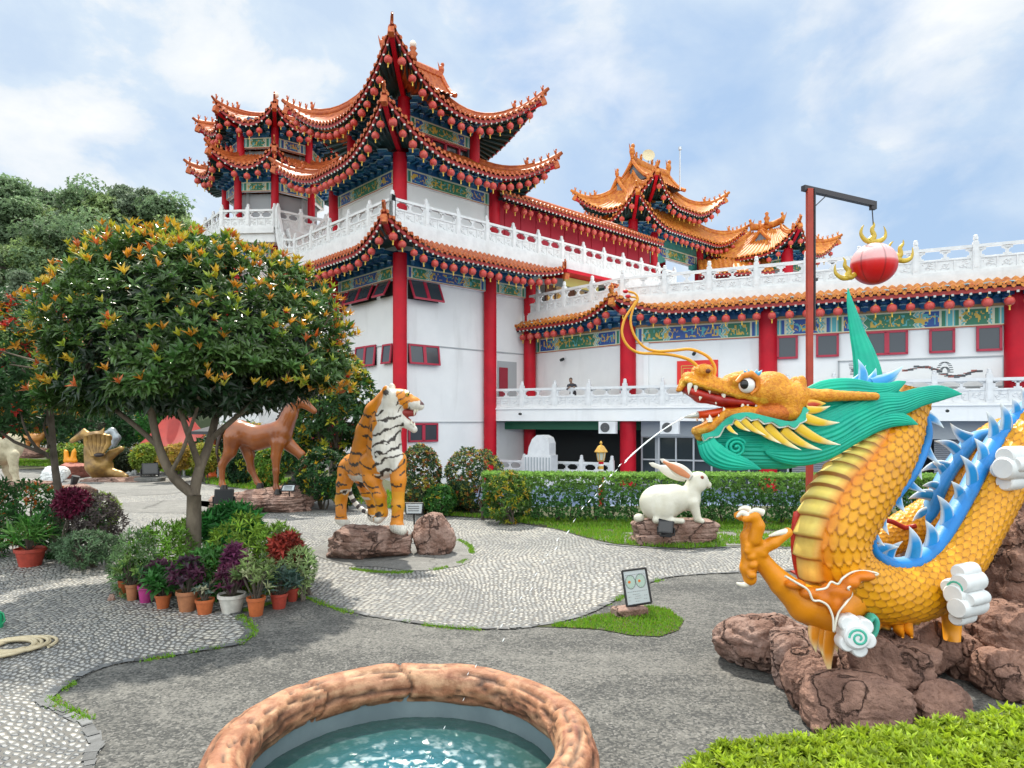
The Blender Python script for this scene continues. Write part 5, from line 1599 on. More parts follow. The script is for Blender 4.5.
def limb(mb, a, b, r0, r1, wob=.06, n=6, rr=R, m=0):
    a, b = Vector(a), Vector(b); L = (b - a).length; pts = []
    for i in range(n):
        f = i / (n - 1); p = a.lerp(b, f)
        if 0 < i < n - 1: p += V(rr.uniform(-1, 1), rr.uniform(-1, 1), rr.uniform(-.5, .5)) * wob * L
        pts.append(p)
    pts = [V(*q) for q in spline([tuple(p) for p in pts], n * 2)]
    mb.tube(pts, [r0 + (r1 - r0) * (i / (len(pts) - 1)) ** .8 for i in range(len(pts))], 8, m)
    return pts

def main_tree():
    rs = np.random.RandomState(4); D0 = 7.2
    base = at(193, 0, 7.1); base.z = 0
    t = thing('round_crown_tree', 'round crowned tree with orange and yellow new leaves rising from the potted plant bed', 'tree', tuple(base))
    c = np.array([at(189, 0, D0).x, D0 + .1, 2.08]); rad = np.array([1.55, 1.45, 1.66])
    mb = MB()
    D = fib(5200, rs); lp = lump(D, 1, .20, 2.4)
    D2_ = D.copy(); rz = np.where(D[:, 2] > 0, 1.0, 0.10)
    dep = 1 - np.abs(rs.normal(0, .09, len(D)))
    P = c + D * rad * (lp * dep)[:, None] * np.stack([np.ones(len(D)), np.ones(len(D)), rz], 1)
    lo_ = D[:, 2] < .05; P[lo_, 2] += .70 * (fbm(P[lo_, 0] * 2.2 + 3, P[lo_, 1] * 2.2 + 8, P[lo_, 0] * 0, 3) - .40) + .16 * np.clip(P[lo_, 0] - c[0], 0, 1)
    gap = vnoise(P[:, 0] * 3.2, P[:, 1] * 3.2, P[:, 2] * 3.2)
    keep = gap > .35
    P = P[keep]; D = D[keep]; dep = dep[keep]
    A = nrm(D * np.array([1, 1, .8]) + np.array([0, 0, .75]) + rs.normal(0, .22, D.shape))
    N = len(P)
    col = np.array([.074, .138, .036]) * (0.5 + 1.1 * rs.rand(N))[:, None] + np.array([.012, .02, 0]) * rs.rand(N)[:, None]
    rosettes(mb, rs, P, A, 7, .108, .036, col, (.55, 1.5), droop=.12)
    # paler mature leaves
    k = rs.rand(N) < .12
    rosettes(mb, rs, P[k] + A[k] * .03, A[k], 6, .13, .042, np.tile([.07, .16, .035], (k.sum(), 1)), (.4, 1.0))
    # inside foliage
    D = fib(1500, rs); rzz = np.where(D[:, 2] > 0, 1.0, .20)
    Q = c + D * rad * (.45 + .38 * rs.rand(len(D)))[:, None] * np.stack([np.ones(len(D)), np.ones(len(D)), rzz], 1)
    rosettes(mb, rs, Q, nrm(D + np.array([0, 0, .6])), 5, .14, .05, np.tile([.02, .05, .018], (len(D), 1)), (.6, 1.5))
    # new growth
    D = nrm(rs.normal(0, 1, (2400, 3))); D = D[D[:, 2] > -.3]
    w = .22 + .9 * np.clip(D[:, 2], 0, 1) + .35 * np.clip(D[:, 0], 0, 1) + .15 * np.clip(-D[:, 0], 0, 1)
    D = D[rs.rand(len(D)) < w * .62]
    rzz = np.where(D[:, 2] > 0, 1.0, .20)
    lp = lump(D, 1, .20, 2.4)
    P = c + D * rad * (lp * (1.015 + .03 * rs.rand(len(D))))[:, None] * np.stack([np.ones(len(D)), np.ones(len(D)), rzz], 1)
    A = nrm(D * .6 + np.array([0, 0, 1.0]) + rs.normal(0, .2, D.shape))
    h = rs.rand(len(P)); pal = np.array([[.60, .25, .02], [.60, .38, .03], [.46, .42, .03], [.34, .42, .04], [.55, .13, .03]])
    col = pal[np.searchsorted([.34, .6, .78, .92], h)]
    rosettes(mb, rs, P, A, 6, .088, .029, col, (.25, .95), droop=.05)
    # a few red flower heads
    k = rs.rand(len(P)) < .02
    rosettes(mb, rs, P[k], A[k], 8, .05, .03, np.tile([.6, .02, .01], (k.sum(), 1)), (.3, 1.3))
    mb.build('foliage', M_LEAFG, t)
    mb = MB(); rr = random.Random(3)
    f1 = at(194, 495, 7.1); mb.tube([V(base.x - .02, base.y, -.02), V(base.x, base.y, .25), at(194, 515, 7.1), f1], [.10, .08, .074, .07], 10)
    def chain(pts, r0, r1):
        P_ = [V(*q) for q in spline([tuple(p) for p in pts], 12)]
        mb.tube(P_, [r0 + (r1 - r0) * i / 11 for i in range(12)], 8); return P_[-1]
    e1 = chain([f1, at(176, 480, 7.05), at(165, 462, 7.0), at(157, 440, 6.95), at(150, 405, 6.9)], .055, .035)
    e2 = chain([f1, at(199, 470, 7.15), at(207, 450, 7.2), at(214, 425, 7.3), at(222, 390, 7.4)], .06, .035)
    e3 = chain([at(200, 468, 7.15), at(192, 445, 7.0), at(185, 425, 6.9), at(175, 395, 6.8)], .035, .025)
    e4 = chain([at(210, 440, 7.25), at(228, 424, 7.2), at(250, 405, 7.1), at(275, 380, 7.0)], .035, .02)
    e5 = chain([at(172, 470, 7.02), at(182, 452, 6.9), at(190, 430, 6.8), at(200, 400, 6.7)], .022, .015)
    e6 = chain([at(160, 448, 6.96), at(138, 428, 6.9), at(110, 405, 6.9), at(85, 380, 7.0)], .03, .018)
    for e in (e1, e2, e3, e4, e5, e6):
        for _ in range(7):
            d = V(rr.uniform(-1, 1), rr.uniform(-1, 1), rr.uniform(.1, 1)).normalized() * rr.uniform(.6, 1.0)
            limb(mb, e, e + d, .02, .006, .08, 5, rr)
    mb.build('trunk', M_BARK, t, smooth=True)
main_tree()

def dome_tree(label, px, D, crown_px, seed, leafc, newc, nf=.25, n=1400, ll=.11, lw=.04, group=None, stems=1, flat=.6, trunkr=.07, name='small_tree', basez=0.0, spread=0):
    """crown_px = (x0,x1,ytop,ybottom)"""
    rs = np.random.RandomState(seed); rr = random.Random(seed)
    base = at(px, 0, D); base.z = basez
    t = thing(name, label, 'tree', tuple(base), group)
    x0, x1, y0, y1 = crown_px
    a, b = at(x0, y1, D), at(x1, y0, D); c = np.array([(a.x + b.x) / 2, D, (a.z + b.z) / 2]); rad = np.array([(b.x - a.x) / 2, (b.x - a.x) / 2 * .95, (b.z - a.z) / 2])
    mb = MB()
    Dr = fib(n, rs); lp = lump(Dr, seed, .35, 1.7)
    P = c + Dr * rad * (lp * (1 - np.abs(rs.normal(0, .16, n))))[:, None]
    keep = vnoise(P[:, 0] * 2.3 + seed, P[:, 1] * 2.3, P[:, 2] * 2.3) > .33
    P = P[keep]; Dr = Dr[keep]; A = nrm(Dr + np.array([0, 0, .6]) + rs.normal(0, .3, Dr.shape)); N = len(P)
    col = np.array(leafc) * (0.55 + .9 * rs.rand(N))[:, None]
    k = (rs.rand(N) < nf * (0.4 + np.clip(Dr[:, 2], 0, 1)))
    nc = np.array(newc)[rs.randint(0, len(newc), N)]; col[k] = nc[k]
    rosettes(mb, rs, P, A, 6, ll, lw, col, (.5, 1.4))
    mb.build('foliage', M_LEAF, t)
    mb = MB()
    for s in range(stems):
        a = base + V(rr.uniform(-1, 1) * .06 * stems, rr.uniform(-1, 1) * .06 * stems, 0); e = V(c[0] + rr.uniform(-.5, .5) * rad[0], c[1] + rr.uniform(-.3, .3), c[2])
        limb(mb, a, e, trunkr, trunkr * .5, .05, 5, rr)
        for _ in range(7):
            st = a.lerp(e, rr.uniform(.45, .95)); q = V(*(c + (nrm(rs.normal(0, 1, (1, 3)))[0]) * rad * .75))
            limb(mb, st, q, trunkr * .4, .006, .07, 5, rr)
    mb.build('trunk', M_DBARK, t, smooth=True)
    return t
YEL = [(.45, .42, .03), (.5, .3, .02), (.30, .40, .04)]
RED = [(.5, .03, .02), (.45, .40, .03), (.5, .22, .02)]
dome_tree('dark stemmed tree with red and yellow leaf tips at the far left edge', 48, 8.6, (-75, 92, 300, 436), 5, (.03, .085, .025), RED, .30, 1500, trunkr=.06, name='small_tree')
dome_tree('bushy tree with yellow tipped leaves between the horse and the tiger', 330, 15.0, (288, 376, 350, 455), 6, (.035, .10, .025), YEL, .42, 1500, .15, .055, stems=4, trunkr=.05)
dome_tree('dark green garden tree standing behind the bronze dragon statue', 100, 25.0, (45, 160, 392, 450), 7, (.02, .075, .02), YEL, .10, 1300, .20, .08, stems=3, trunkr=.05)
dome_tree('leafy tree at the far left behind the ram statue', 12, 27.0, (-60, 70, 385, 450), 8, (.03, .09, .025), YEL, .2, 1300, .22, .09, stems=3, trunkr=.06)
dome_tree('narrow bright green conifer beside the red garden tent', 152, 22.5, (138, 172, 405, 450), 9, (.03, .16, .02), YEL, .03, 900, .14, .03, stems=1, trunkr=.04, name='conifer')
dome_tree('dark tree at left edge beyond the pebble paving', -40, 14.0, (-120, 10, 330, 440), 10, (.025, .075, .02), YEL, .2, 1300, .18, .07, stems=2, trunkr=.06)
dome_tree('shrubby green tree hiding the tower foot left of the horse', 232, 22.0, (196, 300, 425, 478), 12, (.03, .09, .03), YEL, .2, 1300, .24, .09, stems=3, trunkr=.05)

def bush(label, cx, cy, w, h, D, seed, leafc, newc, nf, n, ll, lw, name='bush', basez=0.0, amp=.10, thr=.24, group=None, cat='bush', stem=True, ry=.95, leafm=None):
    """a clipped or loose bush filling (cx,cy,w,h) pixels at distance D, standing on the ground"""
    rs = np.random.RandomState(seed)
    c = at(cx, cy, D); rx = w / 2 / F * D; rz = h / 2 / F * D
    base = V(c.x, c.y, basez)
    t = thing(name, label, cat, tuple(base), group)
    Dr = fib(n, rs); lp = lump(Dr, seed, amp, 2.5)
    P = np.array(c) + Dr * np.array([rx, rx * ry, rz]) * (lp * (1 - np.abs(rs.normal(0, .10, n))))[:, None]
    P[:, 2] = np.maximum(P[:, 2], basez + .02)
    keep = vnoise(P[:, 0] * 5 + seed, P[:, 1] * 5, P[:, 2] * 5) > thr
    P = P[keep]; Dr = Dr[keep]; N = len(P)
    A = nrm(Dr + np.array([0, 0, .5]) + rs.normal(0, .3, Dr.shape))
    col = np.array(leafc) * (0.5 + 1.0 * rs.rand(N))[:, None]
    k = rs.rand(N) < nf; nc = np.array(newc)[rs.randint(0, len(newc), N)]; col[k] = nc[k]
    mb = MB(); rosettes(mb, rs, P, A, 5, ll, lw, col, (.4, 1.3))
    mb.build('foliage', leafm or M_LEAF, t)
    if stem:
        mb = MB(); rr = random.Random(seed)
        for _ in range(6): limb(mb, base + V(rr.uniform(-.1, .1), rr.uniform(-.1, .1), 0), c + V(rr.uniform(-.6, .6) * rx, rr.uniform(-.5, .5) * rx, rr.uniform(-.3, .5) * rz), .02, .006, .05, 5, rr)
        mb.build('stem', M_DBARK, t, smooth=True)
    return t
TIPS = [(.42, .12, .03), (.45, .36, .05), (.3, .34, .08)]
bush('round clipped bush with reddish tips just right of the tiger', 420, 478, 44, 68, 12.4, 21, (.045, .10, .04), TIPS, .35, 1900, .05, .026, 'round_bush')
bush('wider round clipped bush between the tiger and the long hedge', 474, 478, 60, 62, 12.6, 22, (.05, .11, .045), TIPS, .35, 2100, .05, .026, 'round_bush', thr=.30)
bush('small bright green bush in front of the two round clipped bushes', 440, 500, 30, 30, 12.1, 23, (.05, .17, .03), YEL, .1, 600, .06, .03)
bush('yellowish leafy shrub growing in front of the clipped hedge', 508, 497, 44, 52, 11.2, 24, (.08, .17, .03), YEL, .3, 800, .07, .024, thr=.3)
for i, (cx, cy, w, h, D, lab, c) in enumerate([
    (322, 474, 50, 50, 13.0, 'dark green bush between the horse and the tiger', (.022, .08, .02)),
    (300, 490, 40, 20, 13.6, 'low grey green ground bush behind the horse plinth', (.06, .10, .06)),
    (268, 468, 30, 36, 17.0, 'lime green bush seen under the belly of the horse', (.12, .24, .03)),
    (240, 462, 34, 40, 18.0, 'dark bush seen behind the hind leg of the horse', (.03, .09, .035)),
    (205, 458, 26, 26, 19.0, 'yellow leafed hedge bush left of the horse', (.30, .30, .04)),
    (178, 457, 34, 22, 19.0, 'orange and yellow leafed bush below the red tent', (.42, .26, .05)),
    (148, 458, 30, 26, 19.5, 'lime and yellow bush behind the bronze dragon statue', (.20, .28, .04)),
    (120, 460, 30, 22, 20.0, 'dark purple green bush behind the white stone block', (.05, .07, .04)),
    (345, 487, 30, 34, 12.8, 'broad leafed green bush behind the tiger hind legs', (.03, .10, .02)),
    (300, 455, 40, 30, 15.5, 'green bush below the yellow tipped tree', (.03, .11, .03)),
    (70, 455, 36, 20, 21.0, 'lime green low bush behind the orange seated figure', (.16, .25, .04)),
    (460, 497, 24, 30, 12.9, 'thin open bush in the gap before the clipped hedge', (.05, .11, .04)),
    ]):
    bush(lab, cx, cy, w, h, D, 40 + i, c, YEL, .12, 700, .006 * D, .0028 * D)

def hedge(label, line, z_of, depth, seed, n, ll, lw, colt, cols, thr, name='clipped_hedge', k=5, stems=True, topbias=.45, tw=.3):
    """line: list of plan points of the front top edge"""
    rs = np.random.RandomState(seed)
    pts = np.array(line, float); seg = np.linalg.norm(np.diff(pts, axis=0), axis=1); cum = np.concatenate([[0], np.cumsum(seg)]); Lt = cum[-1]
    t = thing(name, label, 'hedge', (pts[0][0], pts[0][1], 0))
    s = rs.rand(n) * Lt
    x = np.interp(s, cum, pts[:, 0]); y = np.interp(s, cum, pts[:, 1]); H = z_of(s / Lt) * (1 + .035 * (fbm(s * 1.5, s * 0 + 2, s * 0, 3) - .45))
    f = rs.rand(n)
    v = rs.rand(n); dd = rs.rand(n) * depth; up = np.zeros((n, 3))
    top = f < topbias; front = (~top) & (f < .85); back = f >= .85
    z = H * (.12 + .88 * v)
    rnd = .08 * rs.rand(n)
    edge = np.clip(1 - z / np.maximum(H, .01), 0, 1)
    z = np.where(top, H - np.abs(rs.normal(0, .03, n)), z)
    dd = np.where(front, np.abs(rs.normal(0, .05, n)) + .05 * (np.clip(1 - (H - z) / .12, 0, 1)), dd); dd = np.where(back, depth - np.abs(rs.normal(0, .05, n)), dd)
    P = np.stack([x, y + dd, z], 1)
    A = np.where(top[:, None], [[0, 0, 1.]], np.where(front[:, None], [[0, -1., .45]], [[0, 1., .4]])) + rs.normal(0, .35, (n, 3))
    g = vnoise(P[:, 0] * 2.2, P[:, 1] * 2.2, P[:, 2] * 3.0 + seed) + .35 * np.clip(z / H, 0, 1)
    keep = (g > thr) | top
    P, A, top, z, H = P[keep], A[keep], top[keep], z[keep], H[keep]; N = len(P)
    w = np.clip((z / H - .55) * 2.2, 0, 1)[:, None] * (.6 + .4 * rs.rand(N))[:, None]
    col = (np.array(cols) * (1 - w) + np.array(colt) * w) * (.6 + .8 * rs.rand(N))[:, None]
    mb = MB(); rosettes(mb, rs, P, A, k, ll, lw, col, (.3, 1.2))
    mb.build('foliage', M_LEAF, t)
    if stems:
        mb = MB(); rr = random.Random(seed)
        for i in range(int(Lt / tw)):
            s_ = (i + rr.random()) * tw; a = V(float(np.interp(s_, cum, pts[:, 0])), float(np.interp(s_, cum, pts[:, 1])) + depth * rr.uniform(.3, .6), 0)
            for _ in range(4): limb(mb, a + V(rr.uniform(-.03, .03), 0, 0), a + V(rr.uniform(-.25, .25), rr.uniform(-.2, .2), .5 * float(z_of(s_ / Lt))), .014, .005, .06, 4, rr)
        mb.build('stem', M_DBARK, t, smooth=True)
    return t
hl = [gnd(x, y) for x, y in ((482, 522), (560, 524), (700, 526), (860, 528), (1040, 530))]
hedge('long clipped green hedge running behind the rabbit and dragon', [(p.x, p.y) for p in hl], lambda f: .80 + .0 * f, .75, 31, 11500, .048, .026, (.27, .46, .09), (.06, .17, .04), .29)  # sunlit top is put into the leaf colours, darker below
fh = [at(697, 0, 2.22), at(790, 0, 2.2), at(900, 0, 2.2), at(1010, 0, 2.2), at(1180, 0, 2.25)]
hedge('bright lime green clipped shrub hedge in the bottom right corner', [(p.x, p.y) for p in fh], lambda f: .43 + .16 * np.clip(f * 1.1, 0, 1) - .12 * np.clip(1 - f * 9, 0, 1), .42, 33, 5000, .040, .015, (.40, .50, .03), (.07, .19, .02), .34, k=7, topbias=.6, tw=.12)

# ---------- potted plants
def pot_mb(r, h, rim=True, rb=.72):
    mb = MB(); mb.lathe([(0, 0), (r * rb, 0), (r * .97, h * .80), (r * .99, h * .8), (r * 1.07, h * .82), (r * 1.08, h), (r * .96, h), (r * .92, h * .88), (0, h * .86)], n=24)
    return mb
def pot_mat(name, c): return mat(name, c, 0.6, col2=tuple(x * .72 for x in c), vscale=14, bump=.15, bscale=60)
PM = {'orange': pot_mat('pot_orange', (.52, .13, .035)), 'terracotta': pot_mat('pot_terracotta', (.42, .17, .075)), 'red': pot_mat('pot_red', (.45, .06, .035)),
      'magenta': pot_mat('pot_magenta', (.42, .035, .20)), 'white': pot_mat('pot_white', (.62, .60, .54))}
PURP = (.10, .025, .06)
def strappy(mb, rs, c, h, r, n, ll, lw, cols, tips=None, ptip=.0, up=.5):
    """n rosettes on thin stems filling a dome"""
    P = []; A = []
    for _ in range(n):
        a = rs.rand() * 6.28; q = math.sqrt(rs.rand()); P.append((c[0] + r * q * math.cos(a), c[1] + r * q * math.sin(a), c[2] + h * (.35 + .65 * rs.rand()) * (1 - .45 * q * q))); A.append((math.cos(a) * q * .8, math.sin(a) * q * .8, up + .4))
    P = np.array(P); A = np.array(A); cc = np.array(cols)[rs.randint(0, len(cols), n)] * (.7 + .6 * rs.rand(n))[:, None]
    if tips is not None:
        k = rs.rand(n) < ptip; cc[k] = np.array(tips)[rs.randint(0, len(tips), n)][k]
    rosettes(mb, rs, P, A, 7, ll, lw, cc, (.2, 1.35), droop=.25)
    st = MB()
    for i in range(0, n, max(1, n // 14)): st.tube([(c[0] + (P[i][0] - c[0]) * .2, c[1] + (P[i][1] - c[1]) * .2, c[2]), tuple(P[i])], [.007, .004], 5)
    return st
pots = [  # x0,x1,ytop,ybot,colour,label plant,(h,r,n,ll,lw,cols)
    (115, 126, 583, 599, 'orange', 'orange flower pot at the left end of the row', (.22, .09, 16, .08, .02, [(.05, .15, .03)])),
    (122, 135, 587, 603.5, 'terracotta', 'brownish pot with a green plant, second in the row', (.30, .13, 30, .08, .025, [(.06, .16, .04), (.16, .26, .06)])),
    (133.5, 150, 589, 606, 'magenta', 'magenta pink flower pot with upright shoots', (.20, .07, 14, .07, .018, [(.05, .13, .05)])),
    (151, 167, 598, 612, 'orange', 'orange pot with broad drooping green leaves', (.24, .13, 22, .13, .045, [(.035, .14, .025)])),
    (171, 193, 595, 615.5, 'terracotta', 'largest terracotta pot with a purple leafed plant', (.33, .14, 40, .08, .032, [PURP, (.14, .04, .09), (.06, .03, .05)])),
    (191, 210, 603, 618, 'orange', 'orange pot with grey succulent rosettes', (.17, .07, 14, .05, .02, [(.16, .24, .20), (.35, .33, .22)])),
    (212, 240, 599, 617.5, 'white', 'wide white pot with an upright purple plant', (.32, .09, 22, .08, .028, [PURP, (.18, .04, .09)])),
    (243, 262, 601, 619.5, 'orange', 'orange pot with cream and green variegated leaves', (.42, .16, 60, .08, .018, [(.22, .30, .10), (.42, .45, .24), (.12, .20, .06)])),
    (267, 285, 597, 612, 'red', 'red pot with spiky grey green succulent leaves', (.20, .15, 30, .11, .022, [(.05, .10, .08), (.08, .13, .11)])),
    (284, 297, 591, 604, 'red', 'red pot half hidden behind its right hand neighbour', (.34, .14, 40, .07, .016, [(.20, .28, .12), (.35, .38, .2)])),
    (294, 304.5, 580, 597, 'red', 'upright red pot at the right end of the row', (.34, .14, 40, .07, .018, [(.20, .30, .12), (.12, .22, .08)])),
]
POT_TOP = {}
for i, (x0, x1, y0, y1, c, lab, pl) in enumerate(pots):
    b = gnd((x0 + x1) / 2, y1 - 1.5); r = (x1 - x0) / 2 / F * b.y; b.y += r; h = (y1 - y0) / F * b.y
    t = thing('potted_plant', lab, 'potted plant', tuple(b), 'potted plants along the front of the tree bed')
    pm = pot_mb(r / 1.08, h); pm.v = [v + np.array(b, np.float32) for v in pm.v]; pm.build('pot', PM[c], t, smooth=True, angle=.6)
    so_ = MB(); so_.lathe([(0, h * .9), (r * .86, h * .9)], tuple(b), 16); so_.build('potting_soil', M_SOIL, t)
    rs = np.random.RandomState(100 + i); mb = MB()
    st = strappy(mb, rs, (b.x, b.y, h * .9), *pl); mb.build('foliage', M_LEAF, t); st.build('stem', M_DBARK, t)
    POT_TOP[i] = (b, h)
# shrubs growing in the bed behind the pots
bed = [
    (135, 566, 46, 70, 6.6, 'grey green feathery shrub at the left of the tree bed', (.12, .20, .08), .06, .014),
    (160, 560, 60, 74, 6.9, 'lime green narrow leafed shrub left of the tree trunk', (.13, .26, .03), .09, .018),
    (200, 545, 60, 60, 7.6, 'yellow green shrub behind the tree trunk', (.14, .24, .03), .09, .02),
    (240, 556, 64, 80, 6.8, 'golden green narrow leafed shrub in the middle of the bed', (.17, .27, .03), .09, .018),
    (278, 560, 50, 70, 6.8, 'yellowish fine leafed shrub on the right of the bed', (.15, .25, .035), .09, .018),
    (232, 527, 46, 30, 7.5, 'dark broad leafed plant just right of the tree trunk', (.03, .15, .03), .16, .05),
    (212, 575, 50, 50, 6.5, 'deep green leafy shrub behind the purple plants', (.05, .15, .03), .10, .022),
    (286, 550, 24, 26, 6.6, 'red leafed plant at the right side of the bed', (.22, .03, .02), .09, .03),
    (300, 570, 26, 44, 6.5, 'pale variegated shrub at the right end of the bed', (.26, .34, .14), .06, .016),
    (235, 566, 16, 34, 6.3, 'tall purple plant behind the white pot', (.13, .03, .08), .09, .03),
    (160, 578, 30, 30, 6.5, 'purple leafed shrub above the magenta pot', (.09, .03, .06), .07, .028),
]
for i, (cx, cy, w, h, D, lab, c, ll, lw) in enumerate(bed):
    c = tuple(q * 1.35 for q in c)
    bush(lab, cx, cy, w, h, D, 60 + i, c, [tuple(min(1, q * 1.6) for q in c), tuple(q * .7 for q in c)], .3, 330 if w > 40 else 150, ll, lw, name='bed_shrub', amp=.3, thr=.2, cat='shrub', group=None, ry=.8)
# plants at the left edge
t0 = gnd(23, 568); t0.y += .12
tp = thing('potted_plant', 'large orange pot with long green strap leaves at the left edge', 'potted plant', tuple(t0))
pm = pot_mb(.155, .21); pm.v = [v + np.array(t0, np.float32) for v in pm.v]; pm.build('pot', PM['red'], tp, smooth=True, angle=.6)
mb = MB(); rs = np.random.RandomState(55); st = strappy(mb, rs, (t0.x - .02, t0.y, .19), .30, .14, 26, .26, .022, [(.06, .20, .03), (.12, .28, .05)], up=.6); mb.build('foliage', M_LEAF, tp); st.build('stem', M_DBARK, tp)
left = [
    (28, 515, 66, 66, 8.9, 'orange flowered green shrub behind the large orange pot', (.04, .13, .03), .09, .03),
    (70, 530, 66, 70, 8.6, 'dark green shrub at the foot of the dark stemmed tree', (.035, .11, .03), .08, .028),
    (72, 503, 26, 22, 8.2, 'crimson purple leafed plant below the dark stemmed tree', (.16, .015, .05), .08, .03),
    (96, 522, 50, 56, 8.4, 'mixed purple grey shrub at the right of the left bed', (.09, .07, .07), .07, .02),
    (88, 548, 60, 30, 7.8, 'grey green trailing shrub along the pebble paving', (.09, .16, .08), .07, .018),
    (103, 512, 26, 36, 8.9, 'pale lime shrub with dark purple sprigs at the bed end', (.22, .30, .06), .06, .02),
    (-30, 520, 80, 90, 8.4, 'green shrub filling the left edge of the picture', (.04, .13, .03), .10, .03),
]
for i, (cx, cy, w, h, D, lab, c, ll, lw) in enumerate(left):
    bush(lab, cx, cy, w, h, D, 80 + i, c, [tuple(min(1, q * 1.7) for q in c), (.45, .12, .02) if i == 0 else tuple(q * .6 for q in c)], .28, 380, ll, lw, name='bed_shrub', amp=.3, thr=.2, cat='shrub')

# ---------- trees on the hill
def hill_tree_proto(seed, kind):
    rs = np.random.RandomState(seed); rr = random.Random(seed)
    root = bpy.data.objects.new('hill_tree', None); COL.objects.link(root); ORG[root.name] = V(0, 0, 0)
    H = 1.0; mb = MB(); tr = MB()
    lobes = []
    nl = {0: 13, 1: 16, 2: 9}[kind]
    tr.tube([(0, 0, -.15), (0.01, 0, .3), (-.01, .01, .7), (0, 0, .92)], [.028, .022, .014, .006], 6)
    for i in range(nl):
        f = rr.uniform(.32, 1.0); a = rr.uniform(0, 6.28); q = rr.uniform(.05, .30) * (1.15 - f * .7) * (1.2 if kind == 1 else .9)
        c = np.array([q * math.cos(a), q * math.sin(a), f]); r = rr.uniform(.09, .17) * (.8 if kind == 2 else 1)
        lobes.append((c, r)); tr.tube([(0, 0, f * .6), tuple(c)], [.011, .004], 5)
    lobes.append((np.array([0, 0, .62]), .15))
    for c, r in lobes:
        n = 110; D = fib(n, rs); P = c + D * np.array([r * 1.25, r * 1.25, r * .75]) * (.55 + .5 * rs.rand(n))[:, None]
        A = nrm(D + [0, 0, .7] + rs.normal(0, .4, D.shape))
        base = np.array([(.17, .25, .13), (.24, .32, .13), (.21, .27, .18)][kind])  # leaf colours lightened to stand in for aerial haze
        g = rr.uniform(.75, 1.35)
        col = base * g * (.7 + .6 * rs.rand(n))[:, None]
        rosettes(mb, rs, P, A, 4, .035, .022, col, (.5, 1.4))
    mb.build('crown', M_LEAF, root); tr.build('trunk', M_DBARK, root)
    return root
protos = [hill_tree_proto(200 + k, kd) for k, kd in enumerate((0, 1, 2, 0))]
def hill_z(x, y):
    i = int(round((x + 190) / 165 * 59)); j = int(round((y - 58) / 75 * 23)); return float(HILL[max(0, min(59, i)), max(0, min(23, j))][2])
kinds = ['dense rounded tree', 'broad pale green tree', 'thin open crowned tree', 'dense dark tree']
spots = []
rr = random.Random(12)
rows_ = [(64, 8.0, -30, 200, 12), (72, 9.5, -20, 203, 19), (82, 10.5, -40, 206, 13), (95, 12.0, -60, 190, 14)]
places = ['on the lowest part of the hill', 'halfway up the wooded hill', 'high on the wooded hill', 'on the skyline of the wooded hill']
where = ['far left edge', 'left edge', 'left', 'centre left', 'middle', 'centre right', 'right', 'right end', 'temple side']
used = set(); cnt = 0
for ri, (D, Hh, p0, p1, step) in enumerate(rows_):
    px = p0; ci = 0
    while px < p1:
        x = at(px, 0, D + rr.uniform(-3, 3)); y = D + rr.uniform(-3, 3); x = x.x
        k = rr.randrange(4); z = hill_z(x, y); s = Hh * rr.uniform(.75, 1.2)
        lab = f'{ORD[ci].replace("nearest", "first")} {kinds[k]} from the left {places[ri]}'
        if cnt < 4 and False: pass
        o = protos[k]
        tree = dup(o, V(x, y, z - .3), rr.uniform(0, 6.28), lab, (s * rr.uniform(.9, 1.15), s * rr.uniform(.9, 1.15), s), group='trees on the wooded hill'); tree['category'] = 'tree'
        ci += 1; cnt += 1; px += step * rr.uniform(.7, 1.25)
for p in protos:
    for c in list(p.children): bpy.data.objects.remove(c)
    bpy.data.objects.remove(p)
# undergrowth that reads as one mass
def under():
    rs = np.random.RandomState(9); n = 5200; x = -110 + 95 * rs.rand(n); y = 62 + 50 * rs.rand(n)
    z = np.array([hill_z(a, b) for a, b in zip(x, y)])
    P = np.stack([x, y, z + 2.0 * rs.rand(n) ** 1.2], 1); A = nrm(rs.normal(0, .5, (n, 3)) + [0, -.3, 1])
    col = np.array([.18, .28, .12]) * (.5 + rs.rand(n))[:, None]
    mb = MB(); rosettes(mb, rs, P, A, 6, .95, .6, col, (.6, 1.5))
    o = mb.build('undergrowth', M_LEAF); tag(o, 'dense green undergrowth covering the wooded hill', 'undergrowth', kind='stuff')
under()
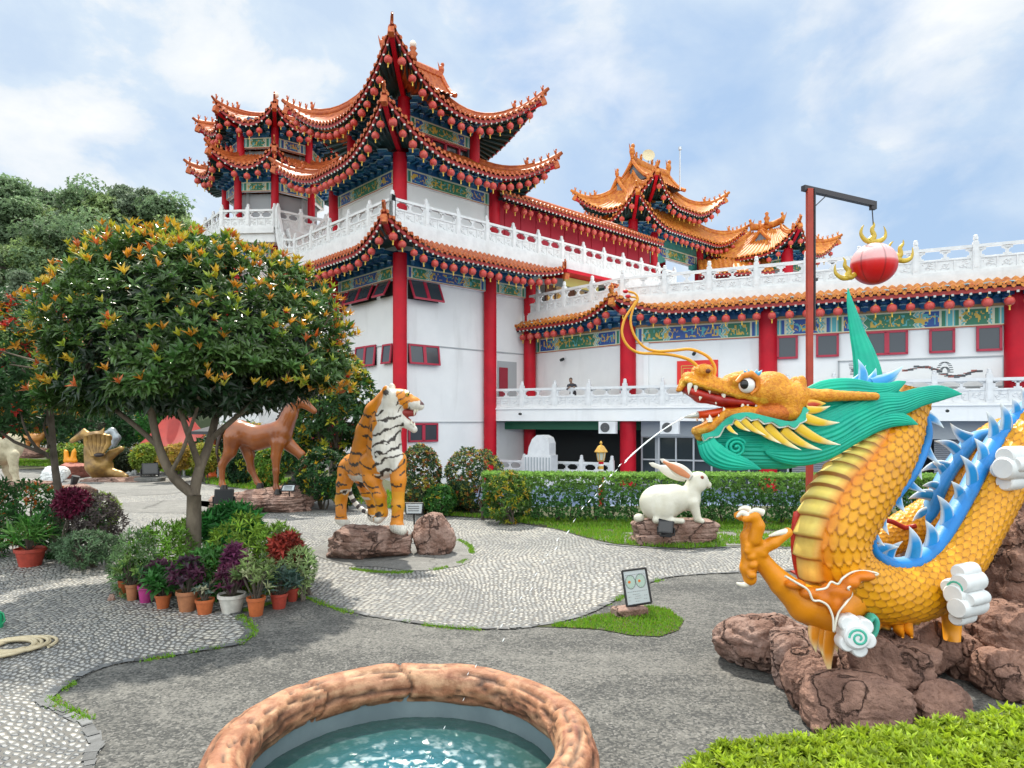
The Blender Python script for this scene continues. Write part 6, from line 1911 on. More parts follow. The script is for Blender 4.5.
# ------------------------------------------------------------------ dragon
M_SCALE = mat('dragon_paint', attr='Col', rough=0.38, col2=(0.74, 0.66, 0.56), vscale=6, vlo=.5, vhi=.8, detail=9, spec=0.4, bump=.12, bscale=60)
M_TEAL = mat('turquoise_paint', (0.005, 0.46, 0.30), 0.42, col2=(0.004, 0.34, 0.25), vscale=6, spec=0.35)
M_IVORY = mat('ivory_paint', (0.78, 0.74, 0.62), 0.4)
M_MOUTH = mat('mouth_red', (0.50, 0.025, 0.012), 0.4, col2=(0.30, 0.012, 0.01), vscale=14)
M_CLOUD = mat('white_cloud_paint', (0.78, 0.79, 0.78), 0.45, col2=(0.66, 0.68, 0.68), vscale=7)
YB = np.array([.80, .36, .006]); OR = np.array([.66, .14, .006]); CRM = np.array([.85, .66, .16])
S0 = 4.2 / F
def body_tube(path, name, parent, Ns=25, row=.062, belly=None, dv=.0065, nu=230, taper_end=False):
    """path rows: px, py, D, r_px, belly_halfwidth_deg ; concave/convex side from in-plane normal"""
    raw = np.array([(*at(p[0], p[1], p[2]), p[3] * p[2] / F, p[4]) for p in path])
    s = spline(raw, 400); L = np.concatenate([[0], np.cumsum(np.linalg.norm(np.diff(s[:, :3], axis=0), axis=1))])
    nv = int(L[-1] / dv); ls = np.linspace(0, L[-1], nv); q = np.stack([np.interp(ls, L, s[:, i]) for i in range(5)], 1)
    P = q[:, :3]; T = nrm(np.gradient(P, axis=0)); cam_ = np.array([0, -1, 0.0])
    Nn = nrm(np.cross(T, np.tile(cam_, (nv, 1))))          # in-plane side: for a neck running down it points left (-x)
    B = np.cross(Nn, T); B *= np.sign((B * cam_).sum(1, keepdims=True))
    th = np.arange(nu) / nu * 2 * math.pi
    TH, LS = np.meshgrid(th, ls); r = q[:, 3][:, None]; bw = np.radians(q[:, 4])[:, None]
    ang = np.abs((TH - 0 + math.pi) % (2 * math.pi) - math.pi)     # 0 = belly side (Nn)
    # scales
    a = TH / (2 * math.pi) * Ns; b = LS / row; j = np.floor(b); f = b - j
    def own(rr_, ff):
        sh = (rr_ % 2) * .5; da = (a + sh) % 1.0 - .5; return np.sqrt((ff / 1.28) ** 2 + (da / .60) ** 2), da
    q1, d1 = own(j - 1, 1 + f); q0, d0 = own(j, f)
    use1 = q1 < 1; q2, _ = own(j + 1, np.maximum(f - 1, 0) + 0 * f)
    qq = np.where(use1, q1, np.minimum(q0, 1.0))
    h = .0055 * qq ** 2 - np.where(use1, 0, .004); edge = np.clip((qq - .86) / .12, 0, 1)
    col = YB[None, None] * (1 - .12 * vnoise(a, b * 0 + j, 0 * a)[..., None])
    col = col * (1 - .30 * qq[..., None] ** 3) + OR * (.18 * qq[..., None] ** 3)
    col = col * (1 - edge[..., None] * .72) + np.array([.20, .07, .004]) * edge[..., None] * .72
    # belly plates
    bp = LS / .072; fb = bp - np.floor(bp)
    isb = ang < bw; eb = np.clip((bw - ang) / np.maximum(bw * .30, 1e-3), 0, 1)
    hb = .022 * fb ** 1.3 * np.clip(eb * 2, 0, 1) + .008
    cb = CRM * (1 - .35 * np.abs(fb - .5)[..., None] * 2) ; cb = cb * eb[..., None] + np.array([.62, .20, .01]) * (1 - eb[..., None])  # paler plate middles: a top-lit look put into the colour
    ln = (fb > .93)[..., None] | (fb < .03)[..., None]; cb = np.where(ln, np.array([.30, .12, .02]), cb)
    h = np.where(isb, hb, h); col = np.where(isb[..., None], cb, col)
    near = np.clip(1 - (ang - bw) / .35, 0, 1) * (~isb) * (bw > .05); col = col * (1 - .55 * near[..., None]) + OR * .55 * near[..., None]
    Rr = r + h
    X = P[:, None, :] + Nn[:, None, :] * (Rr * np.cos(TH))[..., None] + B[:, None, :] * (Rr * np.sin(TH))[..., None]
    mb = MB(); mb.grid(X, cv=True, col=col)
    for e in (0, -1):
        k = X[e]; mb.poly(k[::6] if e == 0 else k[::-6], col=YB)
    return mb.build(name, M_SCALE, parent, smooth=True)
def spike(mb, base, tip, w, thick=.4, bend=0.0, c0=(.01, .25, .60), c1=(.80, .84, .82), edge=None, n=9, up=None, nside=(0, -1, 0), pw=.8, ec=.75):
    """flattened flame-shaped spike, coloured core with pale rims"""
    base, tip = Vector(base), Vector(tip); ax = tip - base; L = ax.length
    nd = Vector(nside); sd = ax.cross(nd).normalized(); rows = []; cc = []
    c0, c1 = np.array(c0), np.array(c1)
    for i in range(n):
        f = i / (n - 1); c = base + ax * f + sd * bend * L * math.sin(f * math.pi) ; ww = w * (1 - f) ** pw * (1 + .25 * math.sin(f * 3.1)) + .0008
        row = []; cr = []
        for k in range(12):
            a = 2 * math.pi * k / 12; x = math.cos(a); y = math.sin(a)
            row.append(tuple(c + sd * ww * x + nd * ww * thick * y))
            m_ = min(1, max(0, (abs(x) - .60) / .28)) * ec; m_ = max(m_, max(0, (f - .55) / .4)); m_ = min(1, m_)
            cr.append(c0 * (1 - m_) + c1 * m_)
        rows.append(row); cc.append(cr)
    mb.grid(rows, cv=True, col=np.array(cc))
def dragon():
    root0 = at(860, 622, 4.1)
    dg = thing('dragon_statue', 'huge yellow scaled dragon statue with open red mouth and turquoise mane on brown rocks', 'dragon statue', tuple(root0))
    body_tube([(912, 392, 4.36, 19, 40), (903, 415, 4.35, 22, 44), (893, 440, 4.3, 26, 46), (876, 468, 4.22, 31, 48), (850, 500, 4.15, 36, 50), (834, 535, 4.1, 35, 50), (838, 567, 4.1, 34, 44),
               (863, 588, 4.14, 33, 40), (896, 594, 4.2, 30, 12), (930, 584, 4.3, 29, 0), (957, 556, 4.4, 26, 0), (980, 520, 4.5, 24, 0), (1001, 482, 4.6, 24, 0), (1024, 445, 4.72, 25, 0),
               (1055, 412, 4.9, 26, 0), (1095, 400, 5.1, 26, 0), (1135, 425, 5.3, 25, 0), (1150, 490, 5.4, 25, 0), (1145, 570, 5.4, 25, 0)], 'neck_and_body', dg)
    body_tube([(1045, 440, 5.5, 16, 0), (1010, 436, 5.45, 19, 0), (985, 452, 5.35, 20, 0), (962, 480, 5.25, 20, 0), (938, 510, 5.2, 19, 0), (905, 530, 5.15, 18, 0), (870, 548, 5.1, 15, 0)], 'tail_coil', dg, Ns=22, row=.045, nu=130, dv=.01)
    mb = MB(); mb.tube([at(x, y, 5.0) for x, y in ((880, 519), (893, 522), (905, 528), (916, 526))], .018, 8, flat=(1, .6)); mb.build('tail_trim', M_MOUTH, dg, smooth=True)
    # ---- blue back fin
    def fin(path, spikes, name):
        p = np.array([(*at(a, b, d), w * d / F) for a, b, d, w in path]); s = spline(p, 90)
        mb = MB(); rows = []; cols = []
        for i in range(len(s)):
            t = s[min(i + 1, len(s) - 1)][:3] - s[max(i - 1, 0)][:3]; t = Vector(t).normalized(); n = t.cross(V(0, -1, 0)).normalized(); c = Vector(s[i][:3]); w = s[i][3]
            row = []; cr = []
            for k in range(14):
                a = 2 * math.pi * k / 14; row.append(tuple(c + n * w * math.cos(a) + V(0, -1, 0) * (.075 if w > .01 else .03) * math.sin(a)))
                m_ = min(1, max(0, (abs(math.cos(a)) - .8) / .2)) * .7; cr.append(np.array([.005, .19, .55]) * (1 - m_) + np.array([.30, .55, .75]) * m_)
            rows.append(row); cols.append(cr)
        mb.grid(rows, cv=True, col=np.array(cols)); f = mb.build(name, M_SCALE, dg, smooth=True)
        for (bx, by, tx_, ty, w, bd) in spikes:
            d = float(np.interp(bx, [868, 1030], [path[0][2] - .15, path[-1][2]])) if name == 'back_fin' else 5.2
            if name == 'back_fin':
                k = np.argmin([(bx - a) ** 2 + (by - b) ** 2 for a, b, _, _ in path]); d = path[k][2]
            else:
                k = np.argmin([(bx - a) ** 2 + (by - b) ** 2 for a, b, _, _ in path]); d = path[k][2]
            mb = MB(); spike(mb, at(bx, by, d - .02), at(tx_, ty, d - .06), w * d / F, .42, bd)
            mb.build('fin_spike', M_SCALE, f, smooth=True)
    fin([(912, 398, 4.34, 4), (922, 420, 4.33, 5), (923, 440, 4.3, 6), (911, 470, 4.2, 6), (892, 496, 4.14, 6), (874, 520, 4.1, 6), (868, 541, 4.1, 6), (875, 556, 4.12, 7), (892, 565, 4.2, 8), (912, 563, 4.25, 8), (932, 549, 4.34, 8),
         (950, 522, 4.42, 8), (967, 492, 4.5, 8), (982, 463, 4.6, 8), (997, 438, 4.7, 8), (1015, 417, 4.8, 7), (1040, 398, 4.9, 7)],
        [(918, 414, 944, 428, 6, -.1), (922, 436, 941, 465, 6, .12), (918, 455, 922, 480, 6, .1), (904, 478, 926, 492, 5, .1), (896, 490, 906, 513, 6, .12), (882, 508, 889, 535, 6, .12), (870, 526, 885, 546, 5, .1), (874, 552, 899, 547, 6, -.1),
         (888, 561, 903, 541, 6, -.15), (912, 560, 909, 526, 9, .12), (930, 548, 925, 520, 8, .14), (946, 526, 937, 495, 8, .14), (960, 504, 951, 481, 7, .14), (972, 485, 960, 455, 7, .14), (983, 463, 974, 438, 7, .14),
         (993, 444, 986, 411, 7, .12), (1005, 430, 1000, 403, 7, .12), (1016, 417, 1012, 398, 6, .1), (1027, 408, 1021, 388, 6, .1)], 'back_fin')
    fin([(992, 432, 5.3, 4), (975, 438, 5.25, 6), (962, 453, 5.2, 7), (949, 470, 5.15, 7), (938, 490, 5.1, 7), (930, 510, 5.1, 7), (918, 528, 5.1, 6)],
        [(972, 440, 950, 423, 7, -.1), (960, 455, 934, 441, 6, .12), (950, 468, 920, 472, 6, .14), (946, 476, 932, 462, 6, .1), (934, 496, 908, 499, 6, .1), (930, 512, 912, 522, 6, .1), (940, 488, 922, 486, 5, .1)], 'tail_fin')
    # ---- head
    hp = lambda x, y, dy=0.0: tuple(at(x, y, 4.2) + V(0, dy, 0))
    k = S0
    pr = []
    for sy in (-1, 1):
        o = sy * .045
        pr += [('c', hp(790, 398, o), 15 * k, hp(762, 392, o), 16 * k), ('c', hp(762, 392, o), 14 * k, hp(738, 390, o * .9), 7 * k), ('c', hp(738, 390, o * .9), 7 * k, hp(708, 382, o * .7), 6 * k),
               ('c', hp(708, 382, o * .7), 6 * k, hp(689, 378, o * .5), 5 * k), ('c', hp(687, 377, o * .5), 4 * k, hp(679, 390, o * .5), 2.0 * k),
               ('c', hp(684, 381, o * 1.3), 2.6 * k, hp(706, 387, o * 1.5), 3 * k), ('c', hp(706, 387, o * 1.5), 3 * k, hp(735, 395, o * 1.6), 3 * k), ('c', hp(735, 395, o * 1.6), 3 * k, hp(766, 399, o * 1.7), 3.5 * k),
               ('e', hp(702, 371, o), (9 * k, 7 * k, 6.5 * k)), ('e', hp(733, 381, o * 1.4), (8 * k, 7 * k, 7 * k)), ('e', hp(743, 376, o * 1.5), (10 * k, 7 * k, 5 * k)),
               ('e', hp(768, 384, o), (18 * k, 12 * k, 12 * k)), ('e', hp(786, 402, o * 1.6), (13 * k, 10 * k, 14 * k)),
               # lower jaw
               ('c', hp(697, 431, o * .5), 4.5 * k, hp(710, 427, o * .9), 5 * k), ('c', hp(710, 427, o * .9), 5 * k, hp(724, 414, o * 1.3), 4.2 * k), ('c', hp(724, 414, o * 1.3), 4.2 * k, hp(742, 411, o * 1.6), 4 * k),
               ('c', hp(742, 411, o * 1.6), 4 * k, hp(768, 413, o * 1.8), 5.5 * k), ('c', hp(768, 413, o * 1.8), 7 * k, hp(786, 412, o * 1.8), 9 * k), ('c', hp(700, 436, 0), 4 * k, hp(712, 431, 0), 6 * k),
               ('c', hp(790, 396, o), 8 * k, hp(822, 396, o * 1.6), 5.5 * k), ('c', hp(822, 396, o * 1.6), 5.5 * k, hp(867, 397, o * 2.2), 3.6 * k),
               ('e', hp(798, 383, o), (5 * k, 5 * k, 7 * k))]
    def bumps(X, Y, Z):   # pebbly hide
        return -.0035 * (np.abs(np.sin(X * 190 + Z * 60)) * np.abs(np.sin(Z * 190 - X * 60)))
    def hc(P, N):
        c = np.tile(np.array([.82, .33, .012]), (len(P), 1)); n = vnoise(P[:, 0] * 60, P[:, 1] * 60, P[:, 2] * 60)
        g = fbm(P[:, 0] * 9, P[:, 1] * 9, P[:, 2] * 9, 3); c = c * (.72 + .5 * g)[:, None]
        up = np.clip(N[:, 2], 0, 1)[:, None]
        px_ = P[:, 0] / P[:, 1] * F + CX; py = HY - (P[:, 2] - CH) / P[:, 1] * F
        lip = (np.abs(py - np.interp(px_, [684, 706, 735, 766], [383, 389, 397, 401])) < 2.6) & (px_ < 768)
        c[lip] = np.array([.78, .42, .03]); c[n > .80] *= np.array([1.1, 1.3, 2.0])
        c[(px_ < 708) & (py > 428)] = np.array([.62, .33, .03])
        cheek = ((px_ - 772) ** 2 + ((py - 415) * 1.4) ** 2) < 300; c[cheek] = np.array([.66, .17, .01]) * 1.0
        return np.clip(c, 0, .95)
    mb = MB(); add_sculpt(mb, pr, .0058, .022, disp=bumps, colf=hc); mb.build('head', mat('dragon_hide', attr='Col', rough=.42, col2=(.82, .68, .5), vscale=42, vlo=.45, vhi=.62, detail=2, bump=.9, bscale=75, bdist=.012), dg, smooth=True)
    # mouth lining, tongue
    mb = MB()
    add_sculpt(mb, [('c', hp(684, 388), 4.5 * k, hp(700, 396), 6.5 * k), ('c', hp(700, 396), 6.5 * k, hp(722, 401), 5.5 * k), ('c', hp(722, 401), 5.5 * k, hp(768, 405), 5 * k),
                    ('c', hp(688, 391, -.04), 4 * k, hp(716, 400, -.05), 4 * k), ('c', hp(716, 400, -.05), 4 * k, hp(760, 404, -.05), 3 * k), ('c', hp(712, 424), 4 * k, hp(740, 412), 5 * k)], .008, .02)
    mb.build('mouth', M_MOUTH, dg, smooth=True)
    mb = MB(); mb.tube([hp(745, 410), hp(725, 411), hp(712, 413.5), hp(698, 415)], [4 * k, 4.2 * k, 4.2 * k, 3.8 * k], 14, flat=(1, 1.5)); mb.build('tongue', mat('tongue_red', (.62, .06, .01), .35), dg, smooth=True)
    mb = MB(); mb.tube([hp(699, 415), hp(693, 416), hp(684, 417.5)], [3.2 * k, 2.6 * k, .6 * k], 10); mb.build('water_nozzle', mat('nozzle_grey', (.45, .46, .42), .4, metal=.4), dg, smooth=True)
    for (x0, y0, x1, y1, w) in [(689, 381, 686, 395, 2.8), (694, 384, 693, 394, 2.4), (707, 389, 707, 394.5, 1.6), (721, 393, 721, 402.5, 2.2), (714, 399, 713, 405, 1.8), (698, 397, 697, 401, 1.5), (739, 408, 739, 402, 1.8), (744, 407, 744, 402, 1.2), (753, 407, 752.5, 402.5, 1.6),
                              (761, 400, 766, 408, 2.6), (722, 414, 720, 407, 2.4), (707, 422, 706.5, 414.5, 2.4), (716, 418, 715.5, 414, 1.4), (700, 421, 699, 418, 1.2)]:
        for sy in (-1, 1):
            mb = MB(); spike(mb, hp(x0, y0, sy * .062), hp(x1, y1, sy * .062), w * k, .8, .06, c0=(.80, .76, .62), c1=(.84, .82, .74), n=6); mb.build('tooth', M_SCALE, dg, smooth=True)
    for sy in (-1, 1):
        mb = MB(); mb.ell(hp(741, 386, sy * .105), (8 * k, 7 * k, 8 * k), 20, 12); e = mb.build('eyeball', mat('eye_white', (.82, .82, .80), .15, coat=.5), dg, smooth=True)
        mb = MB(); mb.ell(hp(737.2, 385.5, sy * .132), (4.4 * k, 3.6 * k, 4.8 * k), 14, 8); mb.build('pupil', mat('black_gloss', (.01, .01, .01), .12), e, smooth=True)
        mb = MB(); mb.tube([hp(731, 383, sy * .11), hp(736, 377, sy * .125), hp(744, 375.5, sy * .13), hp(751, 380, sy * .12), hp(751, 389, sy * .115), hp(744, 395, sy * .115)], [2.2 * k, 3.2 * k, 3.4 * k, 3 * k, 2.4 * k, 1.4 * k], 8)
        mb.build('eyelid', mat('dragon_orange', (.66, .20, .01), .4), dg, smooth=True)
        mb = MB()
        for q in range(5): spike(mb, hp(739 + q * 2.6, 376, sy * .125), hp(736 + q * 4.6, 371.5 - (q % 2), sy * .13), 2.2 * k, .6, .1, c0=(.10, .42, .70), c1=(.5, .75, .85), n=6)
        mb.build('eyebrow', M_SCALE, dg, smooth=True)
        mb = MB(); mb.ell(hp(704, 372, sy * .082), (3 * k, 2.4 * k, 2.4 * k), 12, 8); mb.build('nostril', mat('nostril_dark', (.12, .03, .01), .5), dg, smooth=True)
        mb = MB(); spike(mb, hp(798, 407, sy * .10), hp(817, 404, sy * .12), 6 * k, .35, -.05, c0=(.70, .30, .02), c1=(.80, .55, .08), n=9)
        er = mb.build('ear', M_SCALE, dg, smooth=True)
        mb = MB(); spike(mb, hp(800, 407, sy * .115), hp(812, 404.5, sy * .125), 3.2 * k, .3, -.05, c0=(.45, .03, .01), c1=(.6, .1, .01), n=7); mb.build('inner_ear', M_SCALE, er, smooth=True)
    for pts, c in (([(697, 367), (688, 360), (672, 355.5), (655, 354), (638, 353), (627, 346), (621.5, 334), (624, 320), (632, 307), (637, 299), (634, 294), (627, 292)], (625, 292)),
                   ([(713, 376), (714, 368), (709, 359), (700, 353), (688, 349.5), (672, 351), (655, 351.5), (643, 347), (634, 336), (630, 322), (633, 308), (637.5, 300), (634, 298), (630, 297.5)], (627.5, 297))):
        q = spline([hp(x, y, -.02) for x, y in pts], 60)
        mb = MB(); mb.tube([V(*v) for v in q], [(1.7 - .7 * i / 59) * k for i in range(60)], 8); w = mb.build('whisker', mat('whisker_gold', (.72, .33, .015), .35), dg, smooth=True)
        mb = MB(); mb.ell(hp(c[0], c[1], -.02), (2.9 * k, 2.4 * k, 1.9 * k), 10, 8); mb.build('bead', mat('bead_red', (.55, .01, .02), .3), w, smooth=True)
    # ---- mane and beard: fluted locks
    def lock(pts, name, dep=0.0, flat=.5, kf=26, amp=.07, up=(0, 0, 1), n=None, D=4.2, m=M_TEAL, tw=0):
        q = spline([(*(at(x, y, D + dep)), r * D / F) for x, y, r in pts], 46)
        mb = MB(); mb.tube([V(*v[:3]) for v in q], [max(v[3], .0006) for v in q], kf * 6, flat=(1, flat), fold=(kf, amp), up=up, twist=tw); return mb.build(name, m, dg, smooth=True)
    lock([(812, 440, 18), (790, 442, 25), (765, 443, 25), (738, 443, 24), (716, 443, 20), (703, 444, 13), (698, 445, 4)], 'beard', .03, .52, 34, .055)
    lock([(706, 441, 8), (712, 452, 11), (724, 459, 10), (740, 463, 7), (752, 466, 3.5), (761, 469.5, .4)], 'beard_lock', -.085, .6, 16, .07)
    lock([(765, 452, 1), (778, 452, 9), (800, 452, 13), (825, 447, 12), (850, 435, 10), (872, 424, 9), (890, 419, 8), (905, 420, 5.5), (918, 424.5, .4)], 'mane_lock', -.055, .55, 18, .075)
    lock([(760, 448, 1), (775, 446, 12), (800, 440, 20), (830, 432, 20), (855, 418, 17), (880, 407, 14), (900, 404, 11), (920, 397, 9), (942, 393, 7), (962, 394, .4)], 'mane_lock', -.04, .5, 26, .06)
    lock([(792, 420, 2), (803, 418, 10), (818, 413, 17), (840, 408, 17), (865, 400, 13), (885, 397, 10), (905, 399, 5), (920, 402, 1)], 'mane_lock', .02, .55, 24, .06)
    lock([(805, 398, 8), (825, 393, 12), (850, 391, 12), (872, 392, 9), (888, 390, 7), (899, 384.5, 4), (906, 381.5, .4)], 'mane_lock', -.02, .5, 20, .07)
    lock([(866, 392, 15), (868, 376, 15), (864, 355, 12), (858, 335, 8.5), (853, 315, 5.5), (849.5, 300, 3), (848, 288, .4)], 'crest_blade', .30, .35, 12, .05, up=(1, 0, 0))
    # swirl on the beard
    mb = MB(); q = []
    for i in range(40):
        a = i / 39 * 4.6 * math.pi; r = 10 * (1 - i / 39) ** .8 + .6; q.append(hp(731 + r * math.cos(a + .5), 447 - r * .9 * math.sin(a + .5), -.088 - .012 * i / 39))
    mb.tube([V(*v) for v in spline(q, 120)], 1.5 * k, 8); mb.build('beard_swirl', M_TEAL, dg, smooth=True)
    # jaw frill: teal and white zigzag, then yellow flame spikes
    ctrl = spline([(700, 437, -.06), (711, 433, -.08), (722, 422, -.10), (730, 417, -.115), (741, 415.5, -.125), (752, 418, -.13), (764, 421, -.135), (778, 424, -.135), (788, 423, -.13), (795, 415, -.12), (798, 408, -.11)], 130)
    for off_, amp, c, dd in ((2.2, 3.2, (.80, .80, .72), 0), (.6, 3.0, (.01, .38, .26), -.008)):
        mb = MB(); rows = []
        for i, (x, y, dy) in enumerate(ctrl):
            t = ctrl[min(i + 1, 129)] - ctrl[max(i - 1, 0)]; nx, ny = -t[1], t[0]; l = math.hypot(nx, ny); nx /= l; ny /= l
            z = amp * abs(((i / 7.0) % 2) - 1) + off_
            rows.append([hp(x - nx * 3, y - ny * 3, dy + dd), hp(x + nx * z, y + ny * z, dy + dd - .008), hp(x + nx * z, y + ny * z, dy + dd + .02), hp(x - nx * 3, y - ny * 3, dy + dd + .03)])
        mb.grid(rows, cv=True, col=c); mb.build('jaw_frill', M_SCALE, dg)
    for (x0, y0, x1, y1, w) in [(729, 421, 742, 431, 2.8), (736, 419, 757, 435, 3.4), (747, 421, 772, 443, 4), (760, 425, 791, 449, 4.6), (775, 429, 811, 449, 5), (789, 426, 829, 444, 5.2), (796, 417, 828, 422.5, 5), (799, 410, 819, 406.5, 4), (722, 426, 730, 434, 2.2)]:
        mb = MB(); spike(mb, hp(x0, y0, -.115), hp(x1, y1, -.15), w * k, .4, .08, c0=(.78, .50, .02), c1=(.84, .82, .66), n=10, ec=.25); mb.build('jaw_spike', M_SCALE, dg, smooth=True)
    # blue crest on the crown
    for (x0, y0, x1, y1, w) in [(862, 384, 858, 359, 6), (872, 383, 903, 366, 7), (868, 383, 876, 368, 5), (882, 380, 898, 376, 5), (880, 392, 918, 397, 4), (822, 390, 817, 384, 3), (838, 384, 834, 379, 3), (850, 383, 866, 365, 3)]:
        mb = MB(); spike(mb, at(x0, y0, 4.28), at(x1, y1, 4.28), w * k, .4, .1, c0=(.05, .32, .72), c1=(.55, .75, .85)); mb.build('crown_spike', M_SCALE, dg, smooth=True)
    # ---- foreleg and claw
    Da = 3.95; ap = lambda x, y, dy=0.0: tuple(at(x, y, Da) + V(0, dy, 0)); ka = Da / F
    pr = [('c', ap(858, 600, .14), 26 * ka, ap(832, 612, .06), 25 * ka), ('c', ap(832, 612, .06), 25 * ka, ap(806, 604), 19 * ka), ('c', ap(806, 604), 18 * ka, ap(782, 584), 12 * ka), ('c', ap(782, 584), 12 * ka, ap(765, 565), 9 * ka),
          ('c', ap(765, 565), 9 * ka, ap(753, 551), 11 * ka), ('c', ap(753, 551), 11 * ka, ap(750, 538), 10 * ka)]
    for dy in (-.06, 0.0, .05):
        pr += [('c', ap(751, 538, dy), 6 * ka, ap(754, 524, dy * 1.1), 6.5 * ka), ('c', ap(754, 524, dy * 1.1), 6 * ka, ap(750, 514.5, dy * 1.2), 5.5 * ka), ('c', ap(750, 514.5, dy * 1.2), 5 * ka, ap(741, 517, dy * 1.2), 4 * ka)]
    pr += [('c', ap(757, 549, -.03), 7 * ka, ap(770, 541, -.05), 6 * ka), ('c', ap(770, 541, -.05), 6 * ka, ap(784, 531, -.05), 5 * ka),
           ('c', ap(750, 554), 8 * ka, ap(748, 568), 8 * ka), ('c', ap(748, 568), 8 * ka, ap(750, 579), 6.5 * ka)]
    for i, (x, y) in enumerate(((746, 544), (756, 540), (748, 555), (757, 528), (750, 563), (745, 549), (753, 534), (749, 573), (760, 552))): pr.append(('e', ap(x, y, -.05), (4.5 * ka, 4 * ka, 4 * ka)))
    def ac_(P, N):
        px_ = P[:, 0] / P[:, 1] * F + CX; py = HY - (P[:, 2] - CH) / P[:, 1] * F
        g = fbm(P[:, 0] * 7, P[:, 1] * 7, P[:, 2] * 7, 3); c = np.array([.76, .27, .006]) * (.8 + .35 * g)[:, None]
        w = np.clip((py - 595) / 60, 0, 1)[:, None]; return c * (1 - w * .35) + np.array([.62, .13, .005]) * w * .35
    mb = MB(); add_sculpt(mb, pr, .0065, .012, colf=ac_); mb.build('foreleg', M_SCALE, dg, smooth=True)
    for (a, b, c) in [((744, 514.5, -.07), (738, 511, -.07), (732.5, 515.5, -.07)), ((749, 510, 0), (744, 508, 0), (738, 510, 0)), ((758, 511, -.07), (750, 508.5, -.08), (743, 512, -.08)), ((785, 530, -.05), (774, 531, -.07), (764, 534, -.07)), ((750, 581, 0), (744, 585, 0), (736, 583, 0))]:
        q = spline([ap(*a), ap(*b), ap(*c)], 12); mb = MB(); mb.tube([V(*v) for v in q], [(3.6 * (1 - i / 11) ** .6 + .3) * ka for i in range(12)], 10); mb.build('claw', M_IVORY, dg, smooth=True)
    for (x0, y0, x1, y1, w) in [(814, 622, 813, 650, 7), (820, 626, 821, 655, 6), (828, 628, 827, 672, 9), (836, 626, 834, 650, 6)]:
        mb = MB(); spike(mb, ap(x0, y0, -.02), ap(x1, y1, -.04), w * ka, .5, .06, c0=(.70, .24, .01), c1=(.82, .72, .40), ec=.5); mb.build('elbow_flame', M_SCALE, dg, smooth=True)
    # shoulder flame trim
    edge = [(785, 576), (797, 583), (808, 590), (813, 600), (820, 601), (828, 606), (833, 618), (834, 632), (838, 614), (846, 603), (852, 594), (848, 588), (857, 584), (868, 577), (878, 574), (866, 571), (853, 572), (843, 578), (838, 584), (831, 582), (826, 588), (816, 590)]
    q = spline([at(x, y, 3.80 if x < 850 else 3.88) for x, y in edge], 160)
    mb = MB(); mb.tube([V(*v) for v in q], 1.1 * ka, 6); mb.build('flame_edge', M_IVORY, dg, smooth=True)
    mb = MB(); add_sculpt(mb, [('e', tuple(at(x, y, 3.86)), (rx * ka, .05, rz * ka)) for x, y, rx, rz in ((795, 584, 10, 5), (822, 598, 11, 8), (834, 604, 8, 12), (842, 592, 9, 8), (850, 582, 9, 7), (864, 576, 11, 5), (830, 590, 9, 7), (810, 593, 10, 6))], .008, .02,
                          colf=lambda P, N: np.array([.74, .20, .006]) * (.75 + .4 * fbm(P[:, 0] * 14, P[:, 1] * 14, P[:, 2] * 14, 2))[:, None])
    mb.build('shoulder_flame', M_SCALE, dg, smooth=True)
    mb = MB(); q = spline([at(x, y, 4.14) for x, y in ((799, 510), (796, 530), (796, 550), (799, 568), (806, 585))], 20); mb.tube([V(*v) for v in q], [.2 * k] + [5 * k] * 18 + [.2 * k], 10, flat=(1, .5)); mb.build('chest_trim', M_MOUTH, dg, smooth=True)
    for dx in (0, 9):
        mb = MB(); mb.tube([at(893 + dx, 606, 4.2), at(897 + dx, 620, 4.12), at(899 + dx, 631, 4.08), at(903 + dx, 637, 4.0)], [.05, .035, .03, .008], 10, col=(.74, .27, .01)); mb.build('hind_claw', M_SCALE, dg, smooth=True)
    mb = MB(); mb.tube([at(948, 600, 4.35), at(952, 618, 4.4), at(952, 640, 4.4)], [.09, .06, .05], 12, col=(.74, .29, .01)); mb.build('hind_leg', M_SCALE, dg, smooth=True)
    # ---- cloud scrolls
    def scroll(c, ax, lobes, depth, D, spi=None):
        """white extruded cloud with teal face spiral; lobes (dx,dz,r) px in the face plane"""
        ax = Vector(ax).normalized(); u = ax.cross(V(0, 0, 1)).normalized(); w = u.cross(ax)
        c = at(c[0], c[1], D); s = D / F; mb = MB(); tb = MB()
        for i, (dx, dz, r, dp) in enumerate(lobes):
            p = c + u * dx * s + w * dz * s; d0 = depth * dp; r_ = r * s
            rows = []
            for (t, q) in ((0, .80), (.06, .96), (.14, 1), (.86, 1), (.95, .94), (1, .8)):
                rows.append([tuple(p + ax * (t - .5) * d0 + (u * math.cos(a) + w * math.sin(a)) * r_ * q) for a in np.arange(24) * math.pi / 12])
            mb.grid(rows, cv=True)
            mb.poly([v for v in rows[-1]]); mb.poly([v for v in rows[0]][::-1])
        for (dx, dz, r, sg) in (spi or []):
            q = []
            for i in range(26):
                a = i / 25 * 3.4 * math.pi * sg; rr_ = r * (1 - i / 25 * .85); q.append(c + ax * depth * .52 + (u * (dx + rr_ * math.cos(a)) + w * (dz + rr_ * math.sin(a))) * s)
            tb.tube(q, 1.5 * s, 7)
        o = mb.build('cloud_scroll', M_CLOUD, dg, smooth=True, angle=.6)
        if spi: tb.build('scroll_spiral', MATS['cloud_teal'], o, smooth=True)
    mat('cloud_teal', (.06, .42, .30), .45)
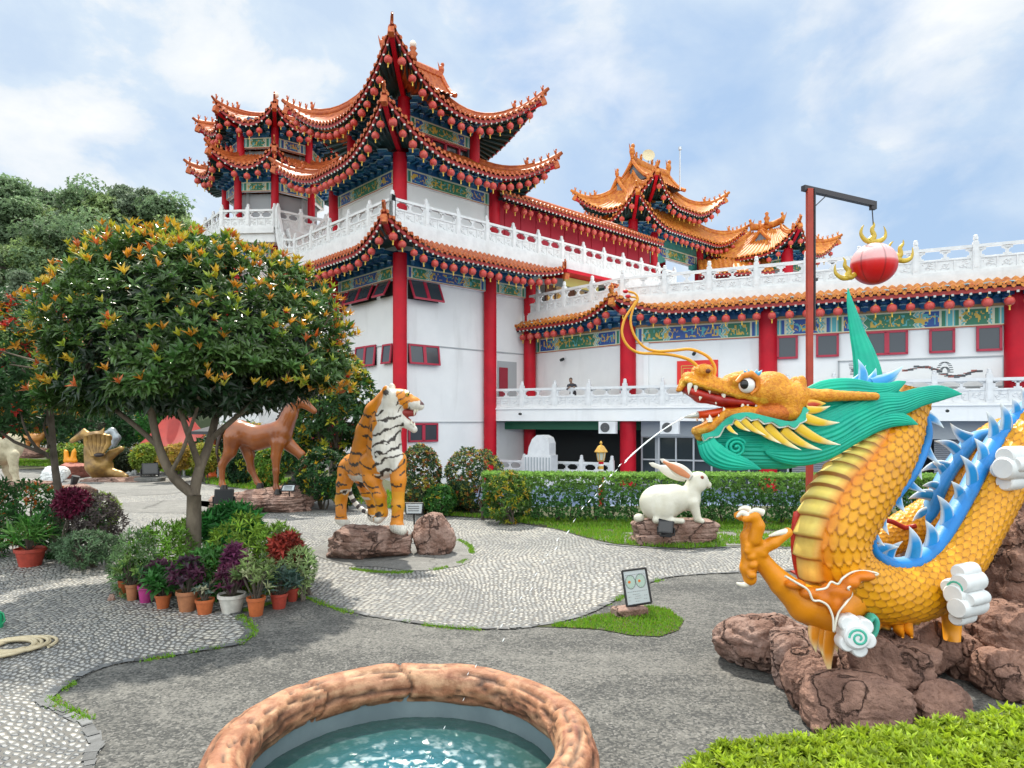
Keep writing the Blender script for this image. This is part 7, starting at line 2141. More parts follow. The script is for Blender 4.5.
    scroll((853, 634), (-.15, -1, .08), [(0, 0, 13, 1.1), (-9, 9, 8, .8), (7, 11, 8, .8), (-11, -4, 8, .85), (8, -8, 8, .8), (-3, -13, 8, .8), (2, 13, 7, .7)], .14, 3.80, [(-1, -1, 9, 1)])
    mb = MB()
    q = spline([at(x, y, 3.93) for x, y in ((868, 620), (872, 616), (875, 622), (873, 632), (868, 638))], 30); mb.tube([V(*v) for v in q], .018, 8, flat=(1, 2.4)); mb.build('scroll_back', MATS['cloud_teal'], dg, smooth=True)
    scroll((966, 593), (-1, -.55, 0), [(0, 22, 8, .9), (-3, 12, 10, 1.1), (2, 0, 11, 1.2), (-2, -12, 11, 1.25), (3, -24, 8, .8), (9, 6, 8, 1.0), (-10, -3, 7, .9)], .20, 4.02, [(0, 6, 8, 1), (0, -12, 7, -1)])
    scroll((1014, 466), (-1, -.45, 0), [(0, 10, 10, 1.1), (0, -2, 12, 1.3), (3, -16, 9, .8), (-8, 2, 8, 1.0), (8, -4, 8, 1)], .19, 4.42, [(0, -2, 8, 1)])
dragon()

# ------------------------------------------------------------------ rocks
def rock_mat(name, a, b, c):
    m = mat(name, a, .8, col2=b, vscale=5.5, vlo=.38, vhi=.60, bump=1.0, bscale=14, bdist=.07, spec=.3, detail=9)
    nt = m.node_tree; N, L = nt.nodes, nt.links; bs = N['Principled BSDF']
    tc = N.new('ShaderNodeTexCoord'); nn = N.new('ShaderNodeTexNoise'); nn.inputs['Scale'].default_value = 5; nn.inputs['Detail'].default_value = 6; L.new(tc.outputs['Object'], nn.inputs['Vector'])
    ml = N.new('ShaderNodeVectorMath'); ml.operation = 'MULTIPLY_ADD'; ml.inputs[1].default_value = (.35, .35, .35); L.new(nn.outputs['Color'], ml.inputs[0]); L.new(tc.outputs['Object'], ml.inputs[2])
    w = N.new('ShaderNodeTexVoronoi'); w.feature = 'DISTANCE_TO_EDGE'; w.inputs['Scale'].default_value = 1.7; L.new(ml.outputs[0], w.inputs[0])
    ck = N.new('ShaderNodeMapRange'); ck.inputs['From Max'].default_value = .02; L.new(w.outputs[0], ck.inputs[0])
    mx = N.new('ShaderNodeMix'); mx.data_type = 'RGBA'; L.new(ck.outputs[0], mx.inputs[0]); mx.inputs[6].default_value = (a[0] * .42, a[1] * .38, a[2] * .38, 1)
    src = bs.inputs['Base Color'].links[0].from_socket; L.new(src, mx.inputs[7]); L.new(mx.outputs[2], bs.inputs['Base Color'])
    bp = N.new('ShaderNodeBump'); bp.inputs['Distance'].default_value = .05; L.new(ck.outputs[0], bp.inputs['Height']); L.new(bs.inputs['Normal'].links[0].from_socket, bp.inputs['Normal']); L.new(bp.outputs[0], bs.inputs['Normal'])
    return m
M_ROCK = rock_mat('brown_rock', (.37, .215, .16), (.20, .112, .085), None)
M_ROCKP = rock_mat('pinkish_rock', (.43, .29, .24), (.25, .145, .11), None)
def rock(label, c, size, seed, facets=9, m=None, name='boulder', rz=0.0, p=3.0, amp=.10, flat=None, strata=0.0, cat='rock', group=None, nu=110, nv=72):
    rs = np.random.RandomState(seed); c = Vector(c)
    th = np.linspace(0, math.pi, nv); ph = np.arange(nu) * 2 * math.pi / nu
    D = np.stack([np.sin(th)[:, None] * np.cos(ph), np.sin(th)[:, None] * np.sin(ph), np.cos(th)[:, None] * np.ones(nu)], -1)
    r = 1 / (np.abs(D) ** p).sum(-1) ** (1 / p)
    for _ in range(facets):
        n = nrm(rs.normal(0, 1, 3)[None])[0]; h = rs.uniform(.72, 1.0); dn = D @ n; lim = np.where(dn > .05, h / np.maximum(dn, .05), 9); r = np.minimum(r, lim)
    nz = fbm(D[..., 0] * 1.7 + seed, D[..., 1] * 1.7, D[..., 2] * 1.7, 4); rid = 1 - np.abs(2 * fbm(D[..., 0] * 3 + 5, D[..., 1] * 3 + seed, D[..., 2] * 3, 4) / .94 - 1)
    fine = fbm(D[..., 0] * 11 + 5, D[..., 1] * 11 + seed, D[..., 2] * 11, 3)
    r = r * (1 + amp * 2.2 * (nz - .47) - amp * .65 * np.clip(rid - .84, 0, 1) * 7 + amp * .35 * (fine - .45))
    P = D * r[..., None] * (np.array(size) / 2)
    if strata:
        z = P[..., 2]; k = np.floor(z / strata + 2 * fbm(P[..., 0], P[..., 1], z * 0, 2)); g = _T[(k.astype(int) * 7 + seed) & 63, 3, 5]; P[..., :2] *= (1 - .09 * g)[..., None]
        fr = z / strata + 2 * fbm(P[..., 0], P[..., 1], z * 0, 2) - k; P[..., :2] *= (1 - .05 * (fr < .15))[..., None]
    ca, sa = math.cos(rz), math.sin(rz); X = P[..., 0] * ca - P[..., 1] * sa; Y = P[..., 0] * sa + P[..., 1] * ca; P[..., 0], P[..., 1] = X, Y
    P = P + np.array(c); P[..., 2] = np.maximum(P[..., 2], -.03)
    mb = MB(); mb.grid(P, cv=True)
    o = mb.build(name, m or M_ROCK, smooth=True, loc=(c.x, c.y, 0)); tag(o, label, cat, group); return o
def rockpx(label, x0, x1, y0, y1, D, dep, seed, **k):
    a, b = at(x0, y1, D), at(x1, y0, D)
    if a.z < .3: a.z = -.07
    return rock(label, ((a.x + b.x) / 2, D, (a.z + b.z) / 2), (b.x - a.x, dep, b.z - a.z), seed, **k)
rockpx('big ridged brown boulder carrying the dragon belly and white scroll', 842, 934, 622, 710, 4.15, .55, 1, amp=.10)
rockpx('low reddish boulder at the front foot of the dragon rocks', 806, 912, 676, 730, 3.75, .5, 2, amp=.08)
rockpx('small reddish boulder on the right foot of the dragon rocks', 900, 970, 682, 722, 3.85, .35, 3)
rockpx('dark narrow boulder standing under the dragon elbow flames', 782, 835, 650, 716, 4.1, .35, 4)
rockpx('brown boulder behind the dragon belly beside the hind leg', 905, 955, 612, 676, 4.6, .4, 5)
rockpx('squat brown boulder below the cloud scroll on the right', 945, 990, 632, 682, 4.55, .4, 6)
rockpx('tall layered brown rock rising at the right picture edge', 975, 1080, 515, 640, 4.75, .6, 7, strata=.11)
rockpx('wide layered rock block below the tall rock at the right edge', 972, 1075, 600, 660, 4.5, .5, 8, strata=.12)
rockpx('rounded brown boulder at the lowest right end of the rocks', 980, 1045, 650, 698, 4.25, .4, 9)
rockpx('upper dark boulder behind the dragon body at the right edge', 990, 1060, 500, 560, 5.0, .6, 10)
rockpx('dark boulder seen through the loop of the dragon back', 893, 924, 514, 600, 5.6, .5, 11)
rockpx('long flat pinkish rock lying left of the dragon rocks', 716, 828, 612, 666, 4.75, .55, 12, m=M_ROCKP, amp=.14, p=2.4)
rockpx('flat sloping rock joining pinkish slab and dragon boulders', 765, 842, 628, 690, 4.45, .4, 13, m=M_ROCKP, amp=.10)
rockpx('red brown boulder beside the tiger with rounded top', 412, 456, 513, 549, 8.75, .45, 20, m=M_ROCKP, p=2.4)
rockpx('layered red brown rock plinth under the tiger paws', 329, 412, 524, 562, 8.6, .75, 21, m=M_ROCKP, strata=.06, amp=.08)
rockpx('lower left lobe of the rock plinth under the tiger', 326, 372, 536, 562, 8.45, .4, 27, m=M_ROCKP, amp=.1)
rockpx('long flat layered rock slab under the walking horse', 212, 320, 486, 507, 13.0, 1.2, 22, m=M_ROCKP, strata=.06, p=4)
rockpx('long rough hewn rock block under the white rabbit', 632, 717, 519, 544, 9.6, .5, 23, m=M_ROCKP, p=8, facets=1, amp=.05, strata=.07)
rockpx('low flat rock in the paving beside the dark stemmed tree', 58, 95, 484, 496, 15.6, .8, 24, m=M_ROCKP)
rockpx('flat pink rock plate below the bronze dragon statue', 84, 150, 477, 485, 19.3, 1.0, 25, m=M_ROCKP, p=4)
rockpx('white smooth stone block left of the bronze dragon statue', 40, 68, 466, 482, 19.0, .6, 28, m=M_CLOUD, p=3)
rockpx('pale pointed stone block behind the bronze statue tail', 116, 137, 465, 475, 21.5, .6, 29, m=M_CLOUD, p=3)
rockpx('small pale stone beside the left end of the flower pots', 107, 116, 594, 602, 6.45, .08, 26, m=M_ROCKP)
# ------------------------------------------------------------------ animal statues
def pxy(P):
    return P[:, 0] / P[:, 1] * F + CX, HY - (P[:, 2] - CH) / P[:, 1] * F
M_TIG = mat('tiger_paint', attr='Col', rough=0.42, col2=(.88, .85, .8), vscale=6, bump=.15, bscale=30)
def tiger():
    D = 8.6; s = D / F
    tg = thing('tiger_statue', 'large painted orange and white tiger statue roaring with black stripes on a rock plinth', 'tiger statue', tuple(at(375, 530, D)))
    p = lambda x, y, dy=0.0: tuple(at(x, y, D + dy))
    pr = []
    c = lambda a, ra, b, rb, **k: pr.append(('c', p(*a), ra * s, p(*b), rb * s))
    # trunk
    c((383, 462, .0), 17, (366, 466, .35), 17); c((366, 466, .35), 16, (354, 466, .75), 14); c((354, 468, .8), 14, (349, 472, .72), 12)
    pr.append(('e', p(386, 450, -.02), (15 * s, .22, 20 * s)))
    c((387, 396, .04), 8, (376, 412, .10), 11); c((376, 412, .10), 11, (369, 432, .18), 13); c((369, 432, .18), 13, (364, 458, .3), 15); c((384, 448, 0), 17, (386, 425, .0), 15); c((386, 425, 0), 15, (391, 407, 0), 13)
    # head
    pr.append(('e', p(395, 402, -.02), (12.5 * s, .15, 13 * s))); pr.append(('e', p(402, 397, -.04), (10 * s, .12, 8 * s)))
    c((403, 400, -.05), 8, (414, 404, -.07), 6.5); c((414, 403, -.07), 5.5, (420, 406, -.08), 4.5); pr.append(('e', p(393, 415, -.02), (11 * s, .14, 11 * s)))
    c((399, 419, -.03), 8, (408, 424, -.05), 4.5); c((408, 424, -.05), 4, (414, 429.5, -.06), 3.6)
    pr.append(('e', p(386, 391, -.12), (4.2 * s, .03, 5.5 * s))); pr.append(('e', p(392, 388, .14), (4 * s, .03, 5 * s)))
    # front legs
    c((397, 460, -.12), 9.5, (398.5, 480, -.16), 7.2); c((398.5, 480, -.16), 7.2, (398, 505, -.16), 5.8); c((398, 505, -.16), 5.8, (397, 524, -.16), 6); c((396, 527, -.17), 6.2, (402, 530, -.24), 5.2)
    c((370, 464, .02), 11, (372, 480, -.02), 8.4); c((372, 480, -.02), 8.4, (380, 496, -.05), 6.2); c((380, 496, -.05), 6.2, (382, 511, .0), 5.6); c((382, 514, 0), 5.6, (378, 519, -.06), 4.8)
    # hind legs
    c((349, 468, .7), 11, (344, 484, .62), 7.8); c((344, 484, .62), 7.8, (341, 500, .72), 6); c((341, 500, .72), 6, (341, 518, .66), 5.8); c((341, 520, .66), 5.8, (345, 523, .54), 5)
    c((362, 476, .95), 10, (368, 492, .92), 8); c((368, 492, .92), 7.5, (373, 505, 1.0), 6); c((373, 505, 1.0), 6, (373, 515, .96), 5.6); c((373, 517, .96), 5.2, (376, 519, .86), 4.6)
    def col(P, N):
        x, y = pxy(P); n = fbm(P[:, 0] * 9, P[:, 1] * 9, P[:, 2] * 9, 3) - .45; n2 = vnoise(P[:, 0] * 5 + 7, P[:, 1] * 5, P[:, 2] * 5)
        C = np.tile(np.array([.72, .25, .010]), (len(P), 1)) * (1 + .35 * n)[:, None]
        yel = (y > 492)[:, None] & (n2 > .45)[:, None]; C = np.where(yel, C * .6 + np.array([.78, .42, .02]) * .4, C)
        W = np.array([.74, .72, .66]) * (1 - .25 * np.clip(vnoise(P[:, 0] * 40, P[:, 1] * 40, P[:, 2] * 14) - .55, 0, 1)[:, None] * 2)
        line = np.interp(y, [385, 400, 430, 455, 474], [388, 382, 373, 372, 378]) + 8 * n
        right = np.interp(y, [385, 400, 430, 455, 474], [394, 397, 420, 402, 396]) + 8 * n
        w = (x > line) & (x < right) & (y < 476 + 12 * n - .45 * np.abs(x - 386))
        w |= (y > 409) & (y < 436) & (x > 388); w |= (x > 408) & (y < 412) & (y > 401.5 + (415 - x) * .2)
        w |= (x > 405) & (x < 412) & (y > 388) & (y < 394); w |= (N[:, 2] < -.55) & (y > 474) & (y < 500)
        w |= (y > 525) | ((y > 517) & (x > 374) & (x < 390) & (P[:, 1] < 8.9)) | ((y > 519.5) & (x < 352)) | ((y > 515) & (P[:, 1] > 9.3)) 
        C = np.where(w[:, None], W, C)
        k = (x > 399) & (x < 406) & (y > 391) & (y < 407); 
        st = y + .42 * (x - 380) * np.sign(x - 372) * (y < 476) + 16 * n
        f = (st / 10.5) % 1; m_ = (f < .23 + .16 * (n2 - .5)) & (vnoise(P[:, 0] * 4.5 + 3, P[:, 1] * 4, P[:, 2] * 4) > .30) & (y > 410) & (y < 518) & ~((x > 404) & (y < 440))
        leg = y > 476; m_ &= ~leg | (N[:, 0] < .55)
        C[m_] = (.035, .025, .02)
        hm = (y < 412) & (x > 396) & (x < 410); f2 = ((x * .8 + y + 10 * n) / 7.5) % 1; C[hm & (f2 < .16)] = (.05, .03, .02)
        C[(x > 420) & (y < 405) & (y > 400)] = (.12, .05, .05)
        C[((x - 386) ** 2 + ((y - 392.5)) ** 2 < 9) & (N[:, 1] < -.3)] = (.06, .05, .045)
        toes = (y > 526) & (((x * .45) % 1) < .12); C[toes] *= .55
        return np.clip(C, 0, 1)
    mb = MB(); add_sculpt(mb, pr, .0115, .045, colf=col); mb.build('body', M_TIG, tg, smooth=True)
    mb = MB(); add_sculpt(mb, [('c', p(401, 413, -.04), 4.5 * s, p(413, 413, -.06), 3.4 * s), ('c', p(403, 418, -.04), 4 * s, p(411, 423, -.06), 2.6 * s)], .009, .01); mb.build('mouth', mat('tiger_mouth', (.30, .03, .025), .5), tg, smooth=True)
    for (x0, y0, x1, y1) in ((415, 409, 414, 416), (417, 409.5, 417, 413), (411, 424, 412, 419), (414, 426, 414.5, 422)):
        for dy in (-.11, -.02):
            mb = MB(); spike(mb, p(x0, y0, dy), p(x1, y1, dy), 1.3 * s, .8, c0=(.8, .76, .62), c1=(.85, .82, .7), n=5); mb.build('tooth', M_SCALE, tg, smooth=True)
    for dy in (-.145, .07):
        mb = MB(); mb.ell(p(407.5, 394.5, dy), (2.2 * s, .02, 2.2 * s), 12, 8); e = mb.build('eye', mat('amber_eye', (.55, .42, .05), .1), tg, smooth=True)
        mb = MB(); mb.ell(p(408.3, 394.5, dy - .012), (1.1 * s, .012, 1.2 * s), 10, 6); mb.build('pupil', MATS['black_gloss'], e, smooth=True)
    q = spline([p(351, 474, 1.2), (p(349, 488, 1.35)), p(352, 498, 1.4), p(358, 506, 1.4), p(365, 511, 1.35), p(374, 513, 1.3)], 60)
    cc = [(.04, .03, .03) if (i // 5) % 2 else (.74, .72, .66) for i in range(60)]
    mb = MB(); mb.tube([V(*v) for v in q], 2.7 * s * 1.1, 12, col=np.array(cc)); mb.build('tail', M_TIG, tg, smooth=True)
tiger()

def rabbit():
    D = 9.5; s = D / F
    M = mat('white_rabbit_paint', attr='Col', rough=.5, col2=(.90, .89, .84), vscale=8, bump=.25, bscale=26)
    rb = thing('rabbit_statue', 'white seated rabbit statue with orange lined ears on a hewn stone block', 'rabbit statue', tuple(at(672, 520, D)))
    p = lambda x, y, dy=0.0: tuple(at(x, y, D + dy)); pr = []
    pr.append(('e', p(661, 503), (21.5 * s, .24, 18.5 * s))); pr.append(('e', p(673, 499), (18 * s, .21, 15 * s))); pr.append(('e', p(690, 498), (10.5 * s, .15, 13 * s)))
    for sy in (-1, 1):
        pr.append(('e', p(663, 509, sy * .17), (12 * s, .09, 12 * s))); pr.append(('c', p(656, 520, sy * .19), 3.6 * s, p(682, 521, sy * .19), 2.8 * s))
        pr.append(('c', p(693, 503, sy * .1), 6 * s, p(697, 516, sy * .1), 3.8 * s)); pr.append(('c', p(697, 519, sy * .1), 3.4 * s, p(702, 521, sy * .12), 2.6 * s))
        pr.append(('e', p(699, 486, sy * .06), (7 * s, .06, 6 * s)))
    pr.append(('c', p(690, 493), 9 * s, p(695, 484), 8.5 * s)); pr.append(('e', p(698, 480), (10 * s, .105, 8.5 * s))); pr.append(('c', p(702, 482), 6.5 * s, p(708, 485), 3.6 * s)); pr.append(('e', p(639, 518), (5.5 * s, .07, 4.5 * s)))
    def col(P, N):
        n = fbm(P[:, 0] * 5, P[:, 1] * 5, P[:, 2] * 5, 3); return np.tile(np.array([.70, .68, .58]), (len(P), 1)) * (.82 + .35 * n)[:, None]
    mb = MB(); add_sculpt(mb, pr, .011, .03, colf=col); mb.build('body', M, rb, smooth=True)
    for dy, tip, b in ((-.06, (660, 459), (691, 477)), (.10, (649, 463), (686, 478))):
        q = np.linspace(0, 1, 12); mb = MB(); A, B = Vector(p(*b, dy)), Vector(p(*tip, dy * 1.6)); ax = (B - A); sd = ax.cross(V(0, -1, 0)).normalized(); rows = []
        for f in q:
            w = (2.2 + 4.2 * math.sin(min(1, f * 1.25 + .1) * math.pi) ** .8 * (1 if f < .9 else .6)) * s * (1 if f < .97 else .15)
            c_ = A + ax * f; rows.append([tuple(c_ + sd * w * math.cos(a) + V(0, -1, 0) * w * .38 * math.sin(a)) for a in np.arange(14) * math.pi / 7])
        mb.grid(rows, cv=True, col=(.76, .74, .68)); e = mb.build('ear', M, rb, smooth=True)
        if dy < 0:
            mb = MB(); rows = []
            for f in np.linspace(.05, .9, 10):
                w = (1 + 2.6 * math.sin(min(1, f * 1.1 + .05) * math.pi)) * s; c_ = A + ax * f + V(0, -.028 - .012 * math.sin(f * 3), 0) - sd * 0.8 * s; rows.append([tuple(c_ + sd * w * math.cos(a) + V(0, -1, 0) * .010 * math.sin(a)) for a in np.arange(10) * math.pi / 5])
            mb.grid(rows, cv=True, col=(.66, .26, .12)); mb.build('inner_ear', M, e, smooth=True)
    for sy in (-1, 1):
        mb = MB(); mb.ell(p(702, 477.5, sy * .088), (1.9 * s, .022, 1.9 * s), 12, 8, col=(.22, .05, .02)); mb.build('eye', M, rb, smooth=True)
    mb = MB(); mb.tube([p(704, 486.5, -.06), p(708, 487.2, -.04), p(711, 485.5, 0)], .004, 6); mb.build('mouth_line', MATS['nostril_dark'], rb)
rabbit()

def horse():
    D = 12.9; s = D / F
    M = mat('brown_horse_paint', (.32, .095, .018), .3, col2=(.18, .045, .01), vscale=2.2, coat=.3)
    hs = thing('horse_statue', 'glossy brown horse statue with raised foreleg walking on a flat rock slab', 'horse statue', tuple(at(255, 490, D)))
    p = lambda x, y, dy=0.0: tuple(at(x, y, D + dy)); pr = []
    c = lambda a, ra, b, rb: pr.append(('c', p(*a), ra * s, p(*b), rb * s))
    pr.append(('e', p(238, 432), (12 * s, .24, 12 * s))); c((240, 432), 11.5, (258, 438), 12); c((258, 438), 12, (276, 434), 12); pr.append(('e', p(280, 434), (11 * s, .24, 13 * s)))
    c((283, 430), 10, (290, 414), 7.5); c((290, 414), 7.5, (296, 400), 6); c((296, 400), 6.5, (305, 404), 4.5); c((305, 404), 4.5, (314, 411), 3.2)
    for dy in (-.06, .06): c((295, 396, dy), 1.6, (297, 390, dy), .6)
    c((278, 443, -.14), 7, (276, 456, -.14), 4.6); c((276, 456, -.14), 4.6, (276, 471, -.14), 3.2); c((276, 471, -.14), 3.0, (276, 487, -.14), 2.4); c((276, 488, -.14), 2.8, (278, 491, -.16), 3)
    c((287, 443, .12), 7, (301, 455, .12), 4.4); c((301, 455, .12), 4.2, (304, 465, .12), 3); c((304, 465, .12), 2.8, (299, 474, .12), 2.2); c((299, 474, .12), 2.6, (296, 477, .12), 2.8)
    c((233, 438, -.12), 9.5, (230, 452, -.14), 6); c((230, 452, -.14), 5.6, (222, 465, -.14), 3.6); c((222, 465, -.14), 3.3, (222, 483, -.14), 2.5); c((222, 484, -.14), 2.8, (224, 487, -.16), 3.1)
    c((245, 440, .14), 9, (249, 455, .14), 5.4); c((249, 455, .14), 4.8, (251, 469, .16), 3.4); c((251, 469, .16), 3.2, (257, 481, .14), 2.5); c((257, 482, .14), 2.7, (260, 485, .12), 3)
    mb = MB(); P, Q = add_sculpt(mb, pr, .017, .05); mb.build('body', M, hs, smooth=True)
    dk = mat('dark_hair', (.05, .028, .02), .5)
    mb = MB()
    for i in range(7):
        q = [p(229 - i * .3, 426 + i * .2, (i - 3) * .03), p(222 - i * .5, 432 + i, (i - 3) * .05), p(218 - i * .3, 446 + i, (i - 3) * .05), p(217 + i * .6, 458 + (i * 5) % 7, (i - 3) * .04)]
        mb.tube([V(*v) for v in spline(q, 14)], [2.0 * s * (1 - j / 14) + .004 for j in range(14)], 6)
    mb.build('tail', dk, hs, smooth=True)
    mb = MB()
    for i in range(10): 
        f = i / 9; x, y = 280 + 14 * f, 424 - 28 * f
        mb.tube([p(x - 3, y - 5, 0), p(x - 1, y + 1, -.10), p(x + 2, y + 6, -.14)], [.03, .022, .004], 6)
    mb.build('mane', dk, hs, smooth=True)
    mb = MB()
    for q, dy in (((278, 491), -.16), ((296, 478), .12), ((224, 487.5), -.16), ((260, 485.5), .12)): pass
    for q, dy in (((278, 491.5), -.16), ((295, 478), .12), ((224, 487.5), -.16), ((260, 485.5), .12)):
        m = MB(); m.lathe([(0, -.05), (.075, -.05), (.055, .05), (0, .05)], p(*q, dy), 12); m.build('hoof', mat('hoof_black', (.02, .018, .016), .35), hs, smooth=True, angle=.6)
horse()

def bronze():
    D = 19.3; s = D / F
    M = mat('bronze_gold', (.42, .25, .07), .38, metal=.35, col2=(.17, .10, .04), vscale=3.5, bump=.4, bscale=9)
    p = lambda x, y, dy=0.0: tuple(at(x, y, D + dy)); pr = []
    c = lambda a, ra, b, rb: pr.append(('c', p(*a), ra * s, p(*b), rb * s))
    pr.append(('e', p(100, 466), (12 * s, .35, 10 * s))); c((96, 466), 10, (94, 450), 9); c((94, 450), 8, (96, 440), 9); c((95, 440), 7, (84, 434), 3); c((84, 434), 4, (72, 441), 2.5)
    c((98, 440), 8, (108, 438), 4); c((88, 436), 3, (84, 429), 1); c((100, 436), 3, (104, 428), 1)
    c((104, 462), 5, (112, 454), 4); c((112, 454), 4, (121, 449), 3); c((100, 470), 7, (120, 475), 4); c((120, 475), 4, (126, 477), 3); c((96, 474), 5, (100, 480), 4.5)
    mb = MB(); add_sculpt(mb, pr, .03, .07)
    t = thing('bronze_animal_statue', 'bronze gold crouching animal statue with open flared head beyond the pebble paving', 'statue', tuple(at(100, 481, D))); mb.build('body', M, t, smooth=True)
    mb = MB()
    for i in range(6):
        x = 86 + i * 4.4; mb.tube([p(x, 434 + abs(i - 2.5), -.3), p(x + .6, 444, -.36), p(96 + (i - 2.5) * 1.6, 456, -.33)], [.07, .08, .03], 8)
    mb.build('frill', M, t, smooth=True)
    mb = MB(); mb.ell(p(99, 455, -.38), (5 * s, .1, 2.2 * s), 12, 8); mb.build('open_mouth', mat('dark_mouth', (.03, .02, .02), .5), t, smooth=True)
    # silver curved figure
    D = 22; s = D / F; p = lambda x, y, dy=0.0: tuple(at(x, y, D + dy)); pr = []
    c((106, 434), 3, (112, 431), 3.4); c((112, 431), 3.6, (117, 438), 3.6); c((117, 438), 3.6, (112, 446), 4); c((112, 446), 4, (107, 456), 4); c((107, 456), 4, (112, 468), 5); pr.append(('e', p(112, 472), (9 * s, .3, 4 * s)))
    mb = MB(); add_sculpt(mb, pr, .03, .05); t = thing('silver_snake_statue', 'silver grey rearing snake statue just behind the bronze animal', 'statue', tuple(at(112, 476, D)))
    mb.build('body', mat('silver_paint', (.36, .40, .42), .35, metal=.4, col2=(.2, .22, .24), vscale=5), t, smooth=True)
    # ram at the far left edge
    D = 11.5; s = D / F; p = lambda x, y, dy=0.0: tuple(at(x, y, D + dy)); pr = []
    pr.append(('e', p(-6, 448), (24 * s, .3, 17 * s))); pr.append(('e', p(8, 446), (11 * s, .26, 15 * s)))
    for x, dy in ((13, -.12), (6, .16), (-20, -.12), (-26, .15)): c((x, 455, dy), 5, (x + 1, 470, dy), 3); c((x + 1, 470, dy), 3, (x + 4, 482, dy), 2.2)
    c((-24, 440), 9, (-36, 428), 8); c((-36, 428), 7, (-46, 432), 4.5)
    wool = lambda X, Y, Z: -.02 * vnoise(X * 13, Y * 13, Z * 13)
    mb = MB(); add_sculpt(mb, pr, .016, .04, disp=wool); t = thing('ram_statue', 'cream woolly ram statue cut off by the left picture edge', 'ram statue', tuple(at(0, 484, D)))
    mb.build('body', mat('cream_wool', (.60, .54, .38), .7, col2=(.42, .37, .25), vscale=10, bump=.5, bscale=30), t, smooth=True)
    for dy in (-.1, .1):
        mb = MB(); mb.tube([V(*v) for v in spline([p(-38, 424, dy), p(-34, 417, dy * 2), p(-28, 422, dy * 2.6), p(-31, 430, dy * 2.6)], 16)], [.06 * (1 - i / 18) for i in range(16)], 8)
        mb.build('horn', mat('horn_grey', (.25, .22, .17), .5), t, smooth=True)
    rockpx('flat stone plinth under the ram at the left edge', -45, 48, 481, 492, 11.5, 1.0, 41, m=M_ROCKP, p=4)
    # orange rooster-like figure on its platform, further back
    D = 24; s = D / F; p = lambda x, y, dy=0.0: tuple(at(x, y, D + dy)); pr = []
    pr.append(('e', p(34, 438), (9 * s, .25, 5 * s))); c((28, 436), 3.5, (25, 430), 2.4); c((28, 442), 2, (28, 449), 1.6); c((38, 442), 2, (38, 449), 1.6); c((41, 437), 3, (45, 432), 1.5)
    mb = MB(); add_sculpt(mb, pr, .03, .05); t = thing('ochre_animal_statue', 'small ochre animal statue on a low dark plinth behind the ram', 'statue', tuple(at(34, 450, D)))
    mb.build('body', mat('ochre_paint', (.55, .26, .06), .45, col2=(.4, .16, .04), vscale=5), t, smooth=True)
    rockpx('dark layered plinth carrying the small ochre statue', 15, 51, 448, 458, 24, 1.5, 42, m=M_ROCK, p=5)
    D = 20.5; s = D / F; p = lambda x, y, dy=0.0: tuple(at(x, y, D + dy)); pr = []
    c((67, 460), 3, (66, 452), 2.2); c((66, 452), 1.6, (64, 449), .6); c((73, 460), 3, (74, 452), 2.2); c((74, 452), 1.6, (75, 448), .6); c((66, 461), 2.5, (75, 461), 2.5)
    mb = MB(); add_sculpt(mb, pr, .03, .04); t = thing('orange_planter_figure', 'bright orange twin pronged ornament in a brick red stone tub', 'ornament', tuple(at(70, 463, D)))
    mb.build('prongs', mat('bright_orange', (.75, .30, .01), .4), t, smooth=True)
    rockpx('brick red stone tub in front of the bronze animal statue', 57, 84, 461, 474, 20.3, 1.0, 43, m=mat('brick_red_stone', (.33, .12, .09), .8, bump=.8, bscale=14), p=5)
bronze()
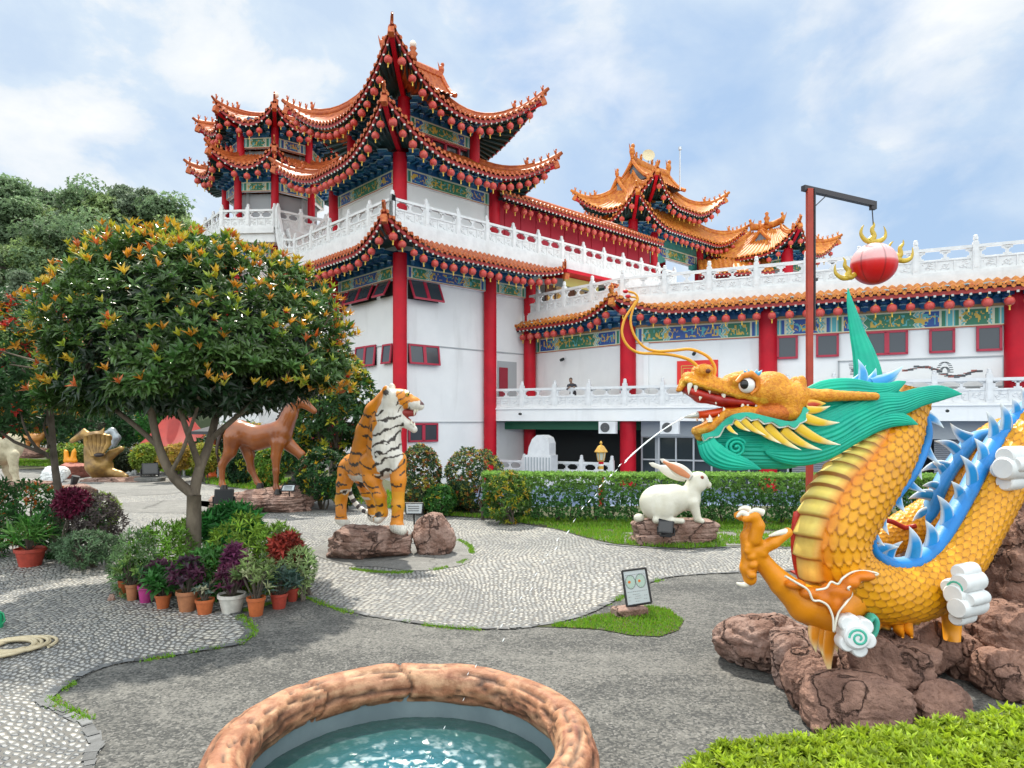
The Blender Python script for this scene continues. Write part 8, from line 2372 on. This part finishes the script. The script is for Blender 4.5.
# ------------------------------------------------------------------ fountain
def fountain():
    c = V(-.155 * 3.03, 2.99, 0); Rr = .75; rt = .098; zc = .262
    fo = thing('fountain_basin', 'round stone fountain basin with log like orange brown rim and bubbling water', 'fountain', (c.x, c.y, 0))
    nu, nv = 420, 40
    U, W = np.meshgrid(np.arange(nu) * 2 * math.pi / nu, np.arange(nv) * 2 * math.pi / nv, indexing='ij')
    X, Y = np.cos(U), np.sin(U); cw, sw = np.cos(W), np.sin(W)
    n1 = fbm(X * 3 + 9, Y * 3 + 9, cw * 1.2 + 3, 4) - .47
    # long bark furrows running round the ring
    fur = fbm(X * .9 + cw * 3.8 + 9, Y * .9 + sw * 3.8 + 9, U * .9 + .5 * fbm(X * 5 + 9, Y * 5 + 9, cw + 2, 3), 4)
    rid = 1 - np.abs(2 * fur / .94 - 1); crack = np.clip(rid - .93, 0, .05) / .05
    r = rt * (1 + .30 * n1 - .14 * crack + .05 * (fbm(X * 16, Y * 16, W * 4, 3) - .45))
    for a0, wd in ((1.72, .012), (.95, .006), (2.4, .005), (3.1, .008), (.25, .010)): 
        d = np.abs((U - a0 + .05 * np.sin(W * 2 + a0) + math.pi) % (2 * math.pi) - math.pi); r -= rt * .22 * np.exp(-(d / wd) ** 2)
        crack = np.maximum(crack, .9 * np.exp(-(d / wd) ** 2))
    P = np.stack([c.x + (Rr + r * cw) * X, c.y + (Rr + r * cw) * Y, zc + r * 1.05 * sw], -1)
    base = np.array([.46, .22, .115]); dk = np.array([.28, .105, .065]); lt = np.array([.56, .35, .20])
    t = np.clip(fbm(X * 2 + cw * 2 + 1, Y * 2 + sw * 2 + 5, U * .8, 4) * 2.6 - .55, 0, 1)[..., None]; col = dk * (1 - t) + base * t
    t2 = np.clip(fbm(X * 2.5 + cw * 5 + 7, Y * 2.5 + sw * 5 + 8, U * 2, 4) * 3 - 1.3, 0, 1)[..., None]; col = col * (1 - t2) + lt * t2
    col = col * (1 - .80 * crack[..., None]) + np.array([.04, .02, .012]) * .80 * crack[..., None]
    mb = MB(); mb.grid(P, cu=True, cv=True, col=col); mb.build('log_rim', mat('fountain_rim', attr='Col', rough=.6, col2=(.62, .52, .46), vscale=11, detail=9, vlo=.42, vhi=.58, bump=.5, bscale=48, bdist=.015, stretch=(1, 1, 1)), fo, smooth=True)
    mb = MB(); mb.lathe([(Rr + .02, .0), (Rr + .02, .25)], (c.x, c.y, 0), 64); mb.lathe([(Rr - .06, -.02), (Rr - .06, .25)], (c.x, c.y, 0), 64)
    mb.lathe([(.0, .0), (.35, .0), (Rr - .06, .005)], (c.x, c.y, 0), 64)
    mb.build('basin', mat('basin_grey', (.20, .26, .28), .45, col2=(.15, .20, .22), vscale=4), fo, smooth=True, angle=.5)
    # water surface: ripples, broken by the jet
    n = 150; rr_ = np.linspace(0, Rr - .062, n); A = np.arange(260) * 2 * math.pi / 260; RR, AA = np.meshgrid(rr_, A, indexing='ij')
    x = RR * np.cos(AA); y = RR * np.sin(AA); jx, jy = .03, -.10; d = np.sqrt((x - jx) ** 2 + (y - jy) ** 2)
    z = .012 * np.exp(-d * 3.0) * (fbm(x * 18 + 5, y * 18 + 5, 0 * x + 1, 4) - .45) * 5 + .006 * np.sin(d * 62) * np.exp(-d * 2.6) + .007 * (fbm(x * 26 + 50, y * 26 + 50, 0 * x + 4, 3) - .45)
    foam = np.clip((fbm(x * 30 + 5, y * 30 + 9, 0 * x + 2, 4) - .52 + .32 * np.exp(-(d / .13) ** 2)) * 6, 0, 1) * np.clip(np.exp(-(d / .36) ** 2) * 1.3, 0, 1)
    deep = np.clip(1 - RR / .60, 0, 1)[..., None]
    col = np.array([.028, .075, .068]) * (1 - deep) + np.array([.006, .14, .20]) * deep
    col = col * (1 - foam[..., None]) + np.array([.75, .86, .88]) * foam[..., None]
    wz = .10
    mb = MB(); mb.grid(np.stack([c.x + x, c.y + y, wz + z], -1), cv=True, col=col, flip=False)
    mb.build('water', mat('fountain_water', attr='Col', rough=.06, spec=.7, bump=.35, bscale=28, bdist=.01), fo, smooth=True)
    # droplets thrown up by the jet
    rs = np.random.RandomState(3); mb = MB()
    for i in range(150):
        q = rs.normal(0, .10, 2); h = abs(rs.normal(0, .06)) + .01
        if math.hypot(*q) > .45: continue
        r_ = rs.uniform(.0018, .0045); mb.ell((c.x + jx + q[0], c.y + jy + q[1], wz + h), (r_, r_, r_ * 1.2), 6, 5)
    o = mb.build('splash_droplets', mat('water_white', (.85, .90, .92), .15, spec=.8), fo, smooth=True); o['kind'] = 'stuff'
    tgt = V(c.x + jx, c.y + jy, wz)
    # jet from the dragon mouth
    p0 = at(684, 417.5, 4.2); T = .46; g = 9.8
    v = V((tgt.x - p0.x) / T, (tgt.y - p0.y) / T, (tgt.z - p0.z + .5 * g * T * T) / T)
    pos = lambda t: p0 + v * t - V(0, 0, .5 * g * t * t)
    mb = MB(); T1 = .13
    mb.tube([pos(T1 * i / 14) for i in range(15)], [.0042 + .0010 * math.sin(i * 2.2) for i in range(15)], 8)
    t_ = T1
    while t_ < T:
        f = t_ / T; L = .010 * (1 - f) + .004; q = pos(t_); r_ = rs.uniform(.002, .0045) * (1 - .45 * f); spread = .035 * f * f
        q = q + V(*rs.normal(0, spread, 3)); d_ = (pos(t_ + .01) - pos(t_)).normalized()
        mb.tube([q - d_ * L * 1.6, q, q + d_ * L * 1.6], [r_ * .3, r_, r_ * .3], 6)
        t_ += .005 + .022 * f * rs.rand()
    o = mb.build('water_jet', MATS['water_white'], smooth=True, loc=tuple(p0)); tag(o, 'thin white water jet breaking into drops between dragon mouth and fountain', 'water jet', kind='stuff')
fountain()

def coil():
    cx, cy = gnd(12, 650).x, gnd(12, 650).y; rs = np.random.RandomState(5); pts = []
    n = 240
    for i in range(n):
        f = i / n; a = f * 6.4 * 2 * math.pi; r = .25 - .10 * math.sin(f * 11) ** 2 - .03 * f; off = .06 * math.sin(f * 17)
        pts.append((cx + r * math.cos(a) * 1.0 + off, cy + r * 1.0 * math.sin(a) + .03 * math.cos(f * 13), .016 + .010 * (i % 37) / 37 + .018 * f))
    pts += [(cx - .25, cy - .15, .014), (cx - .6, cy - .05, .014), (cx - 1.2, cy + .2, .014)]
    s = spline(pts, 700); mb = MB(); mb.tube([V(*p) for p in s], .0125, 10)
    o = mb.build('garden_hose', mat('hose_cream', (.58, .50, .33), .5, col2=(.48, .40, .26), vscale=10), smooth=True, loc=(cx, cy, 0)); tag(o, 'cream garden hose coiled on the pebble paving at the left edge', 'garden hose')
    b = gnd(-4, 628); t = thing('watering_can', 'green plastic watering can just cut off by the left edge', 'watering can', tuple(b))
    g = mat('green_plastic', (.01, .28, .12), .4)
    mb = MB(); mb.lathe([(0, .0), (.05, 0), (.052, .10), (.045, .12), (.03, .125), (0, .12)], tuple(b), 20); mb.build('body', g, t, smooth=True, angle=.6)
    mb = MB(); mb.tube([b + V(-.045, 0, .03), b + V(-.09, 0, .09), b + V(-.12, 0, .12)], [.014, .010, .009], 10); mb.build('spout', g, t, smooth=True)
    mb = MB(); mb.tube([b + V(.045, 0, .03), b + V(.075, 0, .06), b + V(.06, 0, .12), b + V(.0, 0, .15), b + V(-.02, 0, .12)], .006, 8); mb.build('handle', g, t, smooth=True)
coil()

# ------------------------------------------------------------------ pearl on its gallows
def pearl():
    D = 7.5; s = D / F
    t = thing('pearl_pole', 'tall red steel pole with black horizontal arm standing behind the dragon', 'pole', tuple(gnd(809, 421 + CH * F / D)))
    x = at(809.5, 0, D).x
    rust = mat('red_steel', (.42, .045, .02), .5, col2=(.30, .03, .015), vscale=4, grime=.2); bl = mat('black_steel', (.03, .025, .03), .45)
    zt = CH + (HY - 189) / F * D
    mb = MB(); mb.box((x, D, zt / 2), (.06, .06, zt)); mb.box((x, D, .01), (.3, .3, .02)); mb.build('pole', rust, t)
    mb = MB(); mb.box((x + .05, D, zt * .5 + 1.35), (.014, .06, zt - 2.7)); mb.build('conduit', bl, t)
    a, b = at(803, 188, D), at(873, 204, D + .35)
    mb = MB(); d = (b - a); mb.obox((a + b) / 2, d / 2, d.cross(V(0, 0, 1)).normalized() * .03, V(0, 0, .028)); mb.obox(b + V(0, 0, -.02), V(.03, 0, 0), V(0, .03, 0), V(0, 0, .045)); mb.build('arm', bl, t)
    mb = MB(); mb.tube([at(811, 210, D), at(828, 194, D + .1)], .006, 6); mb.build('stay', bl, t)
    mb = MB(); mb.box((x + .06, D, zt - 1.0), (.05, .04, .03)); mb.build('hook', bl, t)
    D2_ = D + .35; s = D2_ / F
    P = thing('red_pearl_lantern', 'big red ball lantern with gold flames hanging from the black arm', 'lantern ball', tuple(at(874, 264, D2_)))
    c = at(874, 264, D2_); r = 21.3 * s
    mb = MB(); th = np.linspace(0, math.pi, 40); ph = np.arange(96) * 2 * math.pi / 96; TH, PH = np.meshgrid(th, ph, indexing='ij')
    rr_ = r * (1 + .012 * np.abs(np.cos(PH * 9)) * np.sin(TH)); X = c.x + rr_ * np.sin(TH) * np.cos(PH); Y = c.y + rr_ * np.sin(TH) * np.sin(PH); Z = c.z + r * .97 * np.cos(TH)
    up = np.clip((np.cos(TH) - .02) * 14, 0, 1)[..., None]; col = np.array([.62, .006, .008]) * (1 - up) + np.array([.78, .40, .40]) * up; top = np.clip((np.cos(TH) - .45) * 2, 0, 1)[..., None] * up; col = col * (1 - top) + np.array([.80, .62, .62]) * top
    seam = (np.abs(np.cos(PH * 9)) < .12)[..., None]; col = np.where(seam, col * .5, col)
    mb.grid(np.stack([X, Y, Z], -1), cv=True, col=col); mb.build('ball', mat('pearl_skin', attr='Col', rough=.35), P, smooth=True)
    gold = mat('flame_gold', (.62, .44, .04), .35, col2=(.48, .32, .03), vscale=14)
    def flame(b, l, w, ang):
        ca, sa = math.cos(ang), math.sin(ang)
        f = lambda x, z: c + V((b[0] + x * ca - z * sa) * s, 0, (b[1] + x * sa + z * ca) * s)
        mb = MB()
        for pts, r0 in (([(-2, 0), (-8, 2), (-12, 8), (-11, 14), (-9, 17)], 2.6), ([(-3, 1), (1, 6), (-1, 12), (1, 17), (0, 21)], 3.2), ([(0, 0), (7, 1), (12, 5), (12.5, 11), (10.5, 16)], 2.6)):
            q = spline(pts, 16); mb.tube([f(*v) for v in q], [r0 * s * (1 - (i / 15) ** 1.5) + .002 for i in range(16)], 8, flat=(1, .7))
        mb.ell(f(0, 0), (5 * s, 3 * s, 3 * s), 10, 8)
        mb.build('flame', gold, P, smooth=True)
    flame((-1, 22), 1, 1, 0); flame((-24, -13), 1, 1, .35); flame((24, 4), 1, 1, -.25)
    mb = MB(); mb.tube([at(872, 207, D2_), at(873.5, 228, D2_)], .007, 6); mb.build('chain', bl, P)
pearl()

# ------------------------------------------------------------------ lamp, signs, spotlights
def garden_lamp():
    D = 13.6; s = D / F; x = at(601, 0, D)
    t = thing('garden_lamp', 'gold roofed garden lantern on a red and white post behind the hedge', 'lamp', (x.x, D, -1.5))
    z = lambda y: CH + (HY - y) / F * D
    mb = MB()
    for k, (y0, y1, m) in enumerate([(461, 464, 2), (464, 466, 0), (466, 469, 1), (469, 471, 0), (471, 480, 2), (480, 483, 1), (483, 560, 2)]):
        zz0, zz1 = max(z(y1), -1.5), z(y0); 
        if zz1 <= -1.5: continue
        mb.lathe([(0, zz0), (2.6 * s, zz0), (2.6 * s, zz1), (0, zz1)], (x.x, D, 0), 12, m)
    mb.build('post', [M_STONE, M_GOLD, M_RED], t)
    mb = MB(); mb.lathe([(0, z(441)), (.6 * s, z(441)), (1.5 * s, z(443)), (.8 * s, z(445)), (3 * s, z(446)), (6.6 * s, z(451.5)), (6.6 * s, z(452.3)), (0, z(452))], (x.x, D, 0), 6); mb.build('roof', M_GOLD, t)
    mb = MB(); mb.lathe([(4.6 * s, z(452)), (3.2 * s, z(460))], (x.x, D, 0), 6); mb.lathe([(0, z(453)), (2.5 * s, z(454)), (2 * s, z(459)), (0, z(460))], (x.x, D, 0), 8); mb.build('glass', mat('frosted_glass', (.55, .58, .55), .2), t)
    mb = MB()
    for k in range(6):
        a = k * math.pi / 3; mb.tube([V(x.x + 4.7 * s * math.cos(a), D + 4.7 * s * math.sin(a), z(452)), V(x.x + 3.3 * s * math.cos(a), D + 3.3 * s * math.sin(a), z(460))], .008, 5)
    mb.lathe([(0, z(460)), (3.8 * s, z(460)), (3.0 * s, z(461.5)), (0, z(461.5))], (x.x, D, 0), 6); mb.build('frame', M_GOLD, t)
garden_lamp()

def brick(label, px, py, w, dp, h, D=None, rz=0.0, m=None):
    b = gnd(px, py); mb = MB(); 
    ca, sa = math.cos(rz), math.sin(rz); b = b + V(0, dp / 2, 0)
    o = rock(label, (b.x, b.y, h / 2), (w, dp, h), int(px) % 97, facets=0, p=9, amp=.035, m=m or M_ROCKP, rz=rz, name='stone_block', cat='stone', nu=60, nv=30)
    return b, h
def signboard():
    b, h = brick('small pink stone block under the information sign', 631, 618, .30, .17, .075, rz=.35)
    t = thing('information_sign', 'tilted black framed white sign with two clock faces on a pink stone block', 'sign', (b.x, b.y, h))
    blk = mat('black_frame', (.015, .015, .018), .4); a = at(0, 0, b.y)
    D = b.y; s = D / F
    tl, tr, bl_, br = at(622, 571, D + .06), at(645.5, 568, D + .09), at(627, 607, D - .01), at(651.5, 602.5, D + .02)
    bl_.z = max(bl_.z, h + .004); 
    U = lambda u, v: tl.lerp(tr, u).lerp(bl_.lerp(br, u), v)
    n = (tr - tl).cross(bl_ - tl).normalized(); n = -n if n.y > 0 else n
    mb = MB(); mb.poly([tuple(U(u, v)) for u, v in ((0, 0), (0, 1), (1, 1), (1, 0))]); mb.build('board', mat('sign_white', (.52, .58, .60), .3), t)
    mb = MB(); 
    for p, q in (((0, 0), (1, 0)), ((1, 0), (1, 1)), ((1, 1), (0, 1)), ((0, 1), (0, 0))):
        A, B = U(*p), U(*q); mb.tube([A, B], .010, 6)
    mb.obox(U(.5, .5) - n * .012, (U(1, .5) - U(0, .5)) / 2, (U(.5, 1) - U(.5, 0)) / 2, n * .006); mb.build('frame', blk, t)
    mb = MB(); mb.tube([U(.5, .2) - n * .01, V(U(.5, 1).x, b.y + .075, h)], .006, 6); mb.build('stand', blk, t)
    ink = mat('sign_ink', (.06, .06, .07), .5); mb = MB(); fc = MB(); dt = MB()
    for cu in (.28, .70):
        c = U(cu, .34) + n * .003; e1 = (U(1, .5) - U(0, .5)) * .20; e2 = (U(.5, 1) - U(.5, 0)) * .195
        mb.tube([c + e1 * math.cos(k * math.pi / 12) + e2 * math.sin(k * math.pi / 12) for k in range(25)], .0016, 5)
        fc.poly([tuple(c - n * .001 + e1 * math.cos(k * math.pi / 12) + e2 * math.sin(k * math.pi / 12)) for k in range(24)], m=0)
        dt.poly([tuple(c + n * .001 - e1 * .25 + e1 * .28 * math.cos(k * math.pi / 6) + e2 * .2 * math.sin(k * math.pi / 6)) for k in range(12)])
        for k in range(12): dt.tube([c + e1 * .75 * math.cos(k * .5236) + e2 * .75 * math.sin(k * .5236), c + e1 * .88 * math.cos(k * .5236) + e2 * .88 * math.sin(k * .5236)], .0008, 4, m=1)
    for v0, us in ((.14, (.1, .9)), (.62, (.1, .9)), (.70, (.3, .6)), (.76, (.12, .22)), (.76, (.4, .62)), (.76, (.75, .9)), (.82, (.36, .62)), (.86, (.12, .2)), (.86, (.72, .88)), (.9, (.38, .55))):
        u = us[0]
        while u < us[1]:
            u2 = min(us[1], u + .05); mb.tube([U(u, v0) + n * .002, U(u2, v0) + n * .002], .0012, 4); u = u2 + .025
    mb.build('lettering', ink, t); fc.build('clock_face', mat('pale_green_face', (.42, .55, .48), .4), t); dt.build('markings', [mat('sign_orange', (.72, .18, .02), .5), ink], t)
signboard()
def spot(px, py, D, w, lab, rz=0.0, stone=None, face=1):
    p = at(px, py, D); s = w
    t = thing('floodlight', lab, 'floodlight', tuple(p)); bk = mat('black_lamp', (.012, .012, .014), .4)
    ca, sa = math.cos(rz), math.sin(rz); ax, ay = V(ca, sa, 0), V(-sa, ca, 0)
    up = (V(0, 0, 1) * .94 + ay * .33).normalized(); nn = ax.cross(up).normalized()
    mb = MB(); mb.obox(p, ax * s * .5, nn * s * .10, up * s * .40)
    for k in range(7): mb.obox(p - nn * s * .16 + ax * s * (-.36 + .12 * k), ax * s * .012, nn * s * .08, up * s * .34)
    mb.build('housing', bk, t)
    mb = MB()
    for sg in (-1, 1): mb.tube([p + ax * s * .55 * sg, p + ax * s * .55 * sg - V(0, 0, s * .5), p - V(0, 0, s * .52)], .02 * s / .3, 6)
    mb.build('bracket', bk, t)
    mb = MB(); mb.obox(p + nn * s * .105, ax * s * .42, nn * s * .004, up * s * .32); mb.build('lens', mat('lamp_glass', (.03, .032, .035), .2), t)
spot(224, 496.5, 10.6, .28, 'black floodlight on a pink stone beside the tree trunk', .2)
brick('pink stone block under the black floodlight by the tree', 226, 510, .50, .25, .10)
spot(150, 469, 18.0, .38, 'black floodlight on a grey block right of the bronze statue', .6)
brick('grey stone block under the far floodlight', 146, 482, .75, .4, .12, m=M_SLAB)
spot(666, 527, 9.0, .20, 'black floodlight with white label in front of the rabbit', -.5)
brick('flat pink stone block in front of the rabbit plinth', 655, 546, .46, .26, .13)
def board(lab, quad, D, m, frame=True, name='small_sign'):
    P = [at(x, y, D + dy) for x, y, dy in quad]; c = sum(P, V(0, 0, 0)) / 4
    t = thing(name, lab, 'sign', tuple(c)); n = (P[1] - P[0]).cross(P[3] - P[0]).normalized(); n = -n if n.y > 0 else n
    mb = MB(); mb.poly([tuple(p) for p in P]); mb.poly([tuple(p - n * .02) for p in P][::-1]); mb.build('board', m, t)
    mb = MB()
    for a, b in zip(P, P[1:] + P[:1]): mb.tube([a, b], .010 * D / 10, 5)
    mb.build('frame', MATS['black_frame'] if frame else m, t)
    mb = MB(); q = P[0].lerp(P[2], .5); mb.tube([q - n * .03, V(q.x, q.y + .12, 0)], .012, 5); mb.build('stand', MATS['black_frame'], t)
    mb = MB()
    for k in range(3): a, b = P[0].lerp(P[3], .3 + .2 * k), P[1].lerp(P[2], .3 + .2 * k); mb.tube([a.lerp(b, .15) + n * .004, a.lerp(b, .8) + n * .004], .004 * D / 10, 4)
    mb.build('lettering', MATS['sign_ink'], t)
board('small pale sign at the far side of the horse plinth', [(283, 485, .05), (295.5, 484.5, .05), (294, 491, 0), (281, 491, 0)], 12.6, MATS['sign_white'])
board('small white sign standing behind the round rock near the tiger', [(405, 503, .05), (423, 503, .05), (422, 514, 0), (406, 514, 0)], 9.6, MATS['sign_white'])
board('narrow black sign with white note beside the rabbit floodlight', [(659, 519, .05), (671, 522, .05), (671, 537, 0), (660, 536, 0)], 9.15, MATS['black_frame'])
def lizardish():
    b = gnd(76, 488); t = thing('garden_spotlight', 'slim black spike light standing on the flat rock in the paving', 'garden light', tuple(b)); mb = MB(); q = at(74, 478, b.y)
    mb.tube([at(73, 486, 15.6), at(76, 476, 15.6)], [.06, .09], 8); mb.build('head', MATS['black_lamp'], t); mb = MB(); mb.tube([at(73, 488, 15.6), at(74, 484, 15.6)], .02, 6); mb.build('spike', MATS['black_lamp'], t)
lizardish()
# red tent beyond the lawn
def tent():
    D = 21.0; t = thing('red_tent', 'dark red peaked garden tent behind the bushes left of the tree trunk', 'tent', tuple(at(180, 458, D)))
    mb = MB(); rows = []
    c = at(178, 400, D + 1.0)
    for i in range(10):
        f = i / 9; r = .15 + 1.15 * f ** 1.8; z = at(0, 392 + 58 * f, D).z; rows.append([(c.x + r * math.cos(a) * 1.0, c.y + r * math.sin(a), z) for a in np.arange(16) * math.pi / 8])
    mb.grid(rows, cv=True); mb.build('canopy', mat('tent_red', (.36, .03, .02), .6, col2=(.26, .02, .015), vscale=2), t, smooth=True)
    for a in range(4): 
        mb = MB(); x, y = c.x + 1.2 * math.cos(a * 1.57 + .6), c.y + 1.2 * math.sin(a * 1.57 + .6); mb.tube([V(x, y, 0), V(x, y, at(0, 448, D).z)], .04, 8)
        mb.build('leg', M_ALU, t)
    t = thing('orange_post', 'orange red round post standing left of the horse', 'post', tuple(gnd(212, 480))); b = gnd(212, 478); mb = MB()
    mb.lathe([(0, 0), (.11, 0), (.10, at(0, 436, b.y).z), (0, at(0, 435, b.y).z)], (b.x, b.y, 0), 14); mb.build('shaft', mat('orange_red_paint', (.62, .10, .02), .45), t, smooth=True, angle=.6)
    mb = MB(); mb.lathe([(0, 0), (.17, 0), (.17, .08), (.12, .12), (0, .12)], (b.x, b.y, 0), 14); mb.build('foot', MATS['orange_red_paint'], t)
    # dark parasol behind the horse
    D = 20; c = at(218, 432, D); t = thing('dark_parasol', 'dark flat parasol seen behind the horse rump under the tree', 'parasol', (c.x, D, 0))
    mb = MB(); mb.lathe([(0, at(0, 424, D).z), (.75, at(0, 431, D).z), (.78, at(0, 434, D).z), (0, at(0, 428, D).z)], (c.x, D, 0), 8); mb.build('canopy', mat('dark_cloth', (.03, .03, .035), .7), t)
    mb = MB(); mb.tube([V(c.x, D, 0), V(c.x, D, at(0, 426, D).z)], .03, 8); mb.build('pole', M_ALU, t)
tent()

def person():
    D = 34.3; x = at(572.5, 0, D).x; z0 = 2.32
    t = thing('person', 'person in dark clothes leaning behind the white balcony railing', 'person', (x, D, z0))
    pr = []; p = lambda a, b, c: (x + a, D + b, z0 + c)
    pr += [('e', p(-.10, -.12, 1.42), (.085, .10, .115)), ('c', p(-.08, -.08, 1.32), .055, p(-.04, -.03, 1.24), .065), ('c', p(-.03, -.02, 1.16), .14, p(.02, .05, .90), .12), ('e', p(-.03, -.02, 1.18), (.20, .11, .11)), ('e', p(.03, .06, .84), (.16, .12, .12))]
    for sx in (-1, 1):
        pr += [('c', p(-.03 + .19 * sx, -.02, 1.18), .055, p(-.04 + .24 * sx, -.14, .98), .045), ('c', p(-.04 + .24 * sx, -.14, .98), .042, p(-.06 + .12 * sx, -.36, 1.08), .032), ('c', p(-.06 + .12 * sx, -.36, 1.08), .03, p(-.06 + .06 * sx, -.43, 1.08), .028),
               ('c', p(.03 + .09 * sx, .06, .80), .085, p(.03 + .10 * sx, .03, .44), .06), ('c', p(.03 + .10 * sx, .03, .44), .055, p(.03 + .10 * sx, .06, .08), .04), ('c', p(.03 + .10 * sx, .05, .04), .04, p(.03 + .11 * sx, -.10, .03), .032)]
    def col(P, N):
        z = P[:, 2] - z0; C = np.tile(np.array([.03, .03, .04]), (len(P), 1)); sk = (z > 1.27); C[sk] = (.30, .17, .11); arm = (P[:, 1] < D - .24) & (z < 1.2); C[arm] = (.30, .17, .11); C[z < .82] = (.06, .055, .06); C[z < .07] = (.02, .02, .02); return C
    mb = MB(); add_sculpt(mb, pr, .018, .03, colf=col); mb.build('body', mat('person_paint', attr='Col', rough=.7), t, smooth=True)
    mb = MB(); mb.ell(p(-.095, -.10, 1.47), (.093, .105, .10), 12, 8); mb.build('hair', MATS['dark_hair'], t, smooth=True)
person()
def outlet():
    p = at(0, 0, 1)
    for px, py, D, lab in ((521, 414, 35.0, 'small dark camera on the balcony front near its left end'), (947, 411, 26.6, 'small dark fitting on the balcony front above the dragon tail')):
        c = at(px, py, D); t = thing('security_camera', lab, 'camera', tuple(c)); n = V(-.434, -.901, 0)
        m = MB(); m.tube([c, c + n * .2], .06, 8); m.build('body', M_DARK, t); m = MB(); m.tube([c, c + V(0, 0, .1)], .03, 6); m.build('bracket', M_STONE, t)
outlet()
